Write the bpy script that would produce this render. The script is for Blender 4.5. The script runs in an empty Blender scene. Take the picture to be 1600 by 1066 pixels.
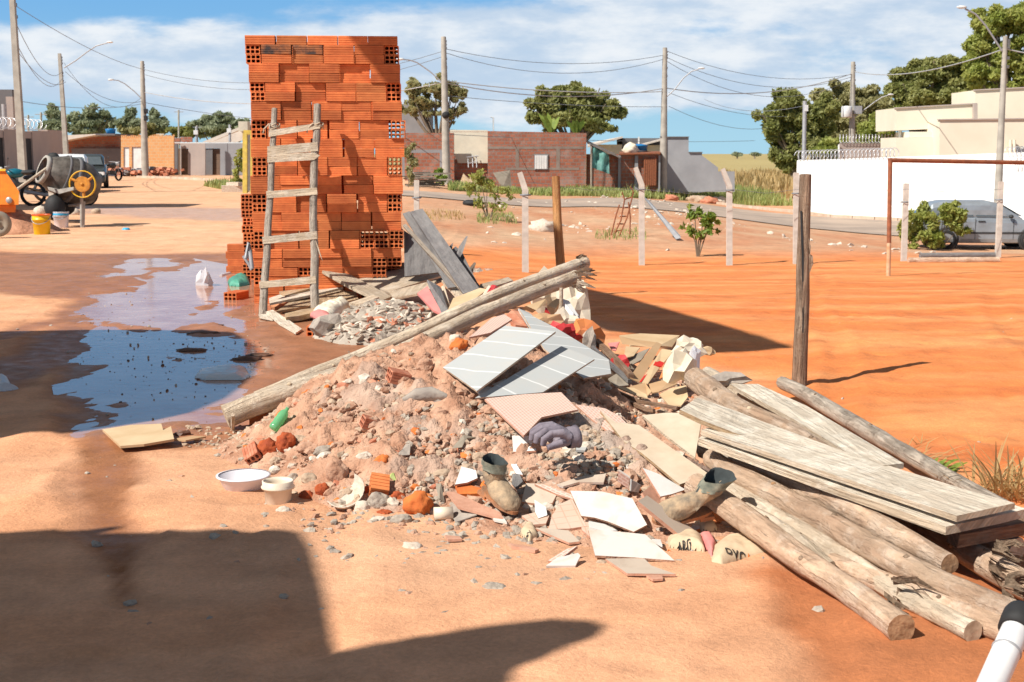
import bpy, bmesh, math, random
import numpy as np
from mathutils import Vector, Matrix, noise as mnoise
from mathutils.bvhtree import BVHTree
R = math.radians
random.seed(7); rng = np.random.default_rng(7)
scene = bpy.context.scene
COL = scene.collection

# ------------------------------------------------------------------ camera
FPX = 2100.0; PITCH = R(7.94); CAMZ = 1.45
cam_d = bpy.data.cameras.new('camera'); cam = bpy.data.objects.new('camera', cam_d); COL.objects.link(cam)
cam.location = (0, 0, CAMZ); cam.rotation_euler = (R(90)-PITCH, 0, 0)
cam_d.sensor_width = 36; cam_d.lens = FPX/1600*36; cam_d.clip_start = .1; cam_d.clip_end = 6000
cam_d.dof.use_dof = True; cam_d.dof.focus_distance = 6.4; cam_d.dof.aperture_fstop = 11.0
scene.camera = cam

# ------------------------------------------------------------------ sun, sky, exposure
SUN_EL = R(46); SD = Vector((-.82, -.57, 0)).normalized()          # horizontal direction towards the sun
SUNV = Vector((SD.x*math.cos(SUN_EL), SD.y*math.cos(SUN_EL), math.sin(SUN_EL)))
sl = bpy.data.lights.new('sun', 'SUN'); so = bpy.data.objects.new('sun', sl); COL.objects.link(so)
sl.energy = 5.0; sl.angle = R(.5); sl.color = (1, .95, .87)
so.rotation_euler = SUNV.to_track_quat('Z', 'Y').to_euler(); so.location = (-20, -15, 30)
scene.view_settings.view_transform = 'Standard'; scene.view_settings.look = 'None'
scene.view_settings.gamma = 1; scene.view_settings.exposure = .40

def build_world():
    w = bpy.data.worlds.new('World'); scene.world = w; w.use_nodes = True
    nt = w.node_tree; N = nt.nodes; L = nt.links; N.clear()
    def mth(op, a, b=None, c=None, clamp=False):
        n = N.new('ShaderNodeMath'); n.operation = op; n.use_clamp = clamp
        for i, v in enumerate((a, b, c)):
            if v is None: continue
            if isinstance(v, (int, float)): n.inputs[i].default_value = v
            else: L.new(v, n.inputs[i])
        return n.outputs[0]
    def sst(v, a, b):
        n = N.new('ShaderNodeMapRange'); n.interpolation_type = 'SMOOTHSTEP'
        L.new(v, n.inputs[0]); n.inputs[1].default_value = a; n.inputs[2].default_value = b
        return n.outputs[0]
    def mix(f, a, b):
        n = N.new('ShaderNodeMix'); n.data_type = 'RGBA'
        if isinstance(f, (int, float)): n.inputs[0].default_value = f
        else: L.new(f, n.inputs[0])
        for i, v in ((6, a), (7, b)):
            if isinstance(v, tuple): n.inputs[i].default_value = v+(1,)
            else: L.new(v, n.inputs[i])
        return n.outputs[2]
    tc = N.new('ShaderNodeTexCoord'); sep = N.new('ShaderNodeSeparateXYZ'); L.new(tc.outputs['Generated'], sep.inputs[0])
    X, Y, Z = sep.outputs
    sky = N.new('ShaderNodeTexSky'); sky.sky_type = 'NISHITA'; sky.sun_disc = False
    sky.sun_elevation = SUN_EL; sky.sun_rotation = math.atan2(SUNV.x, SUNV.y); sky.air_density = 1; sky.dust_density = .6; sky.ozone_density = 1.5
    # clear sky low over the horizon: deep cyan blue fading to pale blue
    low = mix(sst(Z, 0.0, .12), (5.8, 9.6, 11.8), (2.7, 6.5, 11.4))
    base = mix(sst(Z, .10, .75), low, sky.outputs[0])
    # clouds: wide flat streaks between about 1.5 and 6 degrees, thinner to the upper left
    el = mth('DIVIDE', Z, mth('MAXIMUM', mth('ABSOLUTE', Y), .15)); az = mth('DIVIDE', X, mth('MAXIMUM', mth('ABSOLUTE', Y), .15))
    def nz(sx, sy, off, det, rough=.55):
        cb = N.new('ShaderNodeCombineXYZ'); L.new(mth('MULTIPLY', az, sx), cb.inputs[0]); L.new(mth('MULTIPLY', el, sy), cb.inputs[1]); cb.inputs[2].default_value = off
        n = N.new('ShaderNodeTexNoise'); n.inputs['Scale'].default_value = 1; n.inputs['Detail'].default_value = det; n.inputs['Roughness'].default_value = rough
        L.new(cb.outputs[0], n.inputs['Vector']); return n.outputs[0]
    n1 = nz(6, 19, 3.1, 7); n2 = nz(13, 40, 7.7, 7, .6); n3 = nz(2.2, 7, 1.3, 3)
    top = mth('ADD', .092, mth('MULTIPLY', mth('ADD', az, .18), .09))       # upper edge of the bank rises to the right
    band = mth('MULTIPLY', sst(el, -.005, .045), mth('SUBTRACT', 1, sst(mth('SUBTRACT', el, top), -.018, .035)))
    clearlow = mth('MULTIPLY', sst(az, .0, .14), mth('SUBTRACT', 1, sst(el, .02, .055)))
    dens = mth('ADD', mth('ADD', mth('MULTIPLY', n1, 1.5), mth('MULTIPLY', n2, .55)), mth('ADD', mth('MULTIPLY', band, .62), mth('MULTIPLY', n3, .3)))
    dens = mth('SUBTRACT', dens, mth('MULTIPLY', clearlow, .42))
    cm = mth('MULTIPLY', sst(dens, 1.32, 1.66), mth('SUBTRACT', 1, sst(Z, .18, .5)))
    veil = mix(sst(Z, .2, .6), (0, 0, 0), (.75, .75, .75)); base = mix(mth('MULTIPLY', sst(Z, .18, .6), .62), base, (3.3, 3.0, 2.7))
    shade = mix(sst(n2, .35, .68), (7.6, 9.4, 11.6), (12.4, 12.9, 13.4))
    col = mix(mth('MULTIPLY', cm, .95), base, shade)
    bg = N.new('ShaderNodeBackground'); L.new(col, bg.inputs[0]); bg.inputs[1].default_value = .054
    out = N.new('ShaderNodeOutputWorld'); L.new(bg.outputs[0], out.inputs[0])
build_world()

# ------------------------------------------------------------------ terrain and pixel -> place helpers
def S(a, b, v):
    t = np.clip((np.asarray(v, float)-a)/(b-a), 0, 1); return t*t*(3-2*t)
def g(x, y):
    x = np.asarray(x, float); y = np.asarray(y, float)
    z = -.55*S(10, 26, y)*S(-5, 2, x) - .80*S(24, 40, y)*S(3, 13, x)
    z = z + 1.5*S(110, 480, y)*S(-20, 30, x) - .2*S(120, 300, y)
    return z
MOUNDS = [(-.3, 6.95, 1.08, 1.7, .45, 1.2), (.31, 5.85, .62, .8, .20, 1.3), (.7, 7.1, .75, .8, .09, 1.3),
          (-1.0, 6.55, .46, .55, .13, 1.2), (.2, 8.3, .65, .7, .28, 1.3), (.95, 8.1, .6, .6, .04, 1.2), (.45, 5.45, .75, .7, .05, 1.1),
          (-.98, 10.65, .62, .55, .27, 1.2), (-9.45, 25.0, 1.1, 1.2, .36, 1.2), (-10.6, 25.4, 1.8, 1.5, .42, 1.2)]
def M(x, y):
    x = np.asarray(x, float); y = np.asarray(y, float); o = np.zeros(np.broadcast(x, y).shape)
    for cx, cy, rx, ry, A, p in MOUNDS:
        r2 = ((x-cx)/rx)**2+((y-cy)/ry)**2
        o = np.maximum(o, A*np.clip(1-r2, 0, 1)**p)+.25*np.minimum(o, A*np.clip(1-r2, 0, 1)**p)
    return o
def H(x, y): return g(x, y)+M(x, y)
CP, SP = math.cos(PITCH), math.sin(PITCH)
def D(px, py, d):
    u = (px-800)/FPX*d; v = (533-py)/FPX*d
    return Vector((u, CP*d+SP*v, CAMZ-SP*d+CP*v))
def hit(px, py, f=H):
    lo = 1.0; d = 1.0
    while d < 900:
        P = D(px, py, d)
        if P.z <= float(f(P.x, P.y)): break
        lo = d; d *= 1.01
    for _ in range(24):
        m = (lo+d)/2; P = D(px, py, m)
        if P.z <= float(f(P.x, P.y)): d = m
        else: lo = m
    return D(px, py, d)
def gnd(px, py): return hit(px, py, g)
def atz(px, py, z):
    a = D(px, py, 1)-cam.location
    return cam.location+a*((z-CAMZ)/a.z)
def depth(P): return (Vector(P)-cam.location).dot(Vector((0, CP, -SP)))

# numpy value noise
def _h(ix, iy, s):
    n = (ix*374761393+iy*668265263+s*1442695041) & 0xffffffff
    n = ((n ^ (n >> 13))*1274126177) & 0xffffffff
    return ((n ^ (n >> 16)) & 0xffff)/65535.0
def vn(x, y, s=0):
    x = np.asarray(x, float); y = np.asarray(y, float)
    ix = np.floor(x).astype(np.int64); iy = np.floor(y).astype(np.int64); fx = x-ix; fy = y-iy
    fx = fx*fx*(3-2*fx); fy = fy*fy*(3-2*fy)
    a = _h(ix, iy, s); b = _h(ix+1, iy, s); c = _h(ix, iy+1, s); d = _h(ix+1, iy+1, s)
    return (a+(b-a)*fx)*(1-fy)+(c+(d-c)*fx)*fy
def fbm(x, y, s=0, o=4):
    t = 0; a = .5; n = 0
    for i in range(o):
        t = t+a*vn(x*2**i, y*2**i, s+i*17); n += a; a *= .5
    return t/n
def inpoly(x, y, poly):
    ins = np.zeros(x.shape, bool); n = len(poly)
    for i in range(n):
        x0, y0 = poly[i]; x1, y1 = poly[(i+1) % n]
        if y0 == y1: continue
        c = ((y0 > y) != (y1 > y)) & (x < (x1-x0)*(y-y0)/(y1-y0)+x0); ins ^= c
    return ins
def sdist(x, y, poly):
    d = np.full(x.shape, 1e9)
    for i in range(len(poly)):
        ax, ay = poly[i]; bx, by = poly[(i+1) % len(poly)]
        ex, ey = bx-ax, by-ay; t = np.clip(((x-ax)*ex+(y-ay)*ey)/(ex*ex+ey*ey+1e-9), 0, 1)
        d = np.minimum(d, np.hypot(x-ax-t*ex, y-ay-t*ey))
    return np.where(inpoly(x, y, poly), d, -d)

# ------------------------------------------------------------------ materials
def mat(name, c, c2=None, scale=8, rough=.85, bump=.0, bscale=None, metal=0, spec=.4, coord='Object', stretch=None, detail=6, dist=.0, c3=None, rnd=0, trans=0, bdist=.01, lo=.35, hi=.65, alpha=None, transm=0):
    m = bpy.data.materials.new(name); m.use_nodes = True; nt = m.node_tree; N = nt.nodes; L = nt.links
    b = N['Principled BSDF']; b.inputs['Roughness'].default_value = rough; b.inputs['Metallic'].default_value = metal
    b.inputs['Specular IOR Level'].default_value = spec
    if transm: b.inputs['Transmission Weight'].default_value = transm
    tc = N.new('ShaderNodeTexCoord'); mp = N.new('ShaderNodeMapping'); L.new(tc.outputs[coord], mp.inputs[0])
    if stretch: mp.inputs['Scale'].default_value = stretch
    if rnd:
        oi = N.new('ShaderNodeObjectInfo'); mu = N.new('ShaderNodeMath'); mu.operation = 'MULTIPLY'; L.new(oi.outputs['Random'], mu.inputs[0]); mu.inputs[1].default_value = 37
        cb = N.new('ShaderNodeCombineXYZ')
        for i in range(3): L.new(mu.outputs[0], cb.inputs[i])
        L.new(cb.outputs[0], mp.inputs['Location'])
    nz = N.new('ShaderNodeTexNoise'); nz.inputs['Scale'].default_value = scale; nz.inputs['Detail'].default_value = detail; nz.inputs['Roughness'].default_value = .6
    nz.inputs['Distortion'].default_value = dist
    L.new(mp.outputs[0], nz.inputs['Vector'])
    cr = N.new('ShaderNodeValToRGB'); L.new(nz.outputs[0], cr.inputs[0])
    c2 = c2 or tuple(v*.75 for v in c)
    cr.color_ramp.elements[0].position = lo; cr.color_ramp.elements[1].position = hi
    cr.color_ramp.elements[0].color = c2+(1,); cr.color_ramp.elements[1].color = c+(1,)
    if c3:
        e = cr.color_ramp.elements.new(min(.95, hi+.12)); e.color = c3+(1,)
    colout = cr.outputs[0]
    if rnd:
        hs = N.new('ShaderNodeHueSaturation'); mr = N.new('ShaderNodeMapRange'); L.new(oi.outputs['Random'], mr.inputs[0]); mr.inputs[3].default_value = 1-rnd; mr.inputs[4].default_value = 1+rnd
        L.new(mr.outputs[0], hs.inputs['Value']); L.new(colout, hs.inputs['Color']); colout = hs.outputs[0]
    L.new(colout, b.inputs['Base Color'])
    if bump:
        n2 = N.new('ShaderNodeTexNoise'); n2.inputs['Scale'].default_value = bscale or scale*3; n2.inputs['Detail'].default_value = 5; L.new(mp.outputs[0], n2.inputs['Vector'])
        bp = N.new('ShaderNodeBump'); bp.inputs['Strength'].default_value = bump; bp.inputs['Distance'].default_value = bdist; L.new(n2.outputs[0], bp.inputs['Height']); L.new(bp.outputs[0], b.inputs['Normal'])
    if trans:
        tr = N.new('ShaderNodeBsdfTranslucent'); L.new(colout, tr.inputs[0]); ms = N.new('ShaderNodeMixShader'); ms.inputs[0].default_value = trans
        L.new(b.outputs[0], ms.inputs[1]); L.new(tr.outputs[0], ms.inputs[2]); L.new(ms.outputs[0], N['Material Output'].inputs[0])
    if alpha is not None: b.inputs['Alpha'].default_value = alpha
    return m

def brick_mat(name, c1, c2, mortar, bw=.3, bh=.1, ms=.012, xz=True, smear=.35, smearcol=(.35, .33, .3)):
    m = bpy.data.materials.new(name); m.use_nodes = True; nt = m.node_tree; N = nt.nodes; L = nt.links; b = N['Principled BSDF']; b.inputs['Roughness'].default_value = .9
    tc = N.new('ShaderNodeTexCoord'); mp = N.new('ShaderNodeMapping'); L.new(tc.outputs['Object'], mp.inputs[0])
    if xz: mp.inputs['Rotation'].default_value = (R(-90), 0, 0)
    br = N.new('ShaderNodeTexBrick'); br.inputs['Scale'].default_value = 1; br.inputs['Brick Width'].default_value = bw; br.inputs['Row Height'].default_value = bh
    br.inputs['Mortar Size'].default_value = ms; br.inputs['Color1'].default_value = c1+(1,); br.inputs['Color2'].default_value = c2+(1,); br.inputs['Mortar'].default_value = mortar+(1,); br.inputs['Bias'].default_value = -.1
    L.new(mp.outputs[0], br.inputs['Vector'])
    nz = N.new('ShaderNodeTexNoise'); nz.inputs['Scale'].default_value = 1.3; nz.inputs['Detail'].default_value = 8; nz.inputs['Roughness'].default_value = .7; L.new(tc.outputs['Object'], nz.inputs['Vector'])
    mr = N.new('ShaderNodeMapRange'); mr.inputs[1].default_value = .5; mr.inputs[2].default_value = .62; mr.inputs[4].default_value = smear; L.new(nz.outputs[0], mr.inputs[0])
    mx = N.new('ShaderNodeMix'); mx.data_type = 'RGBA'; L.new(mr.outputs[0], mx.inputs[0]); L.new(br.outputs[0], mx.inputs[6]); mx.inputs[7].default_value = smearcol+(1,)
    L.new(mx.outputs[2], b.inputs['Base Color'])
    bp = N.new('ShaderNodeBump'); bp.inputs['Strength'].default_value = .6; bp.inputs['Distance'].default_value = .01; bp.invert = True; L.new(br.outputs['Fac'], bp.inputs['Height']); L.new(bp.outputs[0], b.inputs['Normal'])
    return m

def wood_mat(name, light, dark, dust=(.66, .58, .48), damt=.5, crack=(.06, .045, .035), sv=24, rnd=.1, crackamt=.9, blotch=None, bs=1.0):
    m = bpy.data.materials.new(name); m.use_nodes = True; nt = m.node_tree; N = nt.nodes; L = nt.links; b = N['Principled BSDF']; b.inputs['Roughness'].default_value = .93; b.inputs['Specular IOR Level'].default_value = .2
    tc = N.new('ShaderNodeTexCoord'); oi = N.new('ShaderNodeObjectInfo'); mu = N.new('ShaderNodeMath'); mu.operation = 'MULTIPLY'; L.new(oi.outputs['Random'], mu.inputs[0]); mu.inputs[1].default_value = 53
    cb = N.new('ShaderNodeCombineXYZ')
    for i in range(3): L.new(mu.outputs[0], cb.inputs[i])
    def nz(coord, st, sc, det, ro=.6, di=0):
        mp = N.new('ShaderNodeMapping'); L.new(tc.outputs[coord], mp.inputs[0]); mp.inputs['Scale'].default_value = st; L.new(cb.outputs[0], mp.inputs['Location'])
        n = N.new('ShaderNodeTexNoise'); n.inputs['Scale'].default_value = sc; n.inputs['Detail'].default_value = det; n.inputs['Roughness'].default_value = ro; n.inputs['Distortion'].default_value = di; L.new(mp.outputs[0], n.inputs['Vector']); return n.outputs[0]
    def mr(v, a, b_, c=0, d=1):
        k = N.new('ShaderNodeMapRange'); k.interpolation_type = 'SMOOTHSTEP'; L.new(v, k.inputs[0]); k.inputs[1].default_value = a; k.inputs[2].default_value = b_; k.inputs[3].default_value = c; k.inputs[4].default_value = d; return k.outputs[0]
    def mix(f, a, b_):
        n = N.new('ShaderNodeMix'); n.data_type = 'RGBA'; L.new(f, n.inputs[0])
        for i, v in ((6, a), (7, b_)):
            if isinstance(v, tuple): n.inputs[i].default_value = v+(1,)
            else: L.new(v, n.inputs[i])
        return n.outputs[2]
    g1 = nz('UV', (1.0, sv, 1), 2.0, 8, .62, .25); g2 = nz('UV', (2.2, sv*2.6, 1), 2.6, 7, .65, .4); bl = nz('Object', (1, 1, 1), 5.5, 9, .68, .6); fine = nz('Object', (1, 1, 1), 45, 5, .7); big = nz('Object', (1, 1, 1), 1.7, 4)
    col = mix(mr(g1, .36, .62), dark, light); col = mix(mr(big, .35, .65, 0, .35), col, tuple(v*.62 for v in light))
    if blotch: col = mix(mr(bl, .54, .66, 0, .75), col, blotch)
    col = mix(mr(nz('Object', (1, 1, 1), 8, 10, .75), .45, .62, 0, damt), col, dust)
    col = mix(mr(g2, .30, .345, crackamt, 0), col, crack); col = mix(mr(fine, .27, .33, .7, 0), col, crack)
    hs = N.new('ShaderNodeHueSaturation'); L.new(mr(oi.outputs['Random'], 0, 1, 1-rnd, 1+rnd), hs.inputs['Value']); L.new(col, hs.inputs['Color']); L.new(hs.outputs[0], b.inputs['Base Color'])
    ad = N.new('ShaderNodeMath'); ad.operation = 'ADD'; L.new(mr(g2, .28, .6, 0, 1), ad.inputs[0]); L.new(mr(bl, .3, .7, 0, 1.2), ad.inputs[1])
    bp = N.new('ShaderNodeBump'); bp.inputs['Strength'].default_value = .9*bs; bp.inputs['Distance'].default_value = .006; L.new(ad.outputs[0], bp.inputs['Height']); L.new(bp.outputs[0], b.inputs['Normal'])
    return m

def leaf_mat(name, c1, c2):
    m = bpy.data.materials.new(name); m.use_nodes = True; nt = m.node_tree; N = nt.nodes; L = nt.links; b = N['Principled BSDF']; b.inputs['Roughness'].default_value = .6
    at = N.new('ShaderNodeAttribute'); at.attribute_name = 'tint'
    mx = N.new('ShaderNodeMix'); mx.data_type = 'RGBA'; L.new(at.outputs['Fac'], mx.inputs[0]); mx.inputs[6].default_value = c1+(1,); mx.inputs[7].default_value = c2+(1,)
    L.new(mx.outputs[2], b.inputs['Base Color'])
    tr = N.new('ShaderNodeBsdfTranslucent'); L.new(mx.outputs[2], tr.inputs[0]); ms = N.new('ShaderNodeMixShader'); ms.inputs[0].default_value = .45
    L.new(b.outputs[0], ms.inputs[1]); L.new(tr.outputs[0], ms.inputs[2]); L.new(ms.outputs[0], N['Material Output'].inputs[0])
    return m

def tile_mat(name, base, line, kind, rough=.35, dust=(.55, .42, .32), damt=.5):
    m = bpy.data.materials.new(name); m.use_nodes = True; nt = m.node_tree; N = nt.nodes; L = nt.links; b = N['Principled BSDF']; b.inputs['Roughness'].default_value = rough
    tc = N.new('ShaderNodeTexCoord'); mp = N.new('ShaderNodeMapping'); L.new(tc.outputs['UV'], mp.inputs[0])
    if kind == 'vein':
        w = N.new('ShaderNodeTexWave'); w.wave_type = 'BANDS'; w.bands_direction = 'X'; w.inputs['Scale'].default_value = 1.9; w.inputs['Distortion'].default_value = 2.2; w.inputs['Detail'].default_value = 3; w.inputs['Detail Scale'].default_value = 1.2
        L.new(mp.outputs[0], w.inputs['Vector']); cr = N.new('ShaderNodeValToRGB'); L.new(w.outputs[1], cr.inputs[0])
        cr.color_ramp.elements[0].position = .984; cr.color_ramp.elements[1].position = .998; cr.color_ramp.elements[0].color = (0, 0, 0, 1); cr.color_ramp.elements[1].color = (.85, .85, .85, 1); f = cr.outputs[0]
    elif kind == 'grid':
        w = N.new('ShaderNodeTexBrick'); w.inputs['Scale'].default_value = 1; w.offset = 0 if name.endswith('square') else .5
        w.inputs['Brick Width'].default_value = .028 if w.offset else .05; w.inputs['Row Height'].default_value = .014 if w.offset else .05; w.inputs['Mortar Size'].default_value = .003; w.inputs['Mortar Smooth'].default_value = .3
        L.new(mp.outputs[0], w.inputs['Vector']); f = w.outputs['Fac']
    else:
        w = N.new('ShaderNodeTexNoise'); w.inputs['Scale'].default_value = 6; w.inputs['Detail'].default_value = 8; w.inputs['Distortion'].default_value = 1.5; L.new(mp.outputs[0], w.inputs['Vector'])
        cr = N.new('ShaderNodeValToRGB'); L.new(w.outputs[0], cr.inputs[0]); cr.color_ramp.elements[0].position = .5; cr.color_ramp.elements[1].position = .7; f = cr.outputs[0]
    mx = N.new('ShaderNodeMix'); mx.data_type = 'RGBA'; L.new(f, mx.inputs[0]); mx.inputs[6].default_value = base+(1,); mx.inputs[7].default_value = line+(1,)
    nz = N.new('ShaderNodeTexNoise'); nz.inputs['Scale'].default_value = 5; nz.inputs['Detail'].default_value = 9; nz.inputs['Roughness'].default_value = .75; L.new(tc.outputs['Object'], nz.inputs['Vector'])
    mr = N.new('ShaderNodeMapRange'); mr.inputs[1].default_value = .46; mr.inputs[2].default_value = .68; mr.inputs[4].default_value = damt; L.new(nz.outputs[0], mr.inputs[0])
    m2 = N.new('ShaderNodeMix'); m2.data_type = 'RGBA'; L.new(mr.outputs[0], m2.inputs[0]); L.new(mx.outputs[2], m2.inputs[6]); m2.inputs[7].default_value = dust+(1,)
    L.new(m2.outputs[2], b.inputs['Base Color'])
    mr2 = N.new('ShaderNodeMapRange'); mr2.inputs[1].default_value = .4; mr2.inputs[2].default_value = .6; mr2.inputs[3].default_value = rough; mr2.inputs[4].default_value = .8; L.new(nz.outputs[0], mr2.inputs[0]); L.new(mr2.outputs[0], b.inputs['Roughness'])
    return m

Mt = {}
def setup_mats():
    Mt['wood_pale'] = wood_mat('pale weathered wood', (.64, .51, .37), (.44, .34, .24), sv=16)
    Mt['wood_white'] = wood_mat('cement dusted wood', (.68, .59, .47), (.54, .45, .35), dust=(.76, .69, .58), damt=.75, sv=9, rnd=.05, crackamt=.6)
    Mt['wood_tan'] = wood_mat('tan wood', (.56, .385, .225), (.36, .235, .135), sv=16, damt=.3)
    Mt['wood_grey'] = wood_mat('grey weathered wood', (.36, .30, .24), (.2, .16, .125), dust=(.45, .4, .34), sv=20, damt=.3)
    Mt['wood_dark'] = wood_mat('dark grey plywood', (.20, .19, .185), (.14, .13, .13), dust=(.27, .25, .24), damt=.35, sv=6, crackamt=.3)
    Mt['wood_brown'] = wood_mat('brown wood', (.33, .2, .125), (.2, .11, .07), dust=(.45, .36, .28), damt=.3, sv=18)
    Mt['wood_rust'] = wood_mat('reddish split wood', (.64, .33, .13), (.34, .15, .06), dust=(.62, .4, .22), damt=.25, sv=14)
    Mt['wood_post'] = wood_mat('cracked post wood', (.42, .28, .19), (.2, .13, .09), dust=(.5, .4, .3), damt=.3, sv=12, bs=1.6)
    Mt['log_tan'] = wood_mat('peeled log', (.64, .45, .31), (.46, .30, .20), dust=(.68, .54, .42), damt=.6, sv=5, rnd=.12, blotch=(.38, .24, .16), bs=1.5, crackamt=.6)
    Mt['log_pale'] = wood_mat('pale dry log', (.68, .55, .41), (.50, .39, .28), dust=(.72, .62, .5), damt=.6, sv=6, rnd=.08, blotch=(.46, .35, .25), bs=1.5, crackamt=.7)
    Mt['log_grey'] = wood_mat('grey dry log', (.50, .42, .34), (.32, .26, .21), dust=(.58, .51, .43), damt=.45, sv=9, rnd=.1, blotch=(.2, .16, .13), bs=1.6)
    Mt['log_end'] = mat('cut end wood', (.5, .3, .16), (.25, .13, .06), scale=30, bump=.8, bscale=50, bdist=.006)
    Mt['log_end_pale'] = mat('pale cut end wood', (.62, .5, .35), (.4, .3, .2), scale=30, bump=.5, bscale=50, bdist=.004)
    Mt['bark'] = mat('torn bark', (.3, .21, .14), (.12, .08, .05), scale=30, bump=.8)
    Mt['brick'] = mat('new red clay', (.74, .215, .065), (.58, .145, .045), scale=9, rough=.8, rnd=.3, bump=.25, bscale=120, bdist=.002)
    Mt['brick_orange'] = mat('orange clay', (.66, .22, .07), (.55, .16, .05), scale=9, rough=.8, rnd=.15, bump=.25, bscale=120, bdist=.002)
    Mt['brick_burnt'] = mat('kiln darkened clay', (.42, .15, .055), (.07, .05, .045), scale=7, rough=.8, rnd=.1, bump=.25, bscale=120, bdist=.002, lo=.42, hi=.62)
    Mt['brick_dusty'] = mat('dusty broken clay', (.58, .27, .17), (.4, .12, .06), scale=14, rough=.9, bump=.5, bscale=60, bdist=.004)
    Mt['clay_red'] = mat('red clay lump', (.50, .11, .03), (.28, .055, .02), scale=16, rough=.95, bump=1, bscale=45, bdist=.01, c3=(.55, .2, .08))
    Mt['clay_orange'] = mat('orange clay lump', (.66, .2, .045), (.5, .12, .03), scale=10, rough=.95, bump=.6, bscale=45, bdist=.006)
    Mt['stone_grey'] = mat('grey mortar lump', (.47, .40, .32), (.27, .22, .18), scale=18, rough=.95, bump=1, bscale=60, bdist=.008)
    Mt['stone_tan'] = mat('tan mortar lump', (.52, .40, .29), (.36, .25, .17), scale=14, rough=.95, bump=.9, bscale=50, bdist=.008)
    Mt['stone_pink'] = mat('pink dusty lump', (.54, .345, .24), (.38, .2, .125), scale=14, rough=.95, bump=1, bscale=50, bdist=.01)
    Mt['stone_white'] = mat('pale plaster lump', (.68, .6, .5), (.5, .4, .31), scale=18, rough=.95, bump=.8, bscale=60, bdist=.006)
    Mt['marble'] = tile_mat('grey veined tile', (.43, .44, .43), (.70, .70, .68), 'vein', .62, damt=.35, dust=(.48, .42, .36))
    Mt['tile_white'] = mat('white tile glaze', (.76, .75, .73), (.66, .63, .58), scale=5, rough=.25)
    Mt['tile_cream'] = tile_mat('dusty cream tile', (.66, .61, .56), (.6, .47, .38), 'mottle', .35, damt=.3, dust=(.62, .5, .38))
    Mt['tile_pink'] = tile_mat('pink tile back', (.56, .33, .26), (.68, .5, .42), 'grid', .8, damt=.4, dust=(.6, .48, .38))
    Mt['tile_square'] = tile_mat('clay tile back square', (.60, .42, .32), (.52, .33, .24), 'grid', .85, damt=.4, dust=(.6, .5, .4))
    Mt['tile_tan'] = tile_mat('dusty tan tile', (.52, .42, .33), (.44, .34, .26), 'mottle', .8, damt=.6, dust=(.5, .42, .33))
    Mt['tile_clay'] = mat('clay tile body', (.58, .32, .22), (.46, .23, .15), scale=16, rough=.9, bump=.3)
    Mt['concrete'] = mat('precast concrete', (.56, .52, .46), (.44, .40, .35), scale=9, rough=.9, bump=.3, bscale=60)
    Mt['pole'] = mat('pole concrete', (.42, .385, .33), (.31, .28, .24), scale=2.5, rough=.9)
    Mt['cement'] = mat('grey cement render', (.30, .30, .31), (.24, .24, .25), scale=.8, rough=.92, detail=9)
    Mt['cement_dark'] = mat('dark grey render', (.17, .165, .17), (.12, .115, .12), scale=.7, rough=.92, detail=9)
    Mt['cement_warm'] = mat('pinkish render', (.42, .35, .31), (.36, .3, .27), scale=.8, rough=.92)
    Mt['white_wall'] = mat('limewashed wall', (.90, .89, .86), (.74, .68, .6), scale=.55, rough=.9, detail=10, lo=.3, hi=.42)
    Mt['beige'] = mat('beige render', (.76, .69, .55), (.68, .6, .47), scale=.35, rough=.9, detail=8)
    Mt['cream'] = mat('cream render', (.62, .57, .45), (.5, .46, .37), scale=1.2, rough=.9, detail=9)
    Mt['brickwall'] = brick_mat('red block wall', (.36, .125, .07), (.25, .085, .05), (.22, .16, .13), .3, .19, .02)
    Mt['brickorange'] = brick_mat('orange block wall', (.66, .33, .13), (.6, .27, .1), (.6, .4, .22), .3, .2, .018, smear=.2, smearcol=(.66, .5, .3))
    Mt['roof'] = mat('fibre cement roof', (.60, .54, .47), (.5, .44, .38), scale=2, rough=.9)
    Mt['roof_dark'] = mat('dark roof edge', (.2, .17, .15), (.13, .11, .1), scale=4)
    Mt['gate_brown'] = mat('brown slat gate', (.19, .12, .08), (.12, .075, .05), coord='Object', stretch=(.05, 1, 14), scale=3, rough=.6)
    Mt['door_white'] = mat('white door paint', (.74, .74, .72), (.62, .62, .6), scale=3, rough=.5)
    Mt['dark'] = mat('dark opening', (.03, .03, .033), (.02, .02, .02), scale=3)
    Mt['tarp_green'] = mat('green tarpaulin', (.12, .3, .26), (.05, .14, .13), scale=2.5, rough=.6, dist=1, bump=.4, bdist=.05, bscale=4)
    Mt['blue_tank'] = mat('blue plastic tank', (.02, .25, .55), (.015, .15, .4), scale=2, rough=.4)
    Mt['yellow'] = mat('yellow paint', (.80, .48, .02), (.7, .38, .015), scale=8, rough=.5)
    Mt['yellow_old'] = mat('old yellow paint', (.62, .47, .08), (.45, .33, .08), scale=5, rough=.6)
    Mt['orange'] = mat('orange paint', (.85, .24, .01), (.7, .17, .01), scale=6, rough=.5)
    Mt['hub_orange'] = mat('dirty orange hub', (.66, .27, .03), (.42, .17, .03), scale=14, rough=.7)
    Mt['steel'] = mat('dirty steel', (.16, .14, .12), (.07, .06, .05), scale=9, rough=.55, metal=.3, c3=(.25, .22, .18))
    Mt['steel_grey'] = mat('cement caked steel', (.42, .40, .36), (.28, .26, .23), scale=9, rough=.8)
    Mt['rust'] = mat('rusty pipe', (.32, .11, .05), (.2, .07, .035), scale=12, rough=.85)
    Mt['rust_pale'] = mat('worn pipe paint', (.62, .47, .32), (.5, .25, .12), scale=6, rough=.7)
    Mt['wire'] = mat('cable', (.2, .22, .25), (.16, .18, .2), rough=.6)
    Mt['wire_pale'] = mat('bare aluminium cable', (.5, .5, .5), (.4, .4, .4), rough=.5)
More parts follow.
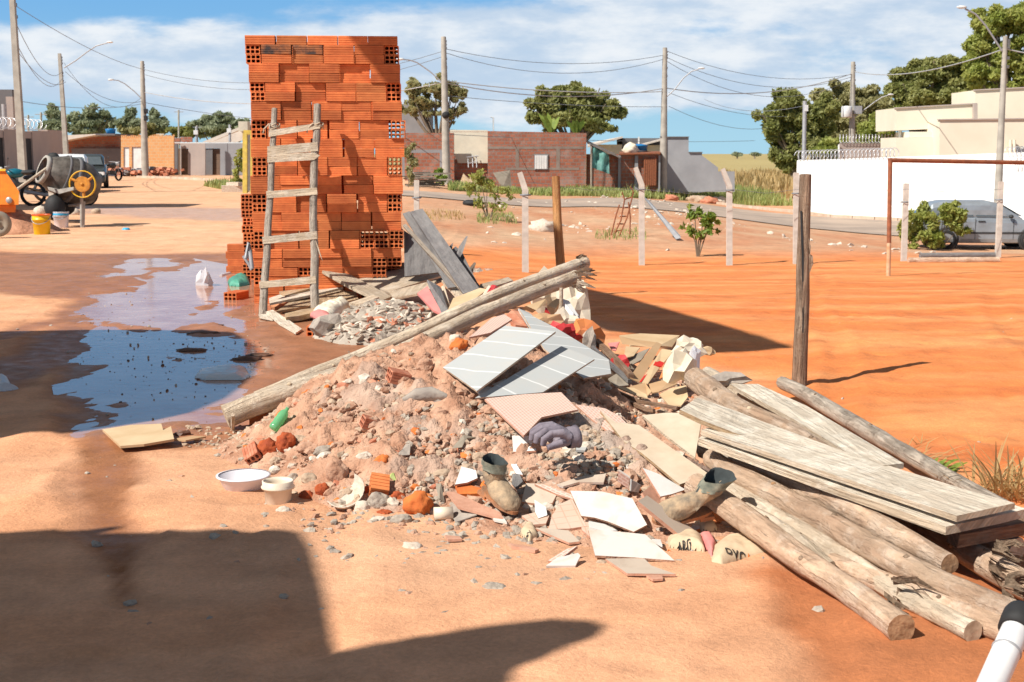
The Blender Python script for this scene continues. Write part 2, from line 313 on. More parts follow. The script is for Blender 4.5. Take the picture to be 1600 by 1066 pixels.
    Mt['razor'] = mat('galvanised razor wire', (.75, .76, .78), (.6, .6, .62), rough=.35, metal=.4)
    Mt['lamp'] = mat('lamp housing', (.72, .72, .7), (.6, .6, .6), rough=.4)
    Mt['galv'] = mat('galvanised arm', (.42, .42, .43), (.34, .34, .35), rough=.5, metal=.3)
    Mt['rubber'] = mat('black rubber', (.025, .025, .027), (.015, .015, .015), rough=.7)
    Mt['plastic_white'] = mat('white plastic', (.78, .76, .80), (.7, .67, .7), scale=6, rough=.35)
    Mt['plastic_cream'] = mat('cream plastic', (.78, .68, .54), (.68, .56, .42), scale=6, rough=.45)
    Mt['plastic_yellow'] = mat('yellow plastic bucket', (.82, .5, .01), (.72, .4, .01), scale=6, rough=.4)
    Mt['plastic_red'] = mat('orange red rim', (.8, .13, .02), (.7, .1, .02), scale=6, rough=.4)
    Mt['plastic_blue'] = mat('blue band', (.05, .42, .72), (.04, .36, .6), rough=.4)
    Mt['green_bottle'] = mat('thin green plastic', (.35, .78, .42), (.2, .6, .3), scale=8, rough=.15, trans=.35, transm=.3)
    Mt['green_bag'] = mat('teal plastic bag', (.12, .42, .3), (.08, .3, .22), scale=8, rough=.4, trans=.2)
    Mt['film'] = mat('white plastic film', (.78, .78, .8), (.7, .7, .74), scale=8, rough=.3, trans=.35)
    Mt['paper'] = mat('cement bag paper', (.64, .50, .33), (.52, .38, .25), scale=6, rough=.9, bump=.4, bscale=14, bdist=.01)
    Mt['paper_white'] = mat('pale crumpled paper', (.74, .67, .54), (.62, .53, .4), scale=8, rough=.9, bump=.5, bscale=14, bdist=.01)
    Mt['paper_red'] = mat('red printed paper', (.66, .05, .05), (.5, .04, .045), scale=8, rough=.6, bump=.4, bscale=12, bdist=.01)
    Mt['paper_pink'] = mat('faded pink paper', (.68, .25, .22), (.6, .2, .19), scale=8, rough=.85, bump=.4, bscale=12, bdist=.01)
    Mt['paper_orange'] = mat('orange printed paper', (.72, .24, .06), (.6, .2, .08), scale=8, rough=.8, bump=.4, bscale=12, bdist=.01)
    Mt['plywood'] = mat('dusty plywood', (.60, .50, .38), (.5, .4, .29), scale=7, rough=.9, detail=10, c3=(.55, .36, .25))
    Mt['card'] = mat('cardboard', (.52, .34, .19), (.44, .27, .14), scale=4, rough=.9)
    Mt['card_pale'] = mat('sun bleached cardboard', (.62, .46, .28), (.52, .36, .2), scale=4, rough=.9)
    Mt['card_grey'] = mat('grey cardboard back', (.33, .28, .22), (.24, .2, .15), scale=4, rough=.9)
    Mt['card_red'] = mat('red printed cardboard', (.6, .03, .02), (.5, .025, .02), scale=4, rough=.6)
    Mt['boot'] = mat('mud caked leather', (.48, .34, .21), (.17, .14, .105), scale=17, rough=.9, bump=.9, bscale=45, bdist=.008, c3=(.62, .40, .22), detail=10)
    Mt['boot_cuff'] = mat('worn grey green cuff', (.30, .29, .22), (.11, .125, .10), scale=22, detail=9, rough=.85, bump=.3)
    Mt['boot_in'] = mat('dark boot lining', (.05, .06, .06), (.03, .035, .035), scale=20)
    Mt['boot_sole'] = mat('muddy rubber sole', (.5, .2, .08), (.22, .13, .08), scale=14, rough=.95, bump=.7)
    Mt['glove'] = mat('purple grey cloth', (.27, .235, .27), (.15, .125, .15), scale=12, rough=.9, bump=.5, bscale=40, c3=(.42, .36, .33))
    Mt['cloth_grey'] = mat('cement stiff cloth', (.42, .36, .3), (.27, .23, .2), scale=14, rough=.95, bump=.6)
    Mt['car_silver'] = mat('dusty silver paint', (.34, .38, .42), (.27, .29, .31), scale=3, rough=.35, metal=.35)
    Mt['car_white'] = mat('white car paint', (.78, .79, .8), (.7, .7, .7), scale=2, rough=.25)
    Mt['car_dark'] = mat('dark green car paint', (.05, .06, .055), (.035, .04, .04), scale=2, rough=.25)
    Mt['car_grey'] = mat('dark grey car paint', (.06, .06, .07), (.045, .045, .05), scale=2, rough=.25)
    Mt['glass'] = mat('car glass', (.10, .12, .13), (.08, .1, .11), rough=.08, spec=.8)
    Mt['trim'] = mat('black trim', (.04, .04, .042), (.03, .03, .03), rough=.6)
    Mt['red_lamp'] = mat('red lamp lens', (.5, .02, .02), (.4, .02, .02), rough=.2)
    Mt['grass_green'] = leaf_mat('green verge grass', (.24, .32, .08), (.50, .50, .20))
    Mt['grass_dry'] = leaf_mat('dry straw', (.62, .46, .22), (.5, .34, .14))
    Mt['leaf_a'] = leaf_mat('olive leaves', (.19, .22, .055), (.44, .43, .16))
    Mt['leaf_b'] = leaf_mat('fresh green leaves', (.13, .22, .03), (.33, .42, .08))
    Mt['leaf_c'] = leaf_mat('dusty brown green leaves', (.27, .25, .10), (.47, .44, .21))
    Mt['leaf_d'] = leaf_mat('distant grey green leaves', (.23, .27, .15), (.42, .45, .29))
    Mt['leaf_e'] = leaf_mat('yellow green leaves', (.23, .29, .045), (.50, .50, .15))
    Mt['trunk'] = mat('tree bark', (.22, .17, .12), (.13, .1, .07), scale=4, rough=.95)
setup_mats()

# ------------------------------------------------------------------ mesh builder
class MB:
    def __init__(s): s.v = []; s.f = []; s.m = []; s.uv = []; s.sm = []
    def add(s, verts, faces, mi=0, uvs=None, smooth=False):
        o = len(s.v); s.v += [tuple(p) for p in verts]
        for k, f in enumerate(faces):
            s.f.append([i+o for i in f]); s.m.append(mi); s.sm.append(smooth)
            s.uv.append(uvs[k] if uvs else [(verts[i][0], verts[i][2]) if True else 0 for i in f])
    def box(s, c, size, rot=0, mi=0):
        c = Vector(c); hx, hy, hz = size[0]/2, size[1]/2, size[2]/2; rm = Matrix.Rotation(rot, 3, 'Z') if not isinstance(rot, Matrix) else rot
        vs = [c+rm @ Vector((x*hx, y*hy, z*hz)) for x in (-1, 1) for y in (-1, 1) for z in (-1, 1)]
        s.add(vs, [(0, 1, 3, 2), (4, 6, 7, 5), (0, 4, 5, 1), (2, 3, 7, 6), (0, 2, 6, 4), (1, 5, 7, 3)], mi)
    def bx(s, x0, x1, y0, y1, z0, z1, mi=0): s.box(((x0+x1)/2, (y0+y1)/2, (z0+z1)/2), (x1-x0, y1-y0, z1-z0), 0, mi)
    def tube(s, path, rad, n=10, mi=0, cap=1, capmi=None, amp=0, seed=0, sq=False, u0=0):
        path = [Vector(p) for p in path]; k = len(path)
        if isinstance(rad, (int, float)): rad = [rad]*k
        t0 = (path[1]-path[0]).normalized(); up = Vector((0, 0, 1)) if abs(t0.z) < .9 else Vector((0, 1, 0))
        nx = t0.cross(up).normalized(); vs = []; fs = []; uvs = []; sl = u0; sls = []
        for i in range(k):
            t = (path[min(i+1, k-1)]-path[max(i-1, 0)]).normalized(); nx = (nx-t*nx.dot(t)).normalized(); ny = t.cross(nx)
            if i: sl += (path[i]-path[i-1]).length
            sls.append(sl)
            for j in range(n):
                a = 2*math.pi*(j+(.5 if sq else 0))/n; r = rad[i]
                if amp: r *= 1+amp*(mnoise.noise(Vector((math.cos(a)*1.3+seed*3.1, math.sin(a)*1.3, sl*5+seed)))+.5*mnoise.noise(Vector((math.cos(a)*3+seed, math.sin(a)*3, sl*14+seed))))
                vs.append(path[i]+(nx*math.cos(a)+ny*math.sin(a))*r)
        for i in range(k-1):
            for j in range(n):
                j2 = (j+1) % n; fs.append((i*n+j, i*n+j2, (i+1)*n+j2, (i+1)*n+j))
                c0 = j/n*2*math.pi*rad[0]; c1 = (j+1)/n*2*math.pi*rad[0]; uvs.append([(sls[i], c0), (sls[i], c1), (sls[i+1], c1), (sls[i+1], c0)])
        s.add(vs, fs, mi, uvs, smooth=not sq)
        if cap:
            for base, rv in ((0, True), ((k-1)*n, False)):
                ring = list(range(n)); P = [vs[base+i] for i in ring]
                if rv: P = P[::-1]
                s.add(P, [ring], mi if capmi is None else capmi, [[(p[0], p[2]) for p in P]])
    def sqtube(s, path, w, mi=0): s.tube(path, w*.7071, 4, mi, sq=True)
    def lathe(s, prof, c=(0, 0, 0), axis=None, n=24, mi=0, smooth=True):
        c = Vector(c); q = (Vector(axis).to_track_quat('Z', 'Y').to_matrix() if axis is not None else Matrix.Identity(3)); vs = []; fs = []
        for r, z in prof:
            for j in range(n): a = 2*math.pi*j/n; vs.append(c+q @ Vector((r*math.cos(a), r*math.sin(a), z)))
        for i in range(len(prof)-1):
            for j in range(n): fs.append((i*n+j, i*n+(j+1) % n, (i+1)*n+(j+1) % n, (i+1)*n+j))
        s.add(vs, fs, mi, smooth=smooth)
    def disc(s, r, c, axis, n=20, mi=0):
        c = Vector(c); q = Vector(axis).to_track_quat('Z', 'Y').to_matrix()
        s.add([c+q @ Vector((r*math.cos(2*math.pi*j/n), r*math.sin(2*math.pi*j/n), 0)) for j in range(n)], [list(range(n))], mi)
    def prism(s, top, off, mi=0, smi=None, ux=None):
        top = [Vector(p) for p in top]; off = Vector(off); n = len(top)
        # uv: u along the longest edge
        e = max(range(n), key=lambda i: (top[(i+1) % n]-top[i]).length); uu = (top[(e+1) % n]-top[e]).normalized() if ux is None else Vector(ux).normalized()
        nrm = Vector((0, 0, 0))
        for i in range(n): nrm += (top[i]-top[0]).cross(top[(i+1) % n]-top[0])
        nrm.normalize(); vv = nrm.cross(uu)
        T = lambda p: (p.dot(uu), p.dot(vv))
        if nrm.dot(off) > 0: top = top[::-1]
        bot = [p+off for p in top]
        s.add(top, [list(range(n))], mi, [[T(p) for p in top]])
        s.add(bot, [list(range(n))[::-1]], mi, [[T(p) for p in bot[::-1]]])
        for i in range(n):
            j = (i+1) % n; q = [top[i], bot[i], bot[j], top[j]]; d = off.length
            s.add(q, [[0, 1, 2, 3]], mi if smi is None else smi, [[(p.dot(uu), p.dot(vv)+(d if k in (1, 2) else 0)) for k, p in enumerate(q)]])
    def ball(s, c, r, sub=2, mi=0, amp=0, freq=3, seed=0, sc=(1, 1, 1), rot=0, ridged=False, flat=False):
        bm = bmesh.new(); bmesh.ops.create_icosphere(bm, subdivisions=sub, radius=1); c = Vector(c); rm = Matrix.Rotation(rot, 3, 'Z') if not isinstance(rot, Matrix) else rot; vs = []
        for v in bm.verts:
            p = v.co.copy(); q = p*freq+Vector((seed*7.3, seed*1.7, seed*3.9)); k = 1
            if ridged:
                k += amp*(1-2*abs(mnoise.noise(q)))*1.0-amp*.4+amp*.5*(1-2*abs(mnoise.noise(q*2.3)))
            elif amp: k += amp*(mnoise.noise(q)+.5*mnoise.noise(q*2.1)+.25*mnoise.noise(q*4.3))
            p = p*k; vs.append(c+rm @ Vector((p.x*sc[0]*r, p.y*sc[1]*r, p.z*sc[2]*r)))
        s.add(vs, [[v.index for v in f.verts] for f in bm.faces], mi, smooth=not flat); bm.free()
    def build(s, name, mats, parent=None):
        if not isinstance(mats, (list, tuple)): mats = [mats]
        off = Vector(parent.location) if parent is not None and not parent.get('localparts') else Vector((0, 0, 0))
        if parent is not None and parent.parent is not None and not parent.get('localparts'): off = off+Vector(parent.parent.location)
        me = bpy.data.meshes.new(name); me.from_pydata([(p[0]-off.x, p[1]-off.y, p[2]-off.z) for p in s.v], [], s.f)
        for m in mats: me.materials.append(Mt[m] if isinstance(m, str) else m)
        me.polygons.foreach_set('material_index', s.m); me.polygons.foreach_set('use_smooth', s.sm)
        uvl = me.uv_layers.new(name='UVMap'); flat = [c for f in s.uv for p in f for c in p]; uvl.data.foreach_set('uv', flat)
        me.update(); o = bpy.data.objects.new(name, me); COL.objects.link(o)
        if parent is not None: o.parent = parent
        return o
def tag(o, label=None, cat=None, group=None, kind=None):
    if label: o['label'] = label
    if cat: o['category'] = cat
    if group: o['group'] = group
    if kind: o['kind'] = kind
    return o
def thing(name, loc, label, cat, group=None, rz=0):
    e = bpy.data.objects.new(name, None); COL.objects.link(e); e.location = loc; e.rotation_euler = (0, 0, rz); e.empty_display_size = .2
    if rz: e['localparts'] = 1
    return tag(e, label, cat, group)
def recenter(o):
    """move a top level mesh's origin to its base"""
    me = o.data; n = len(me.vertices); a = np.empty(n*3); me.vertices.foreach_get('co', a); a = a.reshape(-1, 3)
    c = Vector(((a[:, 0].min()+a[:, 0].max())/2, (a[:, 1].min()+a[:, 1].max())/2, a[:, 2].min()))
    a -= np.array(c); me.vertices.foreach_set('co', a.ravel()); me.update(); o.location = c; return o
def copy_tree(o, parent=None):
    c = o.copy(); COL.objects.link(c)
    if parent is not None: c.parent = parent
    for ch in list(o.children): copy_tree(ch, c)
    return c

# ------------------------------------------------------------------ the ground, one sheet to the horizon
def wpoly(px): return [(p.x, p.y) for p in (gnd(a, b) for a, b in px)]
WET = wpoly([(-260, 398), (0, 394), (120, 398), (250, 398), (392, 396), (402, 470), (490, 500), (560, 515), (640, 545), (520, 600), (430, 640), (405, 690), (300, 702), (214, 692), (207, 760), (190, 800), (208, 870), (203, 945), (185, 935), (160, 860), (140, 780), (122, 700), (105, 640), (98, 575), (0, 612), (-260, 660), (-260, 610), (0, 566), (88, 508), (0, 530), (0, 520), (62, 498), (108, 468), (0, 461), (-260, 461)])
WAT = wpoly([(185, 404), (262, 404), (330, 425), (388, 440), (394, 500), (402, 560), (397, 615), (350, 660), (240, 674), (122, 676), (118, 600), (128, 520), (150, 460)])
WAT2 = wpoly([(100, 322), (380, 327), (383, 347), (240, 344), (100, 334)])
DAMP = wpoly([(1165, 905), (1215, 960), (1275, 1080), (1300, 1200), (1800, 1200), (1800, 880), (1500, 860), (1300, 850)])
LOT = wpoly([(640, 384), (1000, 372), (1620, 392), (2100, 430), (2400, 900), (1700, 1300), (1640, 1000), (1450, 800), (1150, 610), (960, 520), (800, 470), (655, 450)])
TRAIL = wpoly([(420, 405), (150, 500), (0, 600), (0, 640), (240, 560), (440, 420)])

def grid_lines(a, b, step, lo, hi, gr):
    m = list(np.arange(a, b+step/2, step)); s = step; x = b
    while x < hi: s *= gr; x += s; m.append(x)
    s = step; x = a; l = []
    while x > lo: s *= gr; x -= s; l.append(x)
    return np.array(l[::-1]+m)
def build_ground():
    xs = grid_lines(-4.6, 4.4, .04, -2500, 2500, 1.07); ys = grid_lines(3.0, 14.5, .04, -60, 5000, 1.035)
    X, Y = np.meshgrid(xs, ys, indexing='ij'); Z = g(X, Y)
    near = (np.abs(X) < 14) & (Y > 1) & (Y < 45)
    z0 = fbm(X*1.1, Y*1.1, 3, 5)-.5; z1 = fbm(X*9, Y*9, 9, 3)-.5
    ruts = (fbm(X*5+Y*.9, Y*.55-X*.1, 21, 3)-.5)
    rg = np.random.default_rng(12); fp = np.zeros_like(X); near2 = (np.abs(X) < 5) & (Y > 3) & (Y < 14)
    ix = np.where(near2.any(1))[0]; iy = np.where(near2.any(0))[0]; sx_, sy_ = slice(ix[0], ix[-1]), slice(iy[0], iy[-1]); Xn, Yn = X[sx_, sy_], Y[sx_, sy_]; fn = fp[sx_, sy_]
    for k in range(130):
        cx, cy, a = rg.uniform(-2.6, 4.6), rg.uniform(3.6, 13.5), rg.uniform(0, 3.14); u = (Xn-cx)*np.cos(a)+(Yn-cy)*np.sin(a); v = -(Xn-cx)*np.sin(a)+(Yn-cy)*np.cos(a); e = (u/.15)**2+(v/.055)**2
        fn += -.011*np.exp(-e**2)+.005*np.exp(-(np.sqrt(e)-1.5)**2*8)
    for (tx, ta, tw) in ((-2.3, -.06, .13), (-.75, -.03, .12), (1.25, .22, .1), (2.4, .3, .1)):
        dd0 = X-(tx+ta*(Y-5)+.12*np.sin(Y*.7+tx)); fp += np.where(near, -.012*np.exp(-(dd0/tw)**4)*(.6+.8*fbm(X*2, Y*1.1, 131, 3))+.007*np.exp(-((np.abs(dd0)-tw*1.5)/.05)**2)+.0025*np.sin(Y*46+6*np.abs(dd0)*10)*np.exp(-(dd0/tw)**4), 0)
    Z = Z+fp*.9
    Z = Z+np.where(near, z0*.035+z1*.012+ruts*.02*(X < -.8), 0)
    W = np.clip(sdist(X, Y, WET)/.22+.5+(fbm(X*3, Y*3, 31, 4)-.5)*1.6, 0, 1)
    W = np.where(Y > 40, 0, W)
    A = np.clip(sdist(X, Y, WAT)/.3+.35+(fbm(X*2.2, Y*1.2, 5, 4)-.5)*2.4-S(10.2, 11.2, Y)*np.clip((fbm(X*1.9+Y*.8, Y*.9, 7, 5)-.47)*9, 0, 2.5), 0, 1)*W
    far2 = np.clip(sdist(X, Y, WAT2)/.6+.4+(fbm(X*.8, Y*.3, 55, 3)-.5)*2.0, 0, 1)
    T = np.clip(sdist(X, Y, TRAIL)/.3+.3, 0, 1)*W
    # puddle bed lies below the water sheet (z=0), the rest just above
    flat = np.where(near, np.clip(A*1.4, 0, 1), 0)
    Z = Z*(1-.55*flat)+np.where(W > .3, .006, .017)*near*(1-flat)-.0085*flat+ (fbm(X*16, Y*16, 77, 2)-.5)*.012*flat
    Z = np.where(near & (W > .2) & (W*.999 < 1) & (flat < .1), np.maximum(Z, g(X, Y)+.003), Z)
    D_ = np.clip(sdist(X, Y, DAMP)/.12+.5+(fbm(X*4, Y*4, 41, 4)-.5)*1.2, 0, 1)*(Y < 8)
    LT = np.clip(sdist(X, Y, LOT)/.7+.5+(fbm(X*1.5, Y*1.5, 51, 4)-.5)*1.4, 0, 1)
    n = fbm(X*.7, Y*.7, 61, 5)[..., None]; n2 = fbm(X*6, Y*6, 71, 4)[..., None]; nf = fbm(X*.05, Y*.02, 81, 5)[..., None]
    c = np.array
    street = c((.74, .385, .215))*(1-n)+c((.70, .31, .145))*n
    pale = c((.74, .46, .28)); street = street+(pale-street)*np.clip(S(12, 22, Y)*.55+(fbm(X*.5, Y*1.6, 91, 4)-.45)*1.2*S(9, 13, Y), 0, 1)[..., None]*(1-LT[..., None])
    lot = c((.70, .19, .045))*(1-n)+c((.74, .27, .085))*n
    stk = np.clip((fbm(X*.45+Y*.1, Y*2.2-X*.25, 151, 5)-.44)*5, 0, 1)[..., None]; lot = lot*(1-stk*.55)+c((.80, .36, .14))*stk*.55; drk = np.clip((fbm(X*1.3, Y*3.1, 161, 5)-.55)*6, 0, 1)[..., None]; lot = lot*(1-drk*.35)+c((.5, .12, .035))*drk*.35
    street = street*(1-stk*.3)+c((.80, .47, .29))*stk*.3; street = street*(1-drk*.25)+c((.5, .22, .1))*drk*.25
    lot2 = c((.58, .3, .17))*(1-n2)+c((.5, .2, .09))*n2
    col = street*(1-LT[..., None])+lot*LT[..., None]
    # trampled pale dirt between the fence line and the asphalt
    mid = (S(24, 30, Y)*S(-6, -1, X))[..., None]; mn = np.clip((fbm(X*.9, Y*.35, 101, 5)-.3)*2, 0, 1)[..., None]
    col = col*(1-mid)+(lot2*(1-mn)+c((.60, .38, .23))*mn)*mid
    # rubble dust round the heap
    dd = np.clip(1.25-np.hypot((X-.1)/1.7, (Y-6.0)/1.9), 0, 1)[..., None]*(.5+.5*n2)
    col = col*(1-dd*.75)+c((.58, .37, .24))*dd*.75
    dry = c((.50, .40, .17))*(1-nf)+c((.40, .30, .12))*nf
    fieldm = (S(84, 92, Y)*S(-2, 4, X))[..., None]; col = col*(1-fieldm)+dry*fieldm
    far = S(110, 160, Y)[..., None]; col = col*(1-far)+(dry*.9)*far
    wet = (W[..., None])*.85; wc = c((.37, .15, .075))*(1-n2*.5); col = col*(1-wet)+wc*wet
    ml = c((.34, .18, .11)); col = col*(1-A[..., None]*.8)+ml*A[..., None]*.8
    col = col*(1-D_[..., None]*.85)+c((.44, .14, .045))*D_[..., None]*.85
    col = col*(1-far2[..., None]*.6)+c((.46, .29, .21))*far2[..., None]*.6
    Z = Z-far2*.0
    SK = wpoly([(122, 690), (212, 688), (207, 760), (192, 800), (208, 870), (203, 952), (184, 942), (162, 870), (138, 780)]); sk = np.clip(sdist(X, Y, SK)/.05+.6+(fbm(X*9, Y*5, 141, 4)-.5)*1.3, 0, 1)
    col = col*(1-sk[..., None]*.85)+c((.33, .13, .05))*sk[..., None]*.85
    wetness = np.clip(np.maximum(np.maximum(W*.8, A), np.maximum(far2*.95, D_*.25)), 0, 1)
    nx, ny = X.shape; idx = np.arange(nx*ny).reshape(nx, ny)
    F = np.stack([idx[:-1, :-1], idx[1:, :-1], idx[1:, 1:], idx[:-1, 1:]], -1).reshape(-1, 4)
    me = bpy.data.meshes.new('ground'); me.vertices.add(nx*ny); me.vertices.foreach_set('co', np.stack([X, Y, Z], -1).ravel())
    me.loops.add(F.size); me.loops.foreach_set('vertex_index', F.ravel()); me.polygons.add(len(F)); me.polygons.foreach_set('loop_start', np.arange(0, F.size, 4)); me.polygons.foreach_set('use_smooth', np.ones(len(F), bool))
    me.update(); me.validate()
    a = me.attributes.new('soil', 'FLOAT_COLOR', 'POINT'); a.data.foreach_set('color', np.concatenate([col, np.ones(col.shape[:2]+(1,))], -1).ravel())
    a = me.attributes.new('wet', 'FLOAT', 'POINT'); a.data.foreach_set('value', wetness.ravel())
    m = bpy.data.materials.new('soil'); m.use_nodes = True; nt = m.node_tree; N = nt.nodes; L = nt.links; b = N['Principled BSDF']
    at = N.new('ShaderNodeAttribute'); at.attribute_name = 'soil'; aw = N.new('ShaderNodeAttribute'); aw.attribute_name = 'wet'
    tc = N.new('ShaderNodeTexCoord')
    def nz(s, d=6, r=.65):
        k = N.new('ShaderNodeTexNoise'); k.inputs['Scale'].default_value = s; k.inputs['Detail'].default_value = d; k.inputs['Roughness'].default_value = r; L.new(tc.outputs['Object'], k.inputs['Vector']); return k.outputs[0]
    def mr(v, a_, b_, c_, d_):
        k = N.new('ShaderNodeMapRange'); L.new(v, k.inputs[0]); k.inputs[1].default_value = a_; k.inputs[2].default_value = b_; k.inputs[3].default_value = c_; k.inputs[4].default_value = d_; return k.outputs[0]
    f1 = mr(nz(2.6, 9, .72), .33, .67, .76, 1.15); f2 = mr(nz(60, 5, .7), .3, .7, .86, 1.12); mu = N.new('ShaderNodeMath'); mu.operation = 'MULTIPLY'; L.new(f1, mu.inputs[0]); L.new(f2, mu.inputs[1])
    vs = N.new('ShaderNodeVectorMath'); vs.operation = 'SCALE'; L.new(at.outputs['Color'], vs.inputs[0]); L.new(mu.outputs[0], vs.inputs['Scale']); L.new(vs.outputs[0], b.inputs['Base Color'])
    wn = N.new('ShaderNodeMath'); wn.operation = 'ADD'; L.new(aw.outputs['Fac'], wn.inputs[0]); L.new(mr(nz(7, 6), .3, .7, -.3, .3), wn.inputs[1])
    L.new(mr(wn.outputs[0], .15, 1.1, .95, .34), b.inputs['Roughness']); b.inputs['Specular IOR Level'].default_value = .3
    h = N.new('ShaderNodeMath'); h.operation = 'ADD'; L.new(mr(nz(7, 9, .7), 0, 1, 0, 1.4), h.inputs[0]); L.new(mr(nz(60, 5, .7), 0, 1, 0, .5), h.inputs[1])
    bp = N.new('ShaderNodeBump'); bp.inputs['Distance'].default_value = .03; L.new(mr(wn.outputs[0], .2, 1, .5, .2), bp.inputs['Strength']); L.new(h.outputs[0], bp.inputs['Height']); L.new(bp.outputs[0], b.inputs['Normal'])
    me.materials.append(m); o = bpy.data.objects.new('ground', me); COL.objects.link(o); tag(o, 'bare orange and tan earth of the street and the lot', kind='structure')
    # water sheet of the puddle
    w = MB(); wp = wpoly([(150, 398), (270, 398), (400, 425), (430, 500), (450, 570), (440, 640), (350, 676), (240, 690), (100, 692), (80, 600), (95, 520), (120, 440)])
    w.add([(x, y, -.001) for x, y in wp], [list(range(len(wp)))])
    m = bpy.data.materials.new('muddy water'); m.use_nodes = True; nt = m.node_tree; b = nt.nodes['Principled BSDF']; b.inputs['Base Color'].default_value = (.46, .27, .19, 1); b.inputs['Roughness'].default_value = .09; b.inputs['IOR'].default_value = 1.38
    b.inputs['Specular IOR Level'].default_value = .5
    tc = nt.nodes.new('ShaderNodeTexCoord'); k = nt.nodes.new('ShaderNodeTexNoise'); k.inputs['Scale'].default_value = 9; k.inputs['Detail'].default_value = 4; nt.links.new(tc.outputs['Object'], k.inputs['Vector'])
    bp = nt.nodes.new('ShaderNodeBump'); bp.inputs['Strength'].default_value = .2; bp.inputs['Distance'].default_value = .01; nt.links.new(k.outputs[0], bp.inputs['Height']); nt.links.new(bp.outputs[0], b.inputs['Normal'])
    k2 = nt.nodes.new('ShaderNodeTexNoise'); k2.inputs['Scale'].default_value = 2.2; k2.inputs['Detail'].default_value = 9; k2.inputs['Roughness'].default_value = .7; nt.links.new(tc.outputs['Object'], k2.inputs['Vector'])
    cr = nt.nodes.new('ShaderNodeValToRGB'); nt.links.new(k2.outputs[0], cr.inputs[0]); cr.color_ramp.elements[0].position = .38; cr.color_ramp.elements[1].position = .62; cr.color_ramp.elements[0].color = (.36, .15, .08, 1); cr.color_ramp.elements[1].color = (.50, .29, .20, 1); nt.links.new(cr.outputs[0], b.inputs['Base Color'])
    tag(w.build('puddle', m), 'shallow muddy puddle lying across the dirt street', kind='structure')
build_ground()

def ribbon(name, far, near, m, lift, label, n=60, thick=0):
    F = [gnd(*p) for p in far]; Nn = [gnd(*p) for p in near]
    def samp(P, t):
        s = t*(len(P)-1); i = min(int(s), len(P)-2); return P[i].lerp(P[i+1], s-i)
    w = MB(); vs = []
    for i in range(n+1):
        a = samp(F, i/n); b = samp(Nn, i/n)
        for j in range(7):
            p = a.lerp(b, j/6); vs.append((p.x, p.y, float(g(p.x, p.y))+lift))
    w.add(vs, [(i*7+j, i*7+j+1, (i+1)*7+j+1, (i+1)*7+j) for i in range(n) for j in range(6)], smooth=True)
    o = w.build(name, m); tag(o, label, kind='structure'); return o
Mt['asphalt'] = mat('dusty asphalt', (.46, .35, .27), (.30, .235, .19), scale=.5, rough=.95, detail=9)
ribbon('asphalt_road', [(560, 299), (700, 303), (900, 311), (1100, 320), (1300, 341), (1700, 362)], [(560, 306), (700, 312), (900, 324), (1100, 336), (1300, 361), (1700, 388)], 'asphalt', .03, 'dusty grey asphalt road crossing behind the lot')
Mt['kerb'] = mat('pale concrete kerb', (.6, .5, .4), (.45, .34, .25), scale=1.5, rough=.9)
def kerb(pts, name='kerb', h=.13, w_=.16, label='pale concrete kerb'):
    w = MB(); P = [gnd(*p) for p in pts]
    for i in range(len(P)-1):
        a, b = P[i], P[i+1]; k = max(1, int((b-a).length/1.2))
        for j in range(k):
            p = a.lerp(b, j/k); q = a.lerp(b, (j+.97)/k); c = (p+q)/2; ang = math.atan2(q.y-p.y, q.x-p.x)
            w.box((c.x, c.y, float(g(c.x, c.y))+h/2-.05), ((q-p).length, w_, h+.1), ang)
    tag(w.build(name, 'kerb'), label, kind='structure')
kerb([(1120, 319), (1245, 333), (1300, 340), (1700, 360)], label='pale kerb along the far side of the asphalt road')
kerb([(215, 278), (260, 279), (330, 283), (372, 290)], label='pale kerb in front of the walled houses')

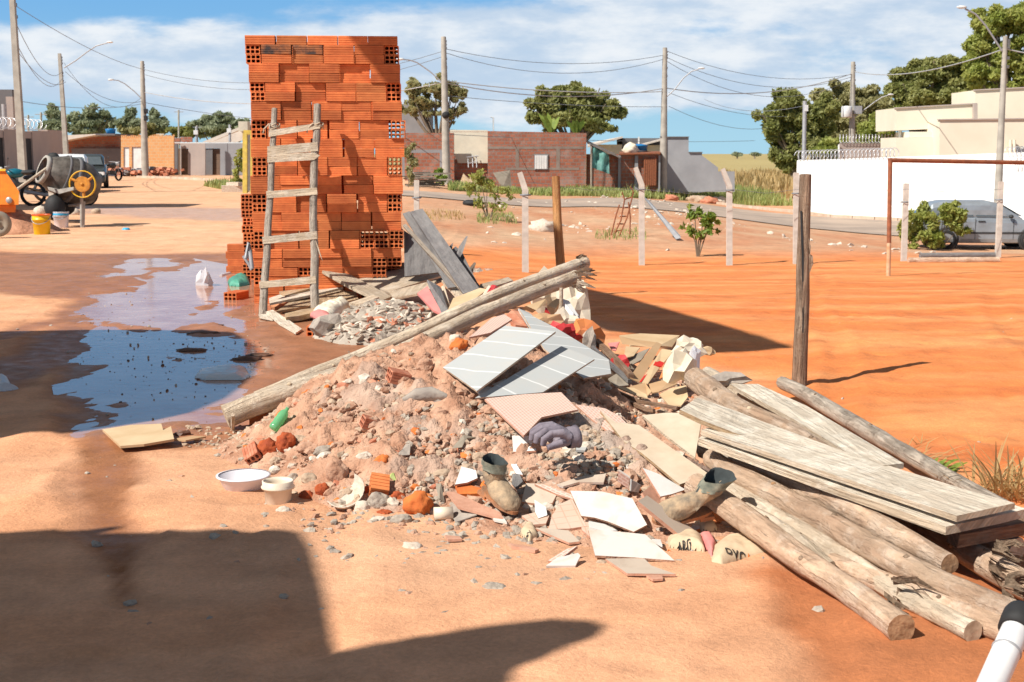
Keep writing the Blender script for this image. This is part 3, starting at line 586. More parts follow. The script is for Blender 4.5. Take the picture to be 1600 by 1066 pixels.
# ------------------------------------------------------------------ rubble heaps
def build_heap(name, x0, x1, y0, y1, st, m, label, mask=None, amp=.05, seed=0):
    xs = np.arange(x0, x1, st); ys = np.arange(y0, y1, st); X, Y = np.meshgrid(xs, ys, indexing='ij'); m0 = M(X, Y)
    rough = (fbm(X*7, Y*7, 201+seed, 5)-.5)*amp*2+(fbm(X*28, Y*28, 231+seed, 3)-.5)*amp*.9
    cell = vn(X*20, Y*20, 251+seed); rough = rough+np.where(cell > .62, (cell-.62)*amp*.9, 0)
    Z = g(X, Y)+np.where(m0 > .002, m0+rough*np.clip(m0*9, .25, 1)+.012, -.05)
    nx, ny = X.shape; idx = np.arange(nx*ny).reshape(nx, ny); keep = (m0 > .0015); k = keep[:-1, :-1] | keep[1:, :-1] | keep[1:, 1:] | keep[:-1, 1:]
    F = np.stack([idx[:-1, :-1], idx[1:, :-1], idx[1:, 1:], idx[:-1, 1:]], -1)[k]
    used = np.unique(F); re = np.full(nx*ny, -1); re[used] = np.arange(len(used)); F = re[F]
    co = np.stack([X, Y, Z], -1).reshape(-1, 3)[used]
    me = bpy.data.meshes.new(name); me.vertices.add(len(used)); me.vertices.foreach_set('co', co.ravel())
    me.loops.add(F.size); me.loops.foreach_set('vertex_index', F.ravel().astype(np.int32)); me.polygons.add(len(F)); me.polygons.foreach_set('loop_start', np.arange(0, F.size, 4)); me.polygons.foreach_set('use_smooth', np.ones(len(F), bool))
    me.update(); me.validate(); x_, y_ = co[:, 0], co[:, 1]; gz = np.clip(1.35-np.hypot((x_-.30)/.42, (y_-5.84)/.48)+(fbm(x_*5, y_*5, 601, 4)-.5)*1.5, 0, 1)*(seed == 0); gz = np.maximum(gz, np.clip((fbm(x_*3.5, y_*3.5, 611, 4)-.66)*7, 0, .5)*(seed == 0)); a = me.attributes.new('grey', 'FLOAT', 'POINT'); a.data.foreach_set('value', gz)
    me.materials.append(Mt[m]); o = bpy.data.objects.new(name, me); COL.objects.link(o); tag(o, label, 'rubble', kind='stuff'); return recenter(o)
Mt['heap'] = mat('pink dusty earth', (.59, .355, .235), (.38, .19, .115), scale=7, rough=.95, bump=1, bscale=60, bdist=.016, detail=11, c3=(.60, .45, .35))
nt = Mt['heap'].node_tree; bs_ = nt.nodes['Principled BSDF']; lk = bs_.inputs['Base Color'].links[0]; src = lk.from_socket; at = nt.nodes.new('ShaderNodeAttribute'); at.attribute_name = 'grey'
hs = nt.nodes.new('ShaderNodeHueSaturation'); hs.inputs['Saturation'].default_value = .55; hs.inputs['Value'].default_value = .84; hs.inputs['Hue'].default_value = .515; nt.links.new(src, hs.inputs['Color']); mx = nt.nodes.new('ShaderNodeMix'); mx.data_type = 'RGBA'; nt.links.new(at.outputs['Fac'], mx.inputs[0]); nt.links.new(src, mx.inputs[6]); nt.links.new(hs.outputs[0], mx.inputs[7]); nt.links.new(mx.outputs[2], bs_.inputs['Base Color'])
Mt['heap_far'] = mat('far red earth', (.58, .3, .18), (.4, .18, .1), scale=4, rough=.95, bump=.8, bscale=20, bdist=.03, detail=9)  # red earth of the far heap, mottled by noise
Mt['heap_grey'] = mat('grey mortar dust', (.46, .40, .33), (.31, .26, .21), scale=8, rough=.95, bump=.8, bscale=60, bdist=.01)
build_heap('rubble_heap', -1.8, 1.75, 4.6, 9.4, .016, 'heap', 'big heap of pink earth and crushed masonry in the foreground', amp=.075)
build_heap('rubble_heap', -1.8, -.2, 9.9, 11.4, .025, 'heap_grey', 'smaller heap of broken mortar chips below the ladder and boards', seed=5)
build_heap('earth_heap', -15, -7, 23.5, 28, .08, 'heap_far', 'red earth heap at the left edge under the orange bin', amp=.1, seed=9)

def rock_template(sub, seed, amp=.35, sc=(1, 1, 1)):
    bm = bmesh.new(); bmesh.ops.create_icosphere(bm, subdivisions=sub, radius=1); r = random.Random(seed)
    vs = []
    for v in bm.verts:
        q = v.co*1.4+Vector((seed*5.1, seed*2.3, seed)); k = 1+amp*mnoise.noise(q)*1.6+r.uniform(-.1, .1); vs.append([v.co.x*k*sc[0], v.co.y*k*sc[1], v.co.z*k*sc[2]])
    fs = [[v.index for v in f.verts] for f in bm.faces]; bm.free(); return np.array(vs), np.array(fs)
def scatter(name, pts, sizes, m, label, flat=1.0, sub=1, seed=1, cat='rubble', sink=.25):
    tm = [rock_template(sub, seed*10+i, sc=(1, .75, .6*flat)) for i in range(6)]; VV = []; FF = []; off = 0
    rg = np.random.default_rng(seed)
    for p, s in zip(pts, sizes):
        v, f = tm[rg.integers(6)]; q = Matrix.Rotation(rg.uniform(0, 6.28), 3, 'Z') @ Matrix.Rotation(rg.normal(0, .5 if flat < .5 else .9), 3, 'X')
        vv = (v*s) @ np.array(q).T+np.array([p[0], p[1], p[2]+s*.5*flat-s*sink*.5]); VV.append(vv); FF.append(f+off); off += len(v)
    VV = np.concatenate(VV); FF = np.concatenate(FF)
    me = bpy.data.meshes.new(name); me.vertices.add(len(VV)); me.vertices.foreach_set('co', VV.ravel()); me.loops.add(FF.size); me.loops.foreach_set('vertex_index', FF.ravel().astype(np.int32))
    me.polygons.add(len(FF)); me.polygons.foreach_set('loop_start', np.arange(0, FF.size, 3)); me.polygons.foreach_set('use_smooth', np.zeros(len(FF), bool)); me.update(); me.validate(); me.materials.append(Mt[m]); o = bpy.data.objects.new(name, me); COL.objects.link(o); tag(o, label, cat, kind='stuff'); return recenter(o)
def heap_pts(n, f, seed):
    rg = np.random.default_rng(seed); x0, x1, y0, y1 = f['b']; P = []
    while len(P) < n:
        x = rg.uniform(x0, x1, 4000); y = rg.uniform(y0, y1, 4000); w = f['w'](x, y); k = rg.uniform(0, 1, 4000) < w
        z = H(x, y)
        for a in np.stack([x, y, z], -1)[k]: P.append(a)
    return np.array(P[:n])
def sz(n, a, b, seed, pw=3): return a+(b-a)*np.random.default_rng(seed).uniform(0, 1, n)**pw
# soil slope stays smooth round (-.25,6.7); mortar shards on the right lobe; grit spills over the street
smooth = lambda x, y: np.clip(1.35-np.hypot((x+.22)/.48, (y-6.75)/.78), 0, 1)
mort = lambda x, y: np.clip(1.15-np.hypot((x-.30)/.44, (y-5.82)/.5), 0, 1)
rim = lambda x, y: np.clip(M(x, y)/.05, 0, 1)*np.clip(1-M(x, y)/.45, .15, 1)
fb = {'b': (-1.7, 1.6, 4.7, 9.3)}
scatter('crumbled_earth', heap_pts(11000, dict(fb, w=lambda x, y: rim(x, y)*(1-.93*smooth(x, y))*(1-.8*mort(x, y))), 1), sz(11000, .003, .03, 2, 4), 'stone_pink', 'crumbled pink earth clods all over the foreground heap', seed=11)
scatter('brick_crumbs', heap_pts(950, dict(fb, w=lambda x, y: rim(x, y)*(1-.97*smooth(x, y))*(1-.9*mort(x, y))), 3), sz(950, .006, .03, 4), 'clay_orange', 'small orange brick crumbs strewn through the foreground heap', seed=12)
scatter('mortar_crumbs', heap_pts(5000, dict(fb, w=lambda x, y: rim(x, y)*.35*(1-.95*smooth(x, y))+mort(x, y)*.9), 5), sz(5000, .004, .032, 6, 3.5), 'stone_tan', 'tan mortar crumbs strewn through the foreground heap', seed=13)
scatter('mortar_chips', heap_pts(3800, dict(fb, w=lambda x, y: mort(x, y)**1.5), 7), sz(3800, .004, .034, 8, 3), 'heap_grey', 'grey dried mortar chips heaped over the broken tiles', flat=.4, seed=14)
fs = {'b': (-1.5, .0, 10.0, 11.3)}; w2 = lambda x, y: np.clip(M(x, y)/.06, 0, 1)*(y < 11.2)
scatter('mortar_chips', heap_pts(1100, dict(fs, w=w2), 9), sz(1100, .015, .07, 10, 2), 'stone_grey', 'grey mortar chips covering the smaller heap', flat=.45, seed=15)
scatter('plaster_chips', heap_pts(500, dict(fs, w=w2), 11), sz(500, .015, .06, 12, 2), 'stone_white', 'pale plaster chips covering the smaller heap', flat=.5, seed=16)
scatter('clay_chips', heap_pts(420, dict(fs, w=w2), 13), sz(420, .015, .055, 14, 2), 'brick_dusty', 'dusty clay chips covering the smaller heap', flat=.5, seed=17)
scatter('stone_chunks', heap_pts(330, dict(fb, w=lambda x, y: rim(x, y)*(1-.97*smooth(x, y))), 31), sz(330, .016, .05, 32, 2), 'stone_pink', 'dusty fist sized lumps all over the foreground heap', sub=2, seed=31)
scatter('stone_chunks', heap_pts(230, dict(fb, w=lambda x, y: rim(x, y)*(1-.97*smooth(x, y))), 33), sz(230, .014, .042, 34, 2), 'stone_white', 'pale plaster lumps all over the foreground heap', sub=2, seed=33)
scatter('brick_chunks', heap_pts(130, dict(fb, w=lambda x, y: rim(x, y)*(1-.97*smooth(x, y))), 35), sz(130, .012, .04, 36, 2), 'brick_dusty', 'dusty brick chips all over the foreground heap', flat=.6, seed=35)
scatter('tile_chips', heap_pts(170, dict(fb, w=lambda x, y: np.clip(1.2-np.hypot((x-.35)/.6, (y-5.55)/.6), 0, 1)), 37), sz(170, .008, .035, 38, 2), 'tile_clay', 'small clay tile chips among the broken tiles', flat=.25, seed=37)
scatter('tile_chips', heap_pts(90, dict(fb, w=lambda x, y: np.clip(1.2-np.hypot((x-.35)/.6, (y-5.55)/.6), 0, 1)), 39), sz(90, .006, .028, 40, 2), 'tile_cream', 'small cream tile chips among the broken tiles', flat=.25, seed=39)
# spill on the street
sp = {'b': (-1.6, 1.1, 3.9, 6.4)}
ws = lambda x, y: np.clip(1.25-np.hypot((x-.15)/1.15, (y-5.35)/.95), 0, 1)**2*.9+.012
scatter('street_grit', heap_pts(5200, dict(sp, w=ws), 15), sz(5200, .002, .028, 16, 5), 'stone_grey', 'grey grit spilled over the street in front of the heap', seed=18)
scatter('street_grit', heap_pts(3600, dict(sp, w=ws), 17), sz(3600, .002, .024, 18, 4.5), 'stone_pink', 'pinkish grit spilled over the street in front of the heap', seed=19)
allb = {'b': (-4.5, 5.5, 3.4, 14)}
cl = lambda x, y: np.clip(1-np.hypot((x+.03)/.28, (y-4.42)/.13), 0, 1)+np.clip(1-np.hypot((x-.16)/.16, (y-4.55)/.12), 0, 1)+np.clip(1-np.hypot((x+.28)/.2, (y-4.75)/.2), 0, 1)
scatter('mortar_crumbs', heap_pts(420, dict(sp, w=cl), 51), sz(420, .003, .02, 52, 3), 'stone_grey', 'crusty grey mortar crumbs dropped farthest forward on the street', flat=.6, seed=51)
scatter('pebbles', heap_pts(2600, dict(allb, w=lambda x, y: .3+0*x), 19), sz(2600, .0015, .016, 20, 5), 'heap_grey', 'tiny loose pebbles all over the earth', seed=20)
Mt['mud'] = mat('wet mud clod', (.16, .075, .045), (.09, .045, .03), scale=20, rough=.5)
scatter('mud_clods', heap_pts(330, {'b': (-3.9, -1.2, 6.4, 13), 'w': lambda x, y: np.clip(sdist(x, y, WET)*3, 0, 1)*np.clip((fbm(x*1.5, y*1.2, 301, 3)-.4)*5, 0, 1)}, 21), sz(330, .003, .014, 22, 3.5), 'mud', 'wet dark mud clods sticking out of the puddle', flat=.6, seed=21)
gs = lambda x, y: np.clip(sdist(x, y, wpoly([(290, 668), (345, 670), (440, 668), (470, 700), (390, 712), (300, 700)]))*8+.3, 0, 1)
scatter('gravel_streak', heap_pts(420, {'b': (-2.0, -.9, 6.2, 7.4), 'w': gs}, 23), sz(420, .005, .022, 24, 2.5), 'stone_tan', 'brown gravel streak beside the log end', seed=22)
fm = {'b': (-1, 9, 27, 66)}
scatter('lot_debris', heap_pts(420, dict(fm, w=lambda x, y: np.clip((fbm(x*.5, y*.2, 401, 3)-.45)*6, 0, 1)), 25), sz(420, .02, .13, 26, 3), 'stone_white', 'pale rubble scattered over the far part of the lot', seed=23, flat=.6)
lp = wpoly([(735, 400), (800, 404), (795, 418), (730, 428)])
scatter('lot_debris', heap_pts(260, {'b': (-1.2, .4, 15, 20), 'w': lambda x, y: np.clip(sdist(x, y, lp)*3+.4, 0, 1)}, 27), sz(260, .01, .06, 28, 2), 'stone_grey', 'patch of grey rubble on the lot behind the leaning planks', seed=24, flat=.5)

# ------------------------------------------------------------------ unseen casters added left of the camera for the ground shadows
def shadow_slab(px, h, label, posts=(), h2=None):
    """an added unseen sheet shaped so its shadow fills the ground outline px"""
    w = MB(); top = []
    for i, p in enumerate(px):
        q = p if len(p) == 3 else gnd(*p); hh = h if h2 is None else h2[i]
        k = (hh-q[2])/math.tan(SUN_EL); top.append(Vector((q[0]+SD.x*k, q[1]+SD.y*k, hh)))
    t = thing('shadow_caster', (top[0].x, top[0].y, 0), label, 'tarpaulin', 'unseen shadow casters added beside the street')
    w.prism(top, (0, 0, .04)); w.build('cloth', 'tarp_green', t)
    for i in posts:
        p = top[i]; m = MB(); m.tube([(p.x, p.y, p.z), (p.x, p.y, -.2)], .04); m.build('pole', 'wood_grey', t)
E = lambda px: [tuple(gnd(*p)) for p in px]
shadow_slab([(-4.6, 5.05, 0)]+E([(0, 842), (180, 836), (440, 836), (462, 840), (478, 868), (494, 930), (512, 1028), (560, 1024), (640, 1008), (740, 990), (860, 979), (915, 980), (941, 990), (925, 1005), (880, 1024), (840, 1042), (800, 1056), (790, 1068)])+[(-.2, 3.3, 0), (-4.6, 3.0, 0)], 4.2, 'large unseen green sheet added to cast the foreground shadow', posts=(0, 18))
shadow_slab([(-7, 10.85, 0)]+E([(0, 519), (150, 516), (300, 517), (362, 522), (392, 540), (397, 566), (385, 592), (345, 622), (290, 645), (232, 658), (120, 675), (0, 690)])+[(-7, 6.9, 0)], 4.2, 'unseen green sheet added to cast the shadow over the puddle', posts=(0, 13))
shadow_slab(E([(872, 447), (905, 450), (1000, 474), (1100, 505), (1200, 533), (1237, 545), (1180, 551), (1110, 554), (1045, 552), (990, 524), (950, 520), (930, 512), (890, 492)]), 6.6, 'high unseen green sheet added to cast the wedge shadow on the lot')

w = MB(); pts = []  # added out of view, shaped so its thin shadow line crosses the street
for px_, py_ in ((-60, 850), (60, 842), (150, 832), (186, 825)):
    q = gnd(px_, py_); k = 4.0/math.tan(SUN_EL); pts.append((q.x+SD.x*k, q.y+SD.y*k, 4.0))
w.tube(pts, [.05, .05, .04, .02], 8); w.tube([pts[0], (pts[0][0], pts[0][1], -.1)], .04, 6); o = w.build('shadow_boom', 'wood_grey'); tag(o, 'unseen mast and boom added to cast a thin street shadow', 'mast'); recenter(o)

# ------------------------------------------------------------------ trees and plants
def leaf_cloud(C, n, s, seed, droop=0.):
    """n leaf faces of size s round clump centres C [(x,y,z,rx,ry,rz)]"""
    rg = np.random.default_rng(seed); C = np.array(C); vol = (C[:, 3]*C[:, 4]*C[:, 5]); k = rg.choice(len(C), n, p=vol**.75/np.sum(vol**.75))
    d = rg.normal(size=(n, 3)); d /= np.linalg.norm(d, axis=1)[:, None]; r = (rg.uniform(.12, 1.0, n)**.5*1.12)[:, None]
    P = C[k, :3]+d*r*C[k, 3:6]
    a = rg.normal(size=(n, 3)); a[:, 2] -= droop; a /= np.linalg.norm(a, axis=1)[:, None]; b = rg.normal(size=(n, 3)); b -= a*np.sum(a*b, 1)[:, None]; b /= np.linalg.norm(b, axis=1)[:, None]
    ss = s*rg.uniform(.6, 1.4, n)[:, None]; w = .45
    V = np.stack([P-a*ss, P+b*ss*w, P+a*ss, P-b*ss*w], 1).reshape(-1, 3)
    ct = rg.uniform(0, 1, len(C)); t = np.clip(ct[k]*.6+rg.uniform(0, .4, n), 0, 1)
    return V, np.repeat(t, 4)
def leaf_obj(name, V, t, m, parent=None):
    off = Vector(parent.location) if parent is not None else Vector((0, 0, 0)); V = V-np.array(off)
    F = np.arange(len(V)).astype(np.int32); me = bpy.data.meshes.new(name); me.vertices.add(len(V)); me.vertices.foreach_set('co', V.ravel()); me.loops.add(len(V)); me.loops.foreach_set('vertex_index', F)
    me.polygons.add(len(V)//4); me.polygons.foreach_set('loop_start', np.arange(0, len(V), 4)); me.update()
    a = me.attributes.new('tint', 'FLOAT', 'POINT'); a.data.foreach_set('value', t); me.materials.append(Mt[m]); o = bpy.data.objects.new(name, me); COL.objects.link(o)
    if parent is not None: o.parent = parent
    return o
def tree(label, base_px, dep, blobs, n, s, m, group=None, trunk_r=.25, name='tree', cl=9, cat='tree', base_z=None, open_=1.0):
    """blobs: (px, py, rx_px, ry_px) in the photo, clumps grow round them"""
    rr = random.Random(hash(label) % 1000 if False else len(label)*31+int(base_px)); q = dep/FPX
    b = D(base_px, 300, dep); bz = float(g(b.x, b.y)) if base_z is None else base_z; base = Vector((b.x, b.y, bz))
    t = thing(name, base, label, cat, group); C = []; tr = MB(); cent = []
    for (px, py, rx, ry) in blobs:
        c = D(px, py, dep); R1 = rx*q; R2 = ry*q; cent.append((c, R1, R2))
        for i in range(int(cl*1.9)):
            th = rr.uniform(0, 6.28); ph = math.acos(rr.uniform(-1, 1)); rad = rr.uniform(.3, 1.05)
            p = c+Vector((R1*math.sin(ph)*math.cos(th)*rad, R1*.9*math.sin(ph)*math.sin(th)*rad, R2*math.cos(ph)*rad)); e = rr.uniform(.24, .46)*open_
            C.append((p.x, p.y, p.z, R1*e, R1*e, R2*e*.8))
    top = sum((c for c, _, _ in cent), Vector())/len(cent); fork = base.lerp(Vector((top.x, top.y, base.z+(top.z-base.z)*.8)), .5)
    mid = base.lerp(fork, .5)+Vector((rr.uniform(-.2, .2), 0, 0))*trunk_r*4
    tr.tube([base-Vector((0, 0, .2)), mid, fork], [trunk_r, trunk_r*.8, trunk_r*.65], 9)
    for c, R1, R2 in cent:
        for j in range(3):
            e = c+Vector((rr.uniform(-.6, .6)*R1, rr.uniform(-.6, .6)*R1, rr.uniform(-.5, .6)*R2)); k = fork.lerp(e, .5)+Vector((0, 0, -.1*R2))
            tr.tube([fork, k, e], [trunk_r*.45, trunk_r*.3, trunk_r*.08], 6)
    V, tt = leaf_cloud(C, int(n*(3.6 if n > 4000 else 2.4)), s*(.55 if n > 4000 else .68), len(label)*7+int(base_px)); leaf_obj('crown', V, tt, m, t); tr.build('trunk', 'trunk', t); return t

tree('round olive tree rising behind the brick house', 893, 97, [(845, 165, 24, 26), (880, 150, 30, 24), (920, 152, 30, 24), (955, 172, 26, 16), (900, 180, 40, 20), (930, 195, 30, 14), (868, 190, 18, 20)], 6500, .3, 'leaf_a', trunk_r=.4, cl=10)
tree('sparse tree behind the left brick wall and power pole', 690, 84, [(650, 140, 20, 22), (690, 138, 24, 20), (712, 150, 18, 20), (665, 165, 24, 16), (705, 178, 20, 14), (640, 168, 14, 18)], 2600, .22, 'leaf_c', trunk_r=.25, cl=8, open_=.85)
tree('large green tree nearest the dry field, left of the wooded clump', 1245, 112, [(1205, 185, 28, 38), (1240, 165, 32, 30), (1215, 225, 24, 30), (1262, 200, 30, 40), (1232, 250, 24, 24), (1285, 175, 26, 30), (1280, 235, 30, 30)], 8500, .4, 'leaf_a', 'trees behind the white wall', trunk_r=.5, cl=11)
tree('yellowish tree in the middle of the wooded clump behind the transformer', 1320, 118, [(1310, 160, 32, 30), (1350, 158, 30, 26), (1330, 200, 34, 34), (1375, 190, 26, 36), (1300, 215, 26, 34)], 7500, .42, 'leaf_c', 'trees behind the white wall', trunk_r=.5, cl=10)
tree('bright green low tree beside the pale modern house', 1385, 98, [(1370, 205, 24, 26), (1395, 190, 16, 24), (1350, 232, 24, 20), (1392, 222, 16, 18), (1300, 235, 26, 18)], 4200, .3, 'leaf_e', 'trees behind the white wall', trunk_r=.3, cl=9)
tree('tall spreading tree above the roof of the pale modern house', 1450, 122, [(1420, 125, 34, 30), (1460, 112, 34, 26), (1500, 118, 34, 30), (1440, 155, 40, 28), (1490, 152, 36, 28), (1400, 160, 22, 28)], 9500, .42, 'leaf_a', 'trees behind the white wall', trunk_r=.6, cl=11)
tree('tallest tree at the upper right edge behind the house', 1570, 112, [(1545, 40, 30, 28), (1590, 30, 34, 32), (1535, 80, 30, 28), (1580, 85, 38, 32), (1540, 120, 34, 26), (1600, 125, 34, 30), (1635, 60, 40, 44)], 10500, .38, 'leaf_e', 'trees behind the white wall', trunk_r=.6, cl=11)
for i, (b, bl, m, lab) in enumerate([
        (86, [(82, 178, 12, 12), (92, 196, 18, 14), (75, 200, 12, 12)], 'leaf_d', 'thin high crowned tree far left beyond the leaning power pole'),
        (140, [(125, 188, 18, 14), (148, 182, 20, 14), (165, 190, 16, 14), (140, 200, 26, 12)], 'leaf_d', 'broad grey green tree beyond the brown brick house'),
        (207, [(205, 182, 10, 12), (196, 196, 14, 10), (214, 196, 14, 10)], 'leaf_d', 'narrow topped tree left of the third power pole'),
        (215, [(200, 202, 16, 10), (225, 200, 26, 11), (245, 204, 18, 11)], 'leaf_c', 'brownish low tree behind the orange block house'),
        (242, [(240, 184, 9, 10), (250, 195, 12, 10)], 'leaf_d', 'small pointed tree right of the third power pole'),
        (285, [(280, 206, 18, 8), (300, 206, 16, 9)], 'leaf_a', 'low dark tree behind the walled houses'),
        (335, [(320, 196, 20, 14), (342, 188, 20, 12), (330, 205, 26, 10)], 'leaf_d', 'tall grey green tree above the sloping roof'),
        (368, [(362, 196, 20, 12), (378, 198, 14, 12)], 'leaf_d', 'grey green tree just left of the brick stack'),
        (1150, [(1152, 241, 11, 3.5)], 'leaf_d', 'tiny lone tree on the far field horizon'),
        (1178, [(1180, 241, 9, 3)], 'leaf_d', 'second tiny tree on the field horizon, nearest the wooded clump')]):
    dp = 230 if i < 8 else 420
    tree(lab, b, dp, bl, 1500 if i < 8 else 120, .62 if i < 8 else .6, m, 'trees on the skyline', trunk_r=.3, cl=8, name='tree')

def sapling(label, base, dep, blobs, n, s, m, name='sapling', stems=3, cat='shrub', droop=.6):
    b = gnd(*base) if base else None; q = depth(b)/FPX; rr = random.Random(int(base[0])); t = thing(name, b, label, cat); C = []; st = MB(); dd = depth(b)
    for (px, py, rx, ry) in blobs:
        c = D(px, py, dd); st.tube([b-Vector((0, 0, .05)), b.lerp(c, .5)+Vector((rr.uniform(-.06, .06), 0, .05)), c+Vector((0, 0, ry*q*.5))], [.018, .012, .005], 6)
        for i in range(7):
            p = c+Vector((rr.gauss(0, .5)*rx*q, rr.gauss(0, .5)*rx*q, rr.gauss(0, .5)*ry*q)); C.append((p.x, p.y, p.z, rx*q*.45, rx*q*.45, ry*q*.45))
    V, tt = leaf_cloud(C, int(n*1.6), s*.72, int(base[0]), droop); leaf_obj('foliage', V, tt, m, t); st.build('stem', 'trunk', t); return t
sapling('loose leafed bush growing on the lot right of the brick stack', (763, 345), 0, [(748, 275, 14, 12), (762, 290, 16, 14), (780, 300, 14, 12), (752, 315, 10, 10), (778, 322, 12, 9), (735, 290, 9, 12)], 520, .085, 'leaf_e', stems=5)
sapling('small mango sapling with drooping leaves between two concrete posts', (1090, 402), 0, [(1085, 335, 9, 14), (1098, 342, 14, 14), (1112, 352, 10, 10), (1078, 362, 8, 10), (1095, 365, 12, 8)], 330, .085, 'leaf_b', name='mango_sapling')
sapling('feathery green bush growing in front of the silver hatchback', (1462, 392), 0, [(1440, 350, 16, 20), (1455, 368, 18, 16), (1475, 335, 20, 14), (1495, 345, 18, 18), (1415, 352, 12, 16), (1462, 375, 16, 14), (1490, 325, 18, 10), (1425, 368, 16, 12), (1500, 360, 12, 12), (1450, 335, 18, 12)], 4600, .09, 'leaf_e', name='bush')
sapling('green shrub at the foot of the left brick wall', (687, 291), 0, [(685, 272, 8, 10), (690, 280, 8, 7)], 420, .12, 'leaf_b', name='shrub')
sapling('climbing shrub against the left end of the brick wall', (638, 293), 0, [(640, 235, 6, 14), (646, 252, 8, 14), (640, 275, 6, 12)], 420, .13, 'leaf_c', name='shrub')
sapling('small shrub beside the yellow gate posts left of the stack', (374, 297), 0, [(374, 250, 5, 14), (370, 270, 8, 8), (378, 288, 14, 6)], 420, .13, 'leaf_e', name='shrub')
# banana plants above the brick house
for px, py0, lab in ((862, 168, 'banana plant with upright leaves above the brick house roof, left of the pair'), (900, 185, 'shorter banana plant above the brick house roof, right of the pair')):
    b = D(px, 262, 82); t = thing('banana_plant', b, lab, 'plant', 'banana plants behind the brick house'); st = MB(); st.tube([b-Vector((0, 0, 1.4)), D(px, 215, 82)], [.12, .09], 8); st.build('stem', 'leafstem' if 'leafstem' in Mt else 'trunk', t)
    lf = MB(); rr = random.Random(px)
    for i in range(7):
        a = rr.uniform(0, 6.28); L = rr.uniform(1.2, 1.9)*(1 if px == 862 else .75); o = D(px, 212, 82); pts = []
        for k in range(6):
            u = k/5; pts.append(o+Vector((math.cos(a)*u*L*.35+math.cos(a)*u*u*.2, math.sin(a)*u*L*.35, L*u*(1-.25*u))))
        for k in range(5):
            w0 = .18*math.sin(math.pi*(k/5)*.9+.15); w1 = .18*math.sin(math.pi*min(1, (k+1)/5)*.9+.15) if k < 4 else .01; n = Vector((-math.sin(a), math.cos(a), 0)) if abs(math.cos(a)) < .7 else Vector((1, 0, 0))
            lf.add([pts[k]-n*w0, pts[k]+n*w0, pts[k+1]+n*w1, pts[k+1]-n*w1], [(0, 1, 2, 3)])
    o = lf.build('leaf_crown', 'leaf_b', t); a = o.data.attributes.new('tint', 'FLOAT', 'POINT'); a.data.foreach_set('value', [rr.uniform(.3, 1) for _ in o.data.vertices])

# grass strips (stuff)
def grass(name, poly, n, h, m, label, seed, wid=.02, zf=g):
    P = wpoly(poly); xs = [p[0] for p in P]; ys = [p[1] for p in P]; rg = np.random.default_rng(seed); pts = []
    while len(pts) < n:
        x = rg.uniform(min(xs), max(xs), n*2); y = rg.uniform(min(ys), max(ys), n*2); k = inpoly(x, y, P) & (fbm(x*.6, y*.6, seed, 3) > rg.uniform(.25, .62, n*2)); pts += list(zip(x[k], y[k]))
    pts = np.array(pts[:n]); z = g(pts[:, 0], pts[:, 1]); a = rg.uniform(0, 6.28, n); hh = h*rg.uniform(.4, 1.3, n)*(.5+fbm(pts[:, 0]*.8, pts[:, 1]*.8, seed+5, 3)); ln = rg.uniform(0, .55, n)*hh
    b = np.stack([pts[:, 0], pts[:, 1], z-.02], -1); dx = np.stack([np.cos(a), np.sin(a), 0*a], -1); side = np.stack([-np.sin(a), np.cos(a), 0*a], -1)*wid*(1+h)
    tp = b+dx*ln[:, None]+np.stack([0*a, 0*a, hh], -1); md = b+dx*ln[:, None]*.35+np.stack([0*a, 0*a, hh*.6], -1)
    V = np.stack([b-side, b+side, md+side*.8, md-side*.8, md-side*.8, md+side*.8, tp+side*.05, tp-side*.05], 1).reshape(-1, 3); t = np.repeat(rg.uniform(0, 1, n), 8)
    o = leaf_obj(name, V, t, m); tag(o, label, 'grass', kind='stuff'); return recenter(o)
grass('verge_grass', [(700, 294), (760, 297), (900, 300), (1010, 303), (1080, 314), (960, 309), (800, 303), (700, 298)], 9000, .3, 'grass_green', 'green verge grass along the asphalt before the brick house', 3, .03)
grass('verge_grass', [(965, 293), (1040, 293), (1130, 287), (1160, 292), (1240, 322), (1190, 322), (1100, 316), (980, 305)], 17000, .5, 'grass_green', 'tall green grass at the foot of the stepped grey wall', 4, .02)
grass('field_grass', [(1105, 280), (1240, 275), (1240, 312), (1150, 300)], 3500, .9, 'grass_dry', 'tall dry grass at the near edge of the field', 5, .05)
grass('street_grass', [(318, 291), (370, 290), (388, 300), (360, 299)], 900, .3, 'grass_green', 'green grass tuft patch at the kerb left of the stack', 6, .03)
grass('lot_grass', [(650, 332), (720, 330), (730, 345), (660, 346)], 350, .12, 'grass_dry', 'thin dry grass on the lot behind the stack', 7, .012)
grass('lot_grass', [(745, 336), (800, 336), (810, 352), (745, 350)], 420, .16, 'grass_green', 'thin grass round the foot of the lot bush', 8, .012)
grass('lot_grass', [(930, 360), (1010, 358), (1010, 378), (930, 380)], 300, .14, 'grass_green', 'thin grass under the rusty ladder frame', 9, .012)

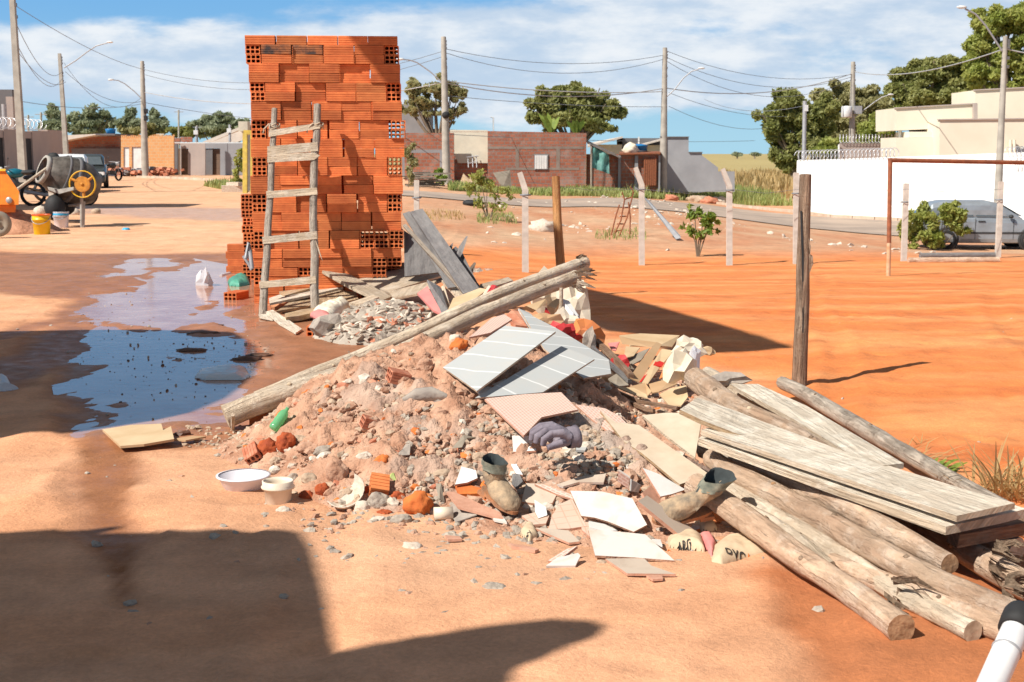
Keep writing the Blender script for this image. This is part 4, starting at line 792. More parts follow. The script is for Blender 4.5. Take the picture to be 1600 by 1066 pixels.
# ------------------------------------------------------------------ buildings
def P_(px, py, d): return D(px, py, d)
def wallbox(name, pl, pr, pt, d, thick, m, parent, zb=None, dr=None, top_r=None, base=-.4, pb=None):
    """upright wall between photo columns pl..pr at depth d (dr at its right end), top at row pt; base sunk in the ground or at row pb"""
    dr = dr or d; a = D(pl, 240, d); b = D(pr, 240, dr); za = D(pl, pt, d).z; zr = D(pr, top_r if top_r is not None else pt, dr).z
    if pb is not None: z0 = D(pl, pb, d).z; z1 = z0
    else: z0 = float(g(a.x, a.y))+base; z1 = float(g(b.x, b.y))+base
    w = MB(); n = Vector((-(b.y-a.y), b.x-a.x, 0)).normalized()*thick
    q = [Vector((a.x, a.y, z0)), Vector((b.x, b.y, z1)), Vector((b.x, b.y, zr)), Vector((a.x, a.y, za))]
    w.prism(q, n); return w.build(name, m, parent)
def house(label, name, px, d, cat='building', group=None):
    b = D(px, 280, d); return thing(name, (b.x, b.y, float(g(b.x, b.y))), label, cat, group)

Mt['band_grey'] = mat('grey brown mortar band', (.27, .225, .19), (.2, .15, .12), scale=2, rough=.95)
# brick house with the shuttered window
h = house('red block house with a small white shuttered window', 'brick_house', 840, 73)
wallbox('wall', 762, 916, 205, 73, .2, 'brickwall', h, dr=73, top_r=208)
w = MB(); a = D(762, 240, 73); z1, z2 = D(0, 205, 73).z, float(g(0, 73))-.4
w.bx(a.x, a.x+.2, a.y+.202, a.y+7, z2, z1-.002); w.bx(D(916, 240, 73).x-.2, D(916, 240, 73).x, a.y+.202, a.y+7, z2, z1-.12); w.bx(a.x, D(916, 240, 73).x, a.y+7, a.y+7.2, z2, z1-.12); w.build('side_wall', 'brickwall', h)
w = MB(); w.bx(a.x+.2, D(916, 240, 73).x-.2, a.y+.21, a.y+6.98, z1-.45, z1-.3); w.build('roof_slab', 'cement', h)
w = MB(); y = a.y-.012
for (l, r_, t_, b_) in ((762, 912, 229, 233), (806, 811, 233, 262), (869, 875, 233, 262), (790, 905, 262, 266), (832, 858, 240.5, 242.5)):
    A = D(l, t_, 73); B = D(r_, b_, 73); w.bx(A.x, B.x, y, y+.02, B.z, A.z)
w.build('concrete_band', 'band_grey', h)
w = MB(); A = D(836, 243, 73); B = D(855, 264, 73); w.bx(A.x-.05, B.x+.05, y-.05, y-.003, B.z-.05, A.z+.05); f = w.build('window', 'cement', h)
w = MB(); w.bx(A.x, B.x, y-.08, y-.051, B.z, A.z)
for i in range(5): xx = A.x+(B.x-A.x)*(i+.5)/5; w.bx(xx-.008, xx+.008, y-.095, y-.08, B.z, A.z)
w.build('shutter', 'door_white', f)
w = MB(); A = D(769, 266, 72.2); B = D(797, 292, 72.2); w.prism([D(770, 270, 72), D(797, 266, 72.6), D(800, 294, 72), D(785, 294, 71.5)], (0, .03, 0)); o = w.build('plywood_sheet', 'card_grey'); tag(o, 'grey broken sheet leaning on the brick house behind the bush', 'sheet'); recenter(o)
# rendered block with the cream face, broken edge
h = house('cream rendered wall with a jagged broken left edge', 'rendered_wall', 730, 74, 'wall')
w = MB(); pts = [(703, 203), (762, 203.5), (762, 255), (716, 255), (712, 246), (709, 240), (710, 235), (708, 232), (709, 212), (703, 211)]
w.prism([D(x, y_, 73.4) for x, y_ in pts], (0, .12, 0)); w.build('render', 'cream', h); wallbox('wall', 700, 761.7, 206, 73.56, .2, 'brickwall', h)
w = MB(); A = D(731, 245, 73.3)
for x0 in (731, 738, 744): p0 = D(x0, 243, 73.2); p1 = D(x0+1, 262, 73.0); w.tube([p0, p1], .03, 6)
w.tube([D(729, 246, 73.1), D(748, 244, 73.1)], .03, 6); w.tube([D(731, 256, 73.1), D(746, 252, 73.1)], .03, 6); o = w.build('metal_rack', 'galv'); tag(o, 'white metal rack leaning against the cream wall', 'rack'); recenter(o)
h = house('long red block wall with a grey band, left of the power pole', 'brick_wall', 665, 72, 'wall'); wallbox('wall', 632, 709.5, 208, 72.6, .2, 'brickwall', h)
w = MB(); A = D(640, 234, 72.58); B = D(700, 239, 72.58); w.bx(A.x, B.x, A.y-.012, A.y+.05, B.z, A.z); A = D(687, 239, 72.58); B = D(694, 262, 72.58); w.bx(A.x, B.x, A.y-.012, A.y+.05, B.z, A.z); w.build('concrete_band', 'cement', h)
h = house('plain grey block gable rising behind the left brick wall', 'grey_house', 650, 86); wallbox('wall', 628, 669, 163, 86, 6, 'cement', h)
wallbox('low_wall', 669.4, 842, 201, 88, .3, 'cement_dark', h, top_r=209)
# low block shed with the tarpaulin lean-to
h = house('low red block shed with a rusty gate, right of the brick house', 'brick_shed', 985, 73); wallbox('wall', 916.5, 1032, 241, 73.3, .2, 'brickwall', h, top_r=241)
w = MB()
for x0, x1 in ((966, 970), (992, 997), (1029, 1032)):
    A = D(x0, 243, 73.2); B = D(x1, 292, 73.2); w.bx(A.x, B.x, A.y-.03, A.y+.1, B.z-.3, A.z)
w.build('concrete_band', 'cement', h)
w = MB(); A = D(1006, 248, 73.15); B = D(1026, 290, 73.15); w.bx(A.x, B.x, A.y-.04, A.y+.03, B.z, A.z)
for i in range(6): xx = A.x+(B.x-A.x)*(i+.5)/6; w.bx(xx-.02, xx+.02, A.y-.06, A.y-.04, B.z, A.z)
w.build('gate', 'rust', h)
w = MB(); w.prism([D(968, 240, 72.9), D(1032, 238.5, 72.9), D(1033, 236.5, 77), D(968, 237, 77)], (0, 0, -.07)); w.build('roof', 'rust', h)
t = house('green tarpaulin hung from the sloping lean-to beside the brick house', 'tarpaulin_lean_to', 935, 72, 'lean-to')
w = MB(); V = []; nxx, nzz = 9, 7
for i in range(nxx):
    for j in range(nzz):
        u = i/(nxx-1); v = j/(nzz-1); x = 925+27*u; yt = 225+18*u; yb = 262+10*u; p = D(x, yt+(yb-yt)*v, 72.4); V.append(p+Vector((0, -.12*math.sin(u*11+v*2)-.05*math.sin(v*9), 0)))
w.add(V, [(i*nzz+j, (i+1)*nzz+j, (i+1)*nzz+j+1, i*nzz+j+1) for i in range(nxx-1) for j in range(nzz-1)], smooth=True); w.build('tarpaulin', 'tarp_green', t)
w = MB(); w.prism([D(917, 222, 72.2), D(969, 245, 72.2), D(967, 243, 76), D(917, 219, 76)], (0, 0, -.08)); w.build('roof', 'roof_dark', t)
w = MB(); w.tube([D(924, 226, 72.3), D(924, 296, 72.3)], .06, 6); w.build('post', 'wood_grey', t)
# blue tank on the shed
b = D(997, 240, 76); t = thing('water_tank', b, 'blue round water tank on the roof of the block shed', 'water tank'); w = MB()
w.lathe([(.01, -.12), (.46, -.12), (.52, .4), (.54, .42), (.54, .46), (.3, .52), (.01, .54)], b, n=20); w.build('tank_body', 'blue_tank', t)
w = MB(); w.lathe([(.545, .1), (.56, .13), (.545, .16)], b, n=20); w.build('band', 'cement_dark', t)
b = D(985, 240, 75); w = MB(); w.ball(b+Vector((0, 0, .2)), .38, 3, amp=.3, ridged=True, sc=(1, .8, .9)); o = w.build('cloth_bundle', 'paper_white'); tag(o, 'pale cloth bundle on the shed roof beside the blue tank', 'bundle'); recenter(o)
# pale houses and the stepped grey wall behind
h = house('pale house with a low pitched roof behind the shed', 'pale_house', 950, 90); wallbox('wall', 930, 972, 226, 90, 5, 'cream', h)
w = MB(); w.prism([D(918, 228, 89), D(973, 213, 89), D(973, 213, 96), D(918, 224, 96)], (0, 0, -.12)); w.build('roof', 'roof', h)
h = house('pale house with a dark gable behind the blue tank', 'pale_house', 1015, 91); wallbox('wall', 972.4, 1033, 216, 90.5, 5, 'cement_dark', h, top_r=216); wallbox('wall', 1000, 1036, 227, 90, .4, 'cream', h)
w = MB(); w.prism([D(994, 228, 89), D(1036, 217, 89), D(1036, 214, 94), D(1000, 224, 94)], (0, 0, -.1)); w.build('roof', 'roof', h)
w = MB(); A = D(997, 214, 89.8); w.bx(A.x, A.x+.1, A.y, A.y+.1, D(0, 228, 89.8).z, A.z); w.build('corner_post', 'door_white', h)
h = house('tall grey rendered wall stepping down to the right toward the field', 'stepped_wall', 1080, 75, 'wall')
w = MB(); pts = [(1032.6, 214), (1076, 214), (1076, 238), (1097, 238), (1097, 243), (1122, 262), (1122, 268), (1148, 268), (1148, 300), (1032.6, 300)]
w.prism([D(x, y_, 74.5) for x, y_ in pts], (0, .2, 0)); w.build('wall', 'cement', h)
w = MB(); w.prism([D(1032, 213.4, 74.4), D(1077, 213.4, 74.4), D(1077, 214.6, 74.4), D(1032, 214.6, 74.4)], (0, .4, 0)); w.prism([D(1076.2, 237.4, 74.4), D(1098, 237.4, 74.4), D(1098, 238.6, 74.4), D(1076.2, 238.6, 74.4)], (0, .4, 0)); w.build('coping', 'cement_dark', h)
w = MB(); p = D(1076, 215, 74.6); w.bx(p.x-.2, p.x, p.y+.21, p.y+6, float(g(p.x, p.y))-.4, p.z); w.build('side_wall', 'cement', h)

# rubbish along the verge
rr = random.Random(5)
for (x, y_, r_, m, lab) in ((1055, 309, .32, 'stone_white', 'white rubbish bag dumped in the verge grass by the power pole'), (1048, 313, .22, 'brick_dusty', 'red lump of rubbish left of the white bag on the verge'), (1072, 313, .28, 'card_grey', 'grey rubbish heap right of the white bag on the verge'), (1090, 316, .3, 'stone_tan', 'tan debris lump farther along the verge'), (1108, 318, .26, 'brick_dusty', 'reddish debris lump near the leaning concrete post'), (1125, 318, .26, 'stone_white', 'pale debris lump at the right end of the verge rubbish')):
    p = gnd(x, y_); w = MB(); w.ball((p.x, p.y, p.z+r_*.4), r_*1.2, 3, amp=.5, freq=2, seed=x*.01, sc=(1.5, 1, .75)); o = w.build('rubbish_lump', m); tag(o, lab, 'rubbish', 'rubbish dumped along the verge'); recenter(o)
for (x, y_, s, lab) in ((655, 291, .7, 'stack of broken boards at the foot of the left brick wall'), (675, 293, .55, 'pile of planks beside the power pole base')):
    p = gnd(x, y_); w = MB()
    for i in range(7): w.box((p.x+rr.uniform(-.5, .5), p.y+rr.uniform(-.3, .3), p.z+.08+i*.09), (rr.uniform(.8, 1.8), .25, .06), rr.uniform(-.5, .5))
    o = w.build('plank_pile', 'wood_grey'); tag(o, lab, 'planks', kind='stuff'); recenter(o)
w = MB(); w.prism([D(716, 292, 70), D(724, 271, 70.6), D(733, 280, 70.4), D(736, 292, 70)], (0, .05, 0)); w.prism([D(728, 293, 69.5), D(736, 274, 70.2), D(748, 282, 70), D(750, 294, 69.5)], (0, .05, 0)); o = w.build('door_leaf', 'wood_tan'); tag(o, 'orange brown door leaves leaning beside the cream wall', 'door'); recenter(o)
# small green tyre-like thing on the lot
p = gnd(738, 322); w = MB(); w.lathe([(.2, 0), (.3, .03), (.33, .1), (.3, .17), (.2, .2), (.17, .1), (.2, 0)], p, n=18); o = w.build('old_tyre', 'rubber'); tag(o, 'old black tyre lying on the lot before the asphalt', 'tyre'); recenter(o)

# white boundary wall with razor wire and the modern house
h = house('long whitewashed boundary wall on the right topped with razor wire', 'boundary_wall', 1250, 62, 'wall')
wallbox('wall', 1246, 1660, 251, 63, .18, 'white_wall', h, dr=50, top_r=236, base=-.6)
A = D(1246, 240, 63); w = MB(); za = D(1246, 251, 63).z; zb_ = float(g(A.x, A.y))-.6; A2 = D(1252, 240, 78); w.prism([Vector((A.x+.05, A.y+.3, zb_)), Vector((A2.x, A2.y, zb_)), Vector((A2.x, A2.y, za)), Vector((A.x+.05, A.y+.3, za))], (.18, -.03, 0)); w.build('side_wall', 'white_wall', h)
def coil(name, a, b, r, turns, rad, parent, m='razor'):
    a = Vector(a); b = Vector(b); t = (b-a).normalized(); n1 = Vector((0, 0, 1)); n2 = t.cross(n1); pts = []; N_ = int(turns*12)
    for i in range(N_+1):
        u = i/N_; th = 2*math.pi*turns*u; pts.append(a.lerp(b, u)+n1*r*math.sin(th)+n2*r*math.cos(th))
    w = MB(); w.tube(pts, rad, 4, cap=0); return w.build(name, m, parent)
coil('razor_wire', D(1247, 243, 63), D(1402, 239, 57.4), .22, 26, .016, h); coil('razor_wire', D(1575, 238, 51.6), D(1640, 236, 50), .2, 10, .016, h)
w = MB()
for x, y0, y1, d in ((1248, 236, 252, 63), (1310, 236, 250, 61), (1385, 236, 250, 59)): w.tube([D(x, y0, d), D(x, y1, d)], .03, 5)
w.build('wire_bracket', 'galv', h)
h = house('darker inner wall with its own razor wire behind the boundary wall', 'inner_wall', 1350, 76, 'wall'); wallbox('wall', 1312, 1402, 224, 76, .2, 'cement_warm', h, base=-.2)
coil('razor_wire', D(1311, 217, 75.9), D(1402, 217, 75.9), .24, 18, .018, h)
w = MB(); w.tube([D(1311, 226, 75.8), D(1311, 250, 75.8)], .06, 6); w.build('post', 'door_white', h)

h = house('pale beige modern house of stepped flat roofed blocks on the right', 'modern_house', 1500, 72)
def blk(pl, pr, pt, pb, d, th, m='beige', nm='wall', dr=None, tr=None, br=None):
    dr = dr or d; w = MB(); q = [D(pl, pb, d), D(pr, pb if br is None else br, dr), D(pr, pt if tr is None else tr, dr), D(pl, pt, d)]; w.prism(q, (0, th, 0)); return w.build(nm, m, h)
blk(1399.5, 1526, 169, 204, 72, 4, tr=162, br=199)
blk(1523.5, 1660, 141, 206, 74, 4, tr=134)
blk(1468, 1660, 187, 262, 70, 3, tr=185)
blk(1400, 1468, 215, 262, 71, 3, tr=215); blk(1421, 1468, 206, 214.8, 71.2, 2.6, tr=206)
blk(1421, 1467.8, 203, 206, 73, .1, 'cement_warm', 'recess')
w = MB(); w.prism([D(1522, 162, 71.7), D(1527.5, 162, 71.7), D(1527.5, 187, 71.7), D(1522, 187, 71.7)], (0, .25, 0)); w.build('downpipe_box', 'cement_warm', h)
w = MB(); w.tube([D(1406.5, 204, 72.5), D(1406.5, 230, 72.5)], .09, 8); w.build('column', 'door_white', h)
w = MB(); q = lambda pl, pr, yl, yr, d: w.prism([D(pl, yl-1, d), D(pr, yr-1, d), D(pr, yr+.8, d), D(pl, yl+.8, d)], (0, .3, 0))
q(1399, 1527, 169, 162, 71.9); q(1523, 1660, 141, 134, 73.9); q(1467, 1660, 187, 185, 69.9); w.build('roof_coping', 'cement_warm', h)
w = MB(); w.tube([D(1579, 219, 69.8), D(1579, 262, 69.8)], .08, 8); w.tube([D(1585, 219, 69.8), D(1585, 262, 69.8)], .08, 8); w.build('gate_post', 'beige', h)
w = MB(); w.prism([D(1589, 232, 69.8), D(1660, 232, 69.8), D(1660, 262, 69.8), D(1589, 262, 69.8)], (0, .05, 0)); w.build('opening', 'cement_dark', h)

# ------------------------------------------------------------------ left side of the street
h = house('pale grey houses wall at the left edge with dark gates and razor wire', 'walled_house', 10, 62)
xw = -24.2; w = MB()
segs = [(54, 57.5, 0), (57.5, 60.5, 1), (60.5, 62.3, 0), (62.3, 64.6, 1), (64.6, 66.4, 0), (66.4, 68.4, 1), (68.4, 71, 0)]
gt = MB()
for a0, a1, k in segs:
    w = MB()
    if k: gt = MB(); gt.bx(xw-.1, xw-.02, a0+.002, a1-.002, -.3, 2.2); gt.build('gate', 'dark', h); w.bx(xw-.16, xw+.02, a0+.001, a1-.001, 2.2, 2.55); w.build('lintel', 'cement_warm', h)
    else: w.bx(xw-.16, xw+.06, a0, a1, -.3, 2.6); w.build('wall', 'cement_warm', h)
coil('razor_wire', (xw, 54, 2.9), (xw, 70, 2.9), .26, 26, .018, h)
h = house('dark grey two storey block at the far left edge', 'grey_block', 8, 70); w = MB(); A = D(-60, 140, 74); B = D(18.6, 140, 74); w.bx(A.x, B.x, A.y, A.y+.6, -.3, A.z); w.build('wall', 'cement_dark', h)
w = MB(); w.bx(B.x-.25, B.x+.12, A.y-.3, A.y-.002, -.3, A.z-.4); w.build('column', 'cement_warm', h); w = MB(); p = D(6, 163, 73); w.tube([p, (p.x, p.y, -.3)], .14, 8); w.build('pipe', 'galv', h)
h = house('brown brick house with a long pale roof behind the concrete mixer', 'brown_brick_house', 125, 96)
wallbox('wall', 62, 190, 222, 96, .2, 'brickwall', h, top_r=211); wallbox('wall', 112, 192, 232, 95.6, .2, 'cement_dark', h)
w = MB(); w.prism([D(68, 213, 94), D(160, 209, 94), D(70, 225, 94)], (0, 5, 0)); w.build('roof', 'roof', h)
w = MB(); w.bx(D(160, 0, 95).x, D(190, 0, 95).x, 94.5, 99, D(0, 212, 95).z, D(0, 209.5, 95).z); w.build('flat_roof', 'cement_dark', h)
w = MB(); w.tube([D(91, 208, 92), D(91, 245, 92)], .09, 6); w.build('pipe', 'door_white', h)
h = house('narrow grey pillar house end between the left wall and the brown house', 'grey_pillar', 70, 84, 'wall'); wallbox('wall', 62, 76, 203, 84, 3, 'cement_warm', h)
b = D(173, 209, 95); t = thing('water_tank', b, 'small dark blue water tank on the brown brick house', 'water tank'); w = MB(); w.lathe([(.01, 0), (.3, 0), (.36, .28), (.36, .33), (.01, .36)], b, n=16); w.build('tank_body', 'blue_tank', t)

h = house('unfinished orange block house with two white doors', 'orange_block_house', 235, 90)
w = MB(); d = 90
def fr(pl, pr, pt, pb, dd=d, th=.2): w.prism([D(pl, pb, dd), D(pr, pb, dd), D(pr, pt, dd), D(pl, pt, dd)], (0, th, 0))
fr(189, 193, 215, 275); fr(202, 206, 215, 275); fr(222.6, 226, 215, 275); fr(193.01, 201.99, 215, 230); fr(206.01, 222.59, 215, 229.5); w.build('wall', 'brickorange', h)
w = MB(); fr(232, 271.6, 213, 275, 89.2); w.build('wall', 'brickorange', h)
w = MB(); fr(226.1, 243, 216, 275, 91.5); w.build('recess_wall', 'brickorange', h)
for x in list(range(189, 226, 3))+list(range(234, 271, 3)):
    w = w if x not in (189, 234) else MB()
    hh = random.Random(x).uniform(.1, .28); p = D(x, 214, 89.4 if x > 230 else 90.1); w.bx(p.x, p.x+.1, p.y+.03, p.y+.13, p.z-.1, p.z+hh*.6)
    if x in (225, 270): w.build('rough_parapet', 'brickorange', h)
w = MB(); fr(193.2, 201.8, 230.2, 272, 90.08, .05); w.build('door', 'door_white', h); w = MB(); fr(206.2, 222.4, 229.7, 272, 90.08, .05); w.build('door', 'door_white', h)
w = MB(); fr(271, 281, 216, 225, 95); fr(282, 300, 214, 222, 99); w.build('rear_wall', 'brickwall', h)
w = MB(); fr(244, 256, 209, 216, 94); w.build('roof_box', 'cream', h)
h = house('grey and pink walled houses with two brown slatted gates', 'gated_houses', 325, 94)
w = MB(); d = 92
fr(281.5, 282.9, 224, 275, 91.7); fr(294.2, 320.5, 224, 275); fr(283, 294.1, 224, 232); w.build('wall', 'cement_warm', h)
w = MB(); fr(320.7, 344, 224, 232); w.build('wall', 'cement', h); w = MB(); fr(344.01, 385, 224, 275); w.build('wall', 'cement', h)
w = MB(); fr(276.5, 294, 232.2, 274, 92.3, .06); w.build('gate', 'gate_brown', h); w = MB(); fr(320.8, 343.9, 232.2, 274, 92.3, .06); w.build('gate', 'gate_brown', h)
w = MB(); fr(272, 277.5, 225, 275, 91.8); fr(320.9, 332, 232.3, 274, 92.1, .05); w.build('side_gate', 'cement_dark', h)
w = MB(); fr(272, 345, 222.5, 224, 91.8, .5); fr(345.1, 390, 222.5, 224, 91.8, .5); fr(294.3, 296, 224.1, 275, 91.85, .1); fr(344.1, 346, 224.1, 275, 91.85, .1); w.build('white_trim', 'door_white', h)
w = MB(); fr(312.5, 315, 259, 264.5, 91.95, .05); w.build('meter_box', 'cement_dark', h)
w = MB(); w.prism([D(316, 222, 97), D(400, 188, 97), D(400, 192, 97), D(330, 222, 97)], (0, 5, 0)); w.prism([D(330, 222.3, 96.8), D(400, 194, 96.8), D(400, 212, 96.8), D(370, 222.3, 96.8)], (0, .1, 0)); w.build('roof', 'roof', h)
w = MB(); w.bx(D(382, 0, 98).x, D(396, 0, 98).x, 97, 98, D(0, 206, 98).z, D(0, 191, 98).z); w.build('chimney_box', 'cream', h)
for x, y0, y1 in ((307, 198, 222), (359, 195, 222)):
    b = D(x, y1, 93); t = thing('antenna_post', b, 'thin pale meter post above the gated houses wall, '+('left one by the first gate' if x < 330 else 'right one before the sloping roof'), 'post', 'meter posts above the gated houses'); w = MB(); w.tube([b, D(x, y0, 93)], .09, 6); w.build('mast', 'galv', t)
    w = MB(); p = D(x-1, y0+9, 92.9); w.box(p, (.28, .2, .3)); w.build('meter', 'door_white', t)
# debris in front of the orange house
for i, (x, y_, r_, m, lab) in enumerate(((190, 266, .4, 'brick_dusty', 'reddish rubble heap left of the white doors'), (215, 266, .45, 'cement', 'grey block rubble heap before the wide white door'), (217, 262, .22, 'brick_dusty', 'stack of red bricks beside the wide white door'), (238, 268, .4, 'brick_dusty', 'rubble heap just right of the third power pole'), (256, 269, .35, 'brick_dusty', 'rubble heap nearest the gated houses'))):
    p = gnd(x, 278); p = D(x, 270, 86.5); p.z = 0; w = MB(); rg = random.Random(i)
    for k in range(26):
        s = rg.uniform(.12, .3); w.box((p.x+rg.gauss(0, .55), p.y+rg.gauss(0, .4), rg.uniform(.05, r_*1.3)), (s*1.5, s, s*.7), Matrix.Rotation(rg.uniform(0, 3), 3, 'Z') @ Matrix.Rotation(rg.uniform(-.6, .6), 3, 'X'))
    o = w.build('rubble_pile', m); tag(o, lab, 'rubble', kind='stuff'); recenter(o)
# yellow posts (gate frame) left of the stack
b = gnd(386, 302); t = thing('yellow_gate_frame', b, 'old yellow steel gate frame standing left of the brick stack', 'gate frame'); dd = depth(b); w = MB()
for x in (383, 395): w.sqtube([D(x, 209, dd), D(x, 303, dd)], .16)
w.sqtube([D(381, 207, dd), D(398, 207, dd)], .16); w.build('frame', 'yellow_old', t)
w = MB(); w.prism([D(385.5, 212, dd+.3), D(392.5, 212, dd+.3), D(392.5, 298, dd+.3), D(385.5, 298, dd+.3)], (0, .04, 0)); w.build('panel', 'roof_dark', t)
for (x, y_, r_) in ((363, 300, .25),):
    p = gnd(x, y_); w = MB(); w.box((p.x, p.y, .12), (.8, .5, .25), .2); w.box((p.x+.1, p.y, .3), (.5, .4, .14), -.3); o = w.build('concrete_blocks', 'stone_white'); tag(o, 'pale concrete blocks at the kerb left of the yellow frame', 'blocks'); recenter(o)

# unseen house slab added left of view, shaped to cast a shadow band
h = thing('added_house', (-16, 34, 0), 'unseen cream house slab added to cast shade across the street', 'house')
w = MB(); w.bx(-24, -13.6, 33.7, 35.6, -.2, 5.6); w.build('wall', 'cream', h); w = MB(); w.bx(-24.2, -13.45, 33.5, 35.8, 5.602, 5.75); w.build('roof_slab', 'cement', h); w = MB(); w.bx(-17, -15.6, 33.64, 33.698, 1.1, 2.3); w.build('window', 'glass', h)

# ------------------------------------------------------------------ poles, lamps, wires
def pole(label, top, basex, d, w0=.13, w1=.19, arm=None, parts=()):
    a = D(top[0], top[1], d); b0 = D(basex, 300, d); zb = float(g(b0.x, b0.y)); t = thing('power_pole', (b0.x, b0.y, zb), label, 'power pole', 'concrete power poles')
    w = MB(); w.tube([(b0.x, b0.y, zb-.4), tuple(a)], [w1*.6, w0*.58], 4, sq=True) if label.startswith('square') else w.tube([(b0.x, b0.y, zb-.4), tuple(a)], [w1*.62, w0*.62], 12)
    w.build('shaft', 'pole', t); ax = a-b0; fit = MB()
    for k in (.04, .07, .10, .2, .28): p = a.lerp(b0, k*.7); fit.box((p.x+.12, p.y-.05, p.z), (.08, .08, .11)); fit.tube([(p.x-.1, p.y, p.z), (p.x+.15, p.y, p.z)], .02, 5)
    fit.build('insulator', 'cement_dark', t)
    if arm:
        pts = [D(x, y, d-.1*i) for i, (x, y) in enumerate(arm)]; w = MB(); w.tube(pts, .035, 6); w.build('lamp_arm', 'galv', t)
        e, f = pts[-1], pts[-2]; dr = (e-f).normalized(); w = MB(); w.ball(e+dr*.15, .2, 2, sc=(1, .5, .32), rot=Matrix(((dr.x, 0, 0), (0, 1, 0), (0, 0, 1))) if False else 0); w.build('lamp_head', 'lamp', t)
    return t, a
pole('square weathered power pole at the far left edge, cut by the top of the photo', (17, -40), 38, 48, .2, .32)
pole('square power pole leaning left with a long lamp arm above the mixer', (93, 84), 107, 79, .2, .36, arm=[(100, 106), (118, 95), (135, 82), (150, 72), (168, 67)])
t, a = pole('slim round power pole before the orange block house with a curved lamp', (222, 96), 228, 86, .2, .42, arm=[(224, 157), (210, 143), (195, 131), (185, 126), (177, 125)])
w = MB(); w.box(D(228, 174, 85.8), (.22, .2, .3)); w.box(D(228, 185, 85.8), (.22, .2, .3)); w.build('junction_box', 'dark', t)
t, a = pole('round power pole right of the brick stack in front of the sparse tree', (693, 58), 698, 67, .2, .36, arm=[(692, 130), (672, 112), (652, 98), (640, 94), (630, 93)])
w = MB(); w.ball(D(696.5, 180, 66.8), .2, 2, sc=(1, 1, .9)); w.build('cable_coil', 'dark', t)
pole('round power pole beside the stepped grey wall with a short lamp', (1039, 75), 1036, 74.5, .2, .4, arm=[(1041, 152), (1054, 140), (1068, 122), (1080, 112), (1092, 108)])
t, a = pole('round power pole carrying a white transformer behind the wall', (1333, 97), 1330, 86, .22, .42, arm=[(1334, 184), (1350, 172), (1366, 160), (1378, 152), (1388, 149)])
w = MB(); c = D(1323, 175, 85.6); w.lathe([(.01, -.36), (.3, -.36), (.34, -.3), (.34, .3), (.3, .36), (.01, .38)], c, n=18); w.build('transformer', 'lamp', t); w = MB(); c = D(1340, 172, 85.8); w.box(c, (.5, .3, .5)); w.build('switch_box', 'galv', t)
pole('slender power pole at the right edge with a tall curved lamp', (1571, 57), 1560, 50, .14, .26, arm=[(1566, 80), (1553, 60), (1540, 40), (1524, 22), (1508, 14)])
p = D(1257, 250, 66); t = thing('antenna_post', (p.x, p.y, float(g(p.x, p.y))), 'thin white post with a small box behind the wall corner', 'post'); w = MB(); w.tube([(p.x, p.y, float(g(p.x, p.y))), D(1257.5, 158, 66)], .1, 8); w.build('mast', 'galv', t); w = MB(); w.box(D(1260, 169, 65.9), (.15, .12, .3)); w.build('box', 'lamp', t)
for i, (x, y0, d, lab) in enumerate(((279, 172, 200, 'thin far power pole above the trees between the orange and gated houses'), (64, 176, 160, 'thin distant pole left of the leaning power pole'), (44, 180, 170, 'shorter distant pole at the left, behind the razor wire'), (308, 196, 220, 'faint distant pole above the gated houses'))):
    b = D(x, 235, d); t = thing('distant_pole', (b.x, b.y, 0), lab, 'power pole', 'far away poles'); w = MB(); w.tube([(b.x, b.y, 0), D(x, y0, d)], .14, 6); w.build('shaft', 'pole', t)
    w = MB(); c = D(x, y0+3, d); w.box(c, (1.4, .1, .1)); w.build('crossarm', 'galv', t)
p = D(771, 204, 90); t = thing('street_lamp', (p.x, p.y, 0), 'tiny pale street lamp above the grey roof edge left of the banana plants', 'street lamp'); w = MB(); w.tube([(p.x, p.y, 0), D(771, 184, 90), D(767, 183, 90)], .05, 5); w.build('post', 'lamp', t)

